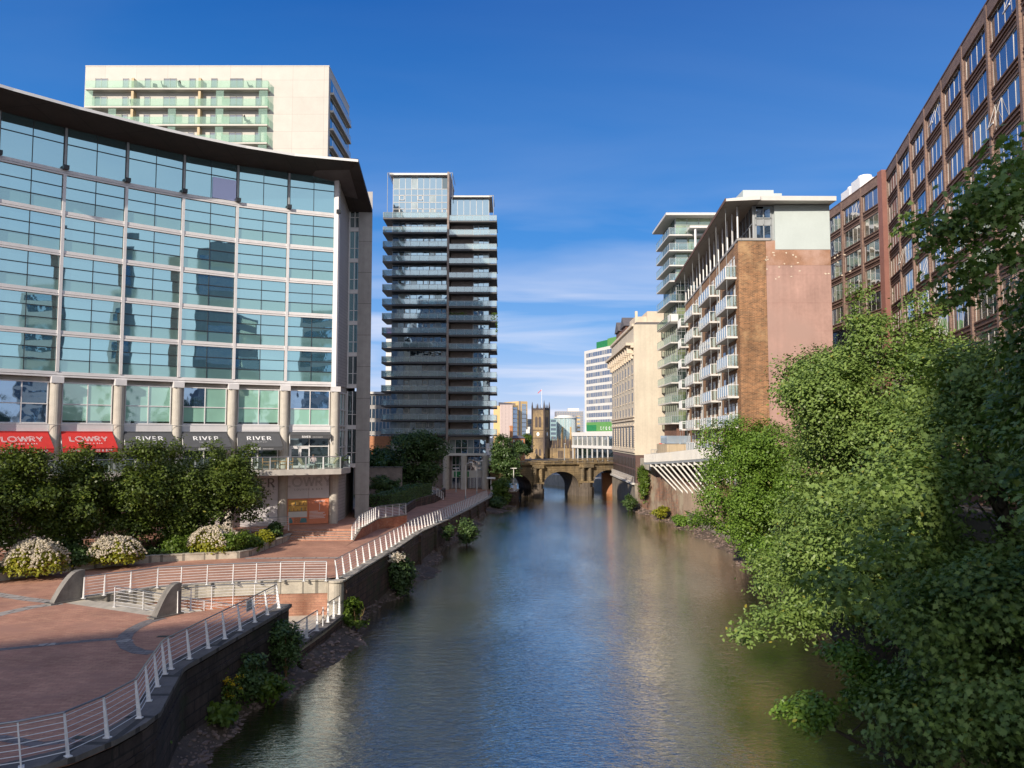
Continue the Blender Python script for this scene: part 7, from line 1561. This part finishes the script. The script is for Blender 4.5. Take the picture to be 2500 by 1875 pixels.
# ------------------------------------------------------------------ wild plants on the river walls
WP = [((-10.75, 37.4, 1.9), (.75, 1.1, 1.6), 3600, .16, OVAL, leaf_dark, 'dense dark green bush growing at the end of the near river wall'), ((-11.35, 34.3, 1.55), (.7, 1.0, 1.25), 2600, .17, DIAM, leaf_dark, 'thin grey-green buddleia bush on the near river wall'),
      ((-10.7, 34.9, .7), (.75, .8, .6), 1500, .22, OVAL, leaf_shrub, 'light green leafy plant drooping over the mud below the near wall'), ((-11.75, 31.6, .75), (.55, .6, .55), 1100, .24, MAPLE, leaf_shrub, 'broad-leaved green plant on the mud below the near wall'),
      ((-12.05, 26.4, 1.3), (.3, .6, 1.5), 1800, .12, OVAL, leaf_shrub, 'ivy climbing the near river wall at its S-bend'), ((-9.3, 46.9, 1.2), (.85, .8, 1.05), 1500, .2, MAPLE, leaf_shrub, 'bright green sapling in front of the corner pillar'),
      ((-8.3, 58.3, 1.5), (1.2, 1.6, 1.7), 4200, .2, OVAL, leaf_dark, 'tall dark weedy bush with pale flower heads below the far wall'), ((-8.6, 57.4, 2.9), (.5, .6, .4), 500, .16, BLOB, petal, 'cream flowering umbels topping the weedy bush on the far wall'), ((-4.9, 84.5, 1.3), (1.2, 1.6, 1.5), 3200, .24, OVAL, leaf_dark, 'dark bush at the foot of the far river wall, halfway to the bridge'),
      ((-6.6, 80, 2.0), (.6, 1.6, .8), 1300, .22, OVAL, leaf_dark, 'ivy hanging down the far river wall'), ((-1.4, 131.5, 2.2), (2.0, 3.2, 2.6), 5200, .34, OVAL, leaf_shrub, 'big sunlit bush below the bastion next to the stone bridge'), ((-2.4, 124.5, 1.0), (1.3, 2.0, 1.3), 2200, .3, OVAL, leaf_dark, 'dark bush at the water below the lamp posts'),
      ((20.35, 120, 4.8), (.55, 3.4, 3.3), 4200, .26, OVAL, leaf_shrub, 'yellow-green ivy hanging on the old brick wall by the stone building'), ((18.6, 122.3, 1.5), (1.2, 1.6, 1.4), 2400, .28, OVAL, leaf_dark, 'round dark bush at the water below the ivy wall'), ((20.9, 109, 1.2), (1.0, 2.4, .9), 2000, .26, OVAL, leaf_hyd, 'brownish yellow weeds on the shingle below the river wall'), ((21.8, 101, .9), (1.0, 2.0, .65), 1900, .26, OVAL, leaf_bright, 'bright green weeds on the shingle below the deck'),
      ((-1.6, 208, 1.6), (1.6, 3, 1.5), 1500, .5, OVAL, leaf_shrub, 'bush on the river wall seen through the middle arch'), ((-11.5, 176, 2.5), (2.2, 6, 2.4), 1800, .5, OVAL, leaf_dark, 'dark bushes seen through the middle arch at its left')]
for i, (c, r, n, s, shp, ml, lab) in enumerate(WP): shrub('wild_bush', lab, c, r, n, s, shp, ml, 500+i, nl=12, cl=.14*max(1, s/.2), group='wild plants on the river walls')
root = thing('ragwort', 'ragwort plant with yellow flowers against the near river wall', 'plant', (-11.8, 32.7, .4)); rg = np.random.default_rng(9); m = MB(); tips = []
for k in range(16): w = rg.uniform(0, 6.28); q = rg.uniform(.1, .5); t = (-11.8+math.cos(w)*q, 32.7+math.sin(w)*q, 1.2+rg.uniform(0, .7)); tips.append(t); m.tube([(-11.8, 32.7, .4), ((-11.8+t[0])/2, (32.7+t[1])/2, t[2]*.6), t], [.015, .012, .006], 4)
m.build('stem', stemm, root); T = np.array(tips); C = np.repeat(T, 30, axis=0)+rg.normal(size=(len(T)*30, 3))*np.array([.07, .07, .04]); leaf_object('yellow_flowers', C, rg.normal(size=C.shape)*.4+np.array([0, 0, 1.]), .06, BLOB, petal_y, root, 1, fold=0.)
C = np.repeat(T, 45, axis=0)*np.array([1, 1, .75])+rg.normal(size=(len(T)*45, 3))*np.array([.12, .12, .3]); C[:, 2] = np.abs(C[:, 2]); leaf_object('foliage', C, rg.normal(size=C.shape)+np.array([0, 0, .5]), .13, DIAM, leaf_shrub, root, 2)
# ------------------------------------------------------------------ trees, hedge, wall and lamps by the tower
tree('dark_tree', 'wide dark shaded tree before the foot of the tower, left of the lobby columns', (-15.6, 123, 3), lobes_for((-15.8, 123, 7.9), (5.4, 4.6, 4.4), 20, 601, .7, (.28, .45), .85), 17000, .4, OVAL, leaf_dark, 611, r=.3, cl=.5)
tree('dark_tree', 'upright dark tree between the tower and the stone bridge', (-1.3, 143, 1.8), lobes_for((-1.3, 143, 7.2), (2.7, 2.5, 4.4), 14, 602, .65, (.28, .45), .95), 12000, .38, OVAL, leaf_dark, 612, r=.22, cl=.4)
tree('dark_tree', 'dark tree behind the hotel corner, left of the tower', (-22.5, 132, 3), lobes_for((-22.5, 132, 7.0), (4.2, 4, 4.0), 14, 603, .7, (.28, .45), .9), 9000, .42, OVAL, leaf_dark, 613, r=.26, cl=.5)
tree('far_tree', 'green tree beside the cathedral tower, left of it', z6(700, 1500, 310), lobes_for(z6(740, 1190, 312), (3.4, 3, 5.2), 12, 604, .65, (.28, .45), .95), 5000, .6, OVAL, leaf_shrub, 614, r=.25, cl=.6)
tree('far_tree', 'low green tree in front of the brick house by the cathedral', z6(600, 1500, 290), lobes_for(z6(610, 1290, 290), (3.0, 3, 3.0), 12, 605, .65, (.28, .45), .95), 4000, .6, OVAL, leaf_dark, 615, r=.2, cl=.6)
HG = [(-17.5, 90.5), (-14.4, 91.3), (-13.6, 100), (-13.2, 106.5), (-11.9, 113.5)]
rg = np.random.default_rng(44); P = along(HG, .12); C = []; Nn = []
for p in P[:]:
    for k in range(48):
        q = rg.random(); 
        if q < .5: C.append((p[0]+rg.normal()*.08+.1, p[1]+rg.normal()*.08, 3+rg.random()*1.9)); Nn.append((.7, -.7, .2))
        else: C.append((p[0]-rg.random()*2.2, p[1]+rg.random()*.5, 4.8+rg.normal()*.09+.12*math.sin(p[1]))); Nn.append((0, 0, 1))
C = np.array(C); Nn = np.array(Nn)+rg.normal(size=C.shape)*.4
root = thing('hedge', 'clipped dark hedge along the shaded path behind the hotel', 'hedge', (-14, 100, 3)); leaf_object('foliage', C, Nn, .2, OVAL, leaf_dark, root, 45)
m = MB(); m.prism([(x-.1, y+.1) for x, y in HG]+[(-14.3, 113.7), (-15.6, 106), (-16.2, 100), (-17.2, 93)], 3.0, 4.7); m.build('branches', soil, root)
root = thing('kerb_wall', 'low wall along the foot of the shaded hedge', 'wall', (-13.3, 100, 2.5)); m = MB(); wall_run(m, [(-12.6, 86, 3.25), (-13.0+.1, 91.5, 3.3), (-13.1, 106, 3.2), (-11.4, 114, 3.2), (-10.9, 127, 3.2)], .25, 1.5, None); m.build('wall_face', quay_red, root); m = MB(); coping(m, [(-12.6, 86, 3.25), (-12.9, 91.5, 3.3), (-13.1, 106, 3.2), (-11.4, 114, 3.2), (-10.9, 127, 3.2)], .3, .03, .08); m.build('coping', coping_m, root)
root = thing('garden_wall', 'plain purple-brown brick wall behind the hedge, left of the dark tree', 'wall', (-19, 116, 3)); x0, x1 = c4(228, 800, 3)[0], 0; a, b = at(905, 1150, Y=116), at(981, 1150, Y=116); m = MB(); m.box(a[0]-4, b[0], 116, 116.6, 2.9, at(950, 1142, Y=116)[2]); m.build('wall_face', tower_brick, root); m = MB(); m.box(a[0]-4, b[0]+.1, 115.9, 116.7, at(950, 1142, Y=116)[2]+.004, at(950, 1142, Y=116)[2]+.15); m.build('coping', coping_m, root)
shrub('garden_shrub', 'dark shaded shrub mass before the purple-brown wall', (-18.6, 112, 4.6), (2.8, 2.2, 1.6), 4200, .3, OVAL, leaf_dark, 620)
railing('grey stair railing at the end of the shaded hedge', [(-13.6, 113.2, 3.6), (-12.0, 114.2, 3.3), (-11.2, 116.0, 2.9), (-10.6, 119.5, 2.0)], 1.2, wire=.016)
def lamp(label, base, h, arm, kind='arm'):
    root = thing('street_lamp', label, 'street lamp', base, 'lamp posts on the riverside path'); x, y, z = base; m = MB()
    if kind == 'arm': m.tube([(x, y, z), (x, y, z+h-.35), (x+.08, y, z+h-.12), (x+.3, y, z+h-.02), (x+arm*.6, y, z+h+.06)], [.09, .06, .06, .055, .05], 8)
    else: m.tube([(x, y, z), (x, y, z+h)], [.09, .07], 8)
    m.build('pole', white_panel, root); m = MB()
    if kind == 'arm': m.tube([(x+arm*.5, y, z+h+.04), (x+arm*.7, y, z+h+.1), (x+arm, y, z+h+.14)], [.06, .17, .1], 8)
    else: m.box(x-.55, x+.55, y-.2, y+.2, z+h, z+h+.14)
    m.build('lamp_head', white_panel, root); m = MB(); m.cyl(x, y, z, z+.5, .13, .12, 8); m.build('base', grey_metal, root)
b1 = c4(1390, 1098, 2.0); lamp('white lamp post with curved arm, the nearer of the pair on the path', b1, 5.55, 1.15)
b2 = c4(1528, 1037, 1.8); lamp('white lamp post with curved arm, the farther of the pair on the path', b2, 5.6, 1.1)
lamp('short lamp post with flat T-shaped head on the bastion by the bridge', (.3, 141, 1.8), 4.05, 0, 'tee'); lamp('small flat-headed lamp post before the green banner of the tower', (k4(1275, 900, 138)[0], 138, 1.8), 4.2, 0, 'tee')
root = thing('sign_canopy', 'small white flat canopy on a post at the corner of the tower', 'canopy', (k4(1702, 900, 139)[0], 139, 1.8)); p = k4(1650, 830, 139); q = k4(1755, 850, 139); m = MB(); m.box(p[0], q[0], 138.6, 139.6, q[2], p[2]); m.build('roof', white_paint, root); x = k4(1702, 900, 139)[0]; m = MB(); m.cyl(x, 139, 1.8, q[2], .07, .07, 8); m.build('post', white_paint, root)
root = thing('street_lamp', 'tall grey lamp post standing on the stone bridge before the cathedral nave', 'street lamp', FB(7.0, 6.0, -3)); a = FB.hit(1200+1655/8.848, 950+1500/8.848); p = FB(a[0], zd(a[0]), -1.5); zt9 = FB.hit(1386, 950+1190/8.848)[1]; m = MB(); m.tube([p, (p[0], p[1], zt9)], [.1, .07], 6); m.build('pole', grey_metal, root); m = MB(); m.tube([(p[0]-.1, p[1], zt9), (p[0]+.25, p[1], zt9+.1)], .1, 6); m.build('lamp_head', grey_metal, root)
root = thing('balcony_plants', 'hanging plants and a yellow bush on one right-hand balcony of the tower', 'plant', (TBe-1, YT-1.5, zr[7])); rg = np.random.default_rng(3); C = np.array([(TBe-rg.random()*1.3+.15, YT-1.9+rg.normal()*.2, zr[7]+rg.uniform(.1, 1.5)) for _ in range(160)]+[(TX['fr']+rg.random()*3.2, YT-1.6+rg.normal()*.15, zr[7]+rg.uniform(.5, 1.6)) for _ in range(260)]+[(TBe+rg.normal()*.12, YT-2.0, zr[7]-rg.random()*2.2) for _ in range(60)]); leaf_object('foliage', C, rg.normal(size=C.shape), .28, OVAL, leaf_shrub, root, 4)
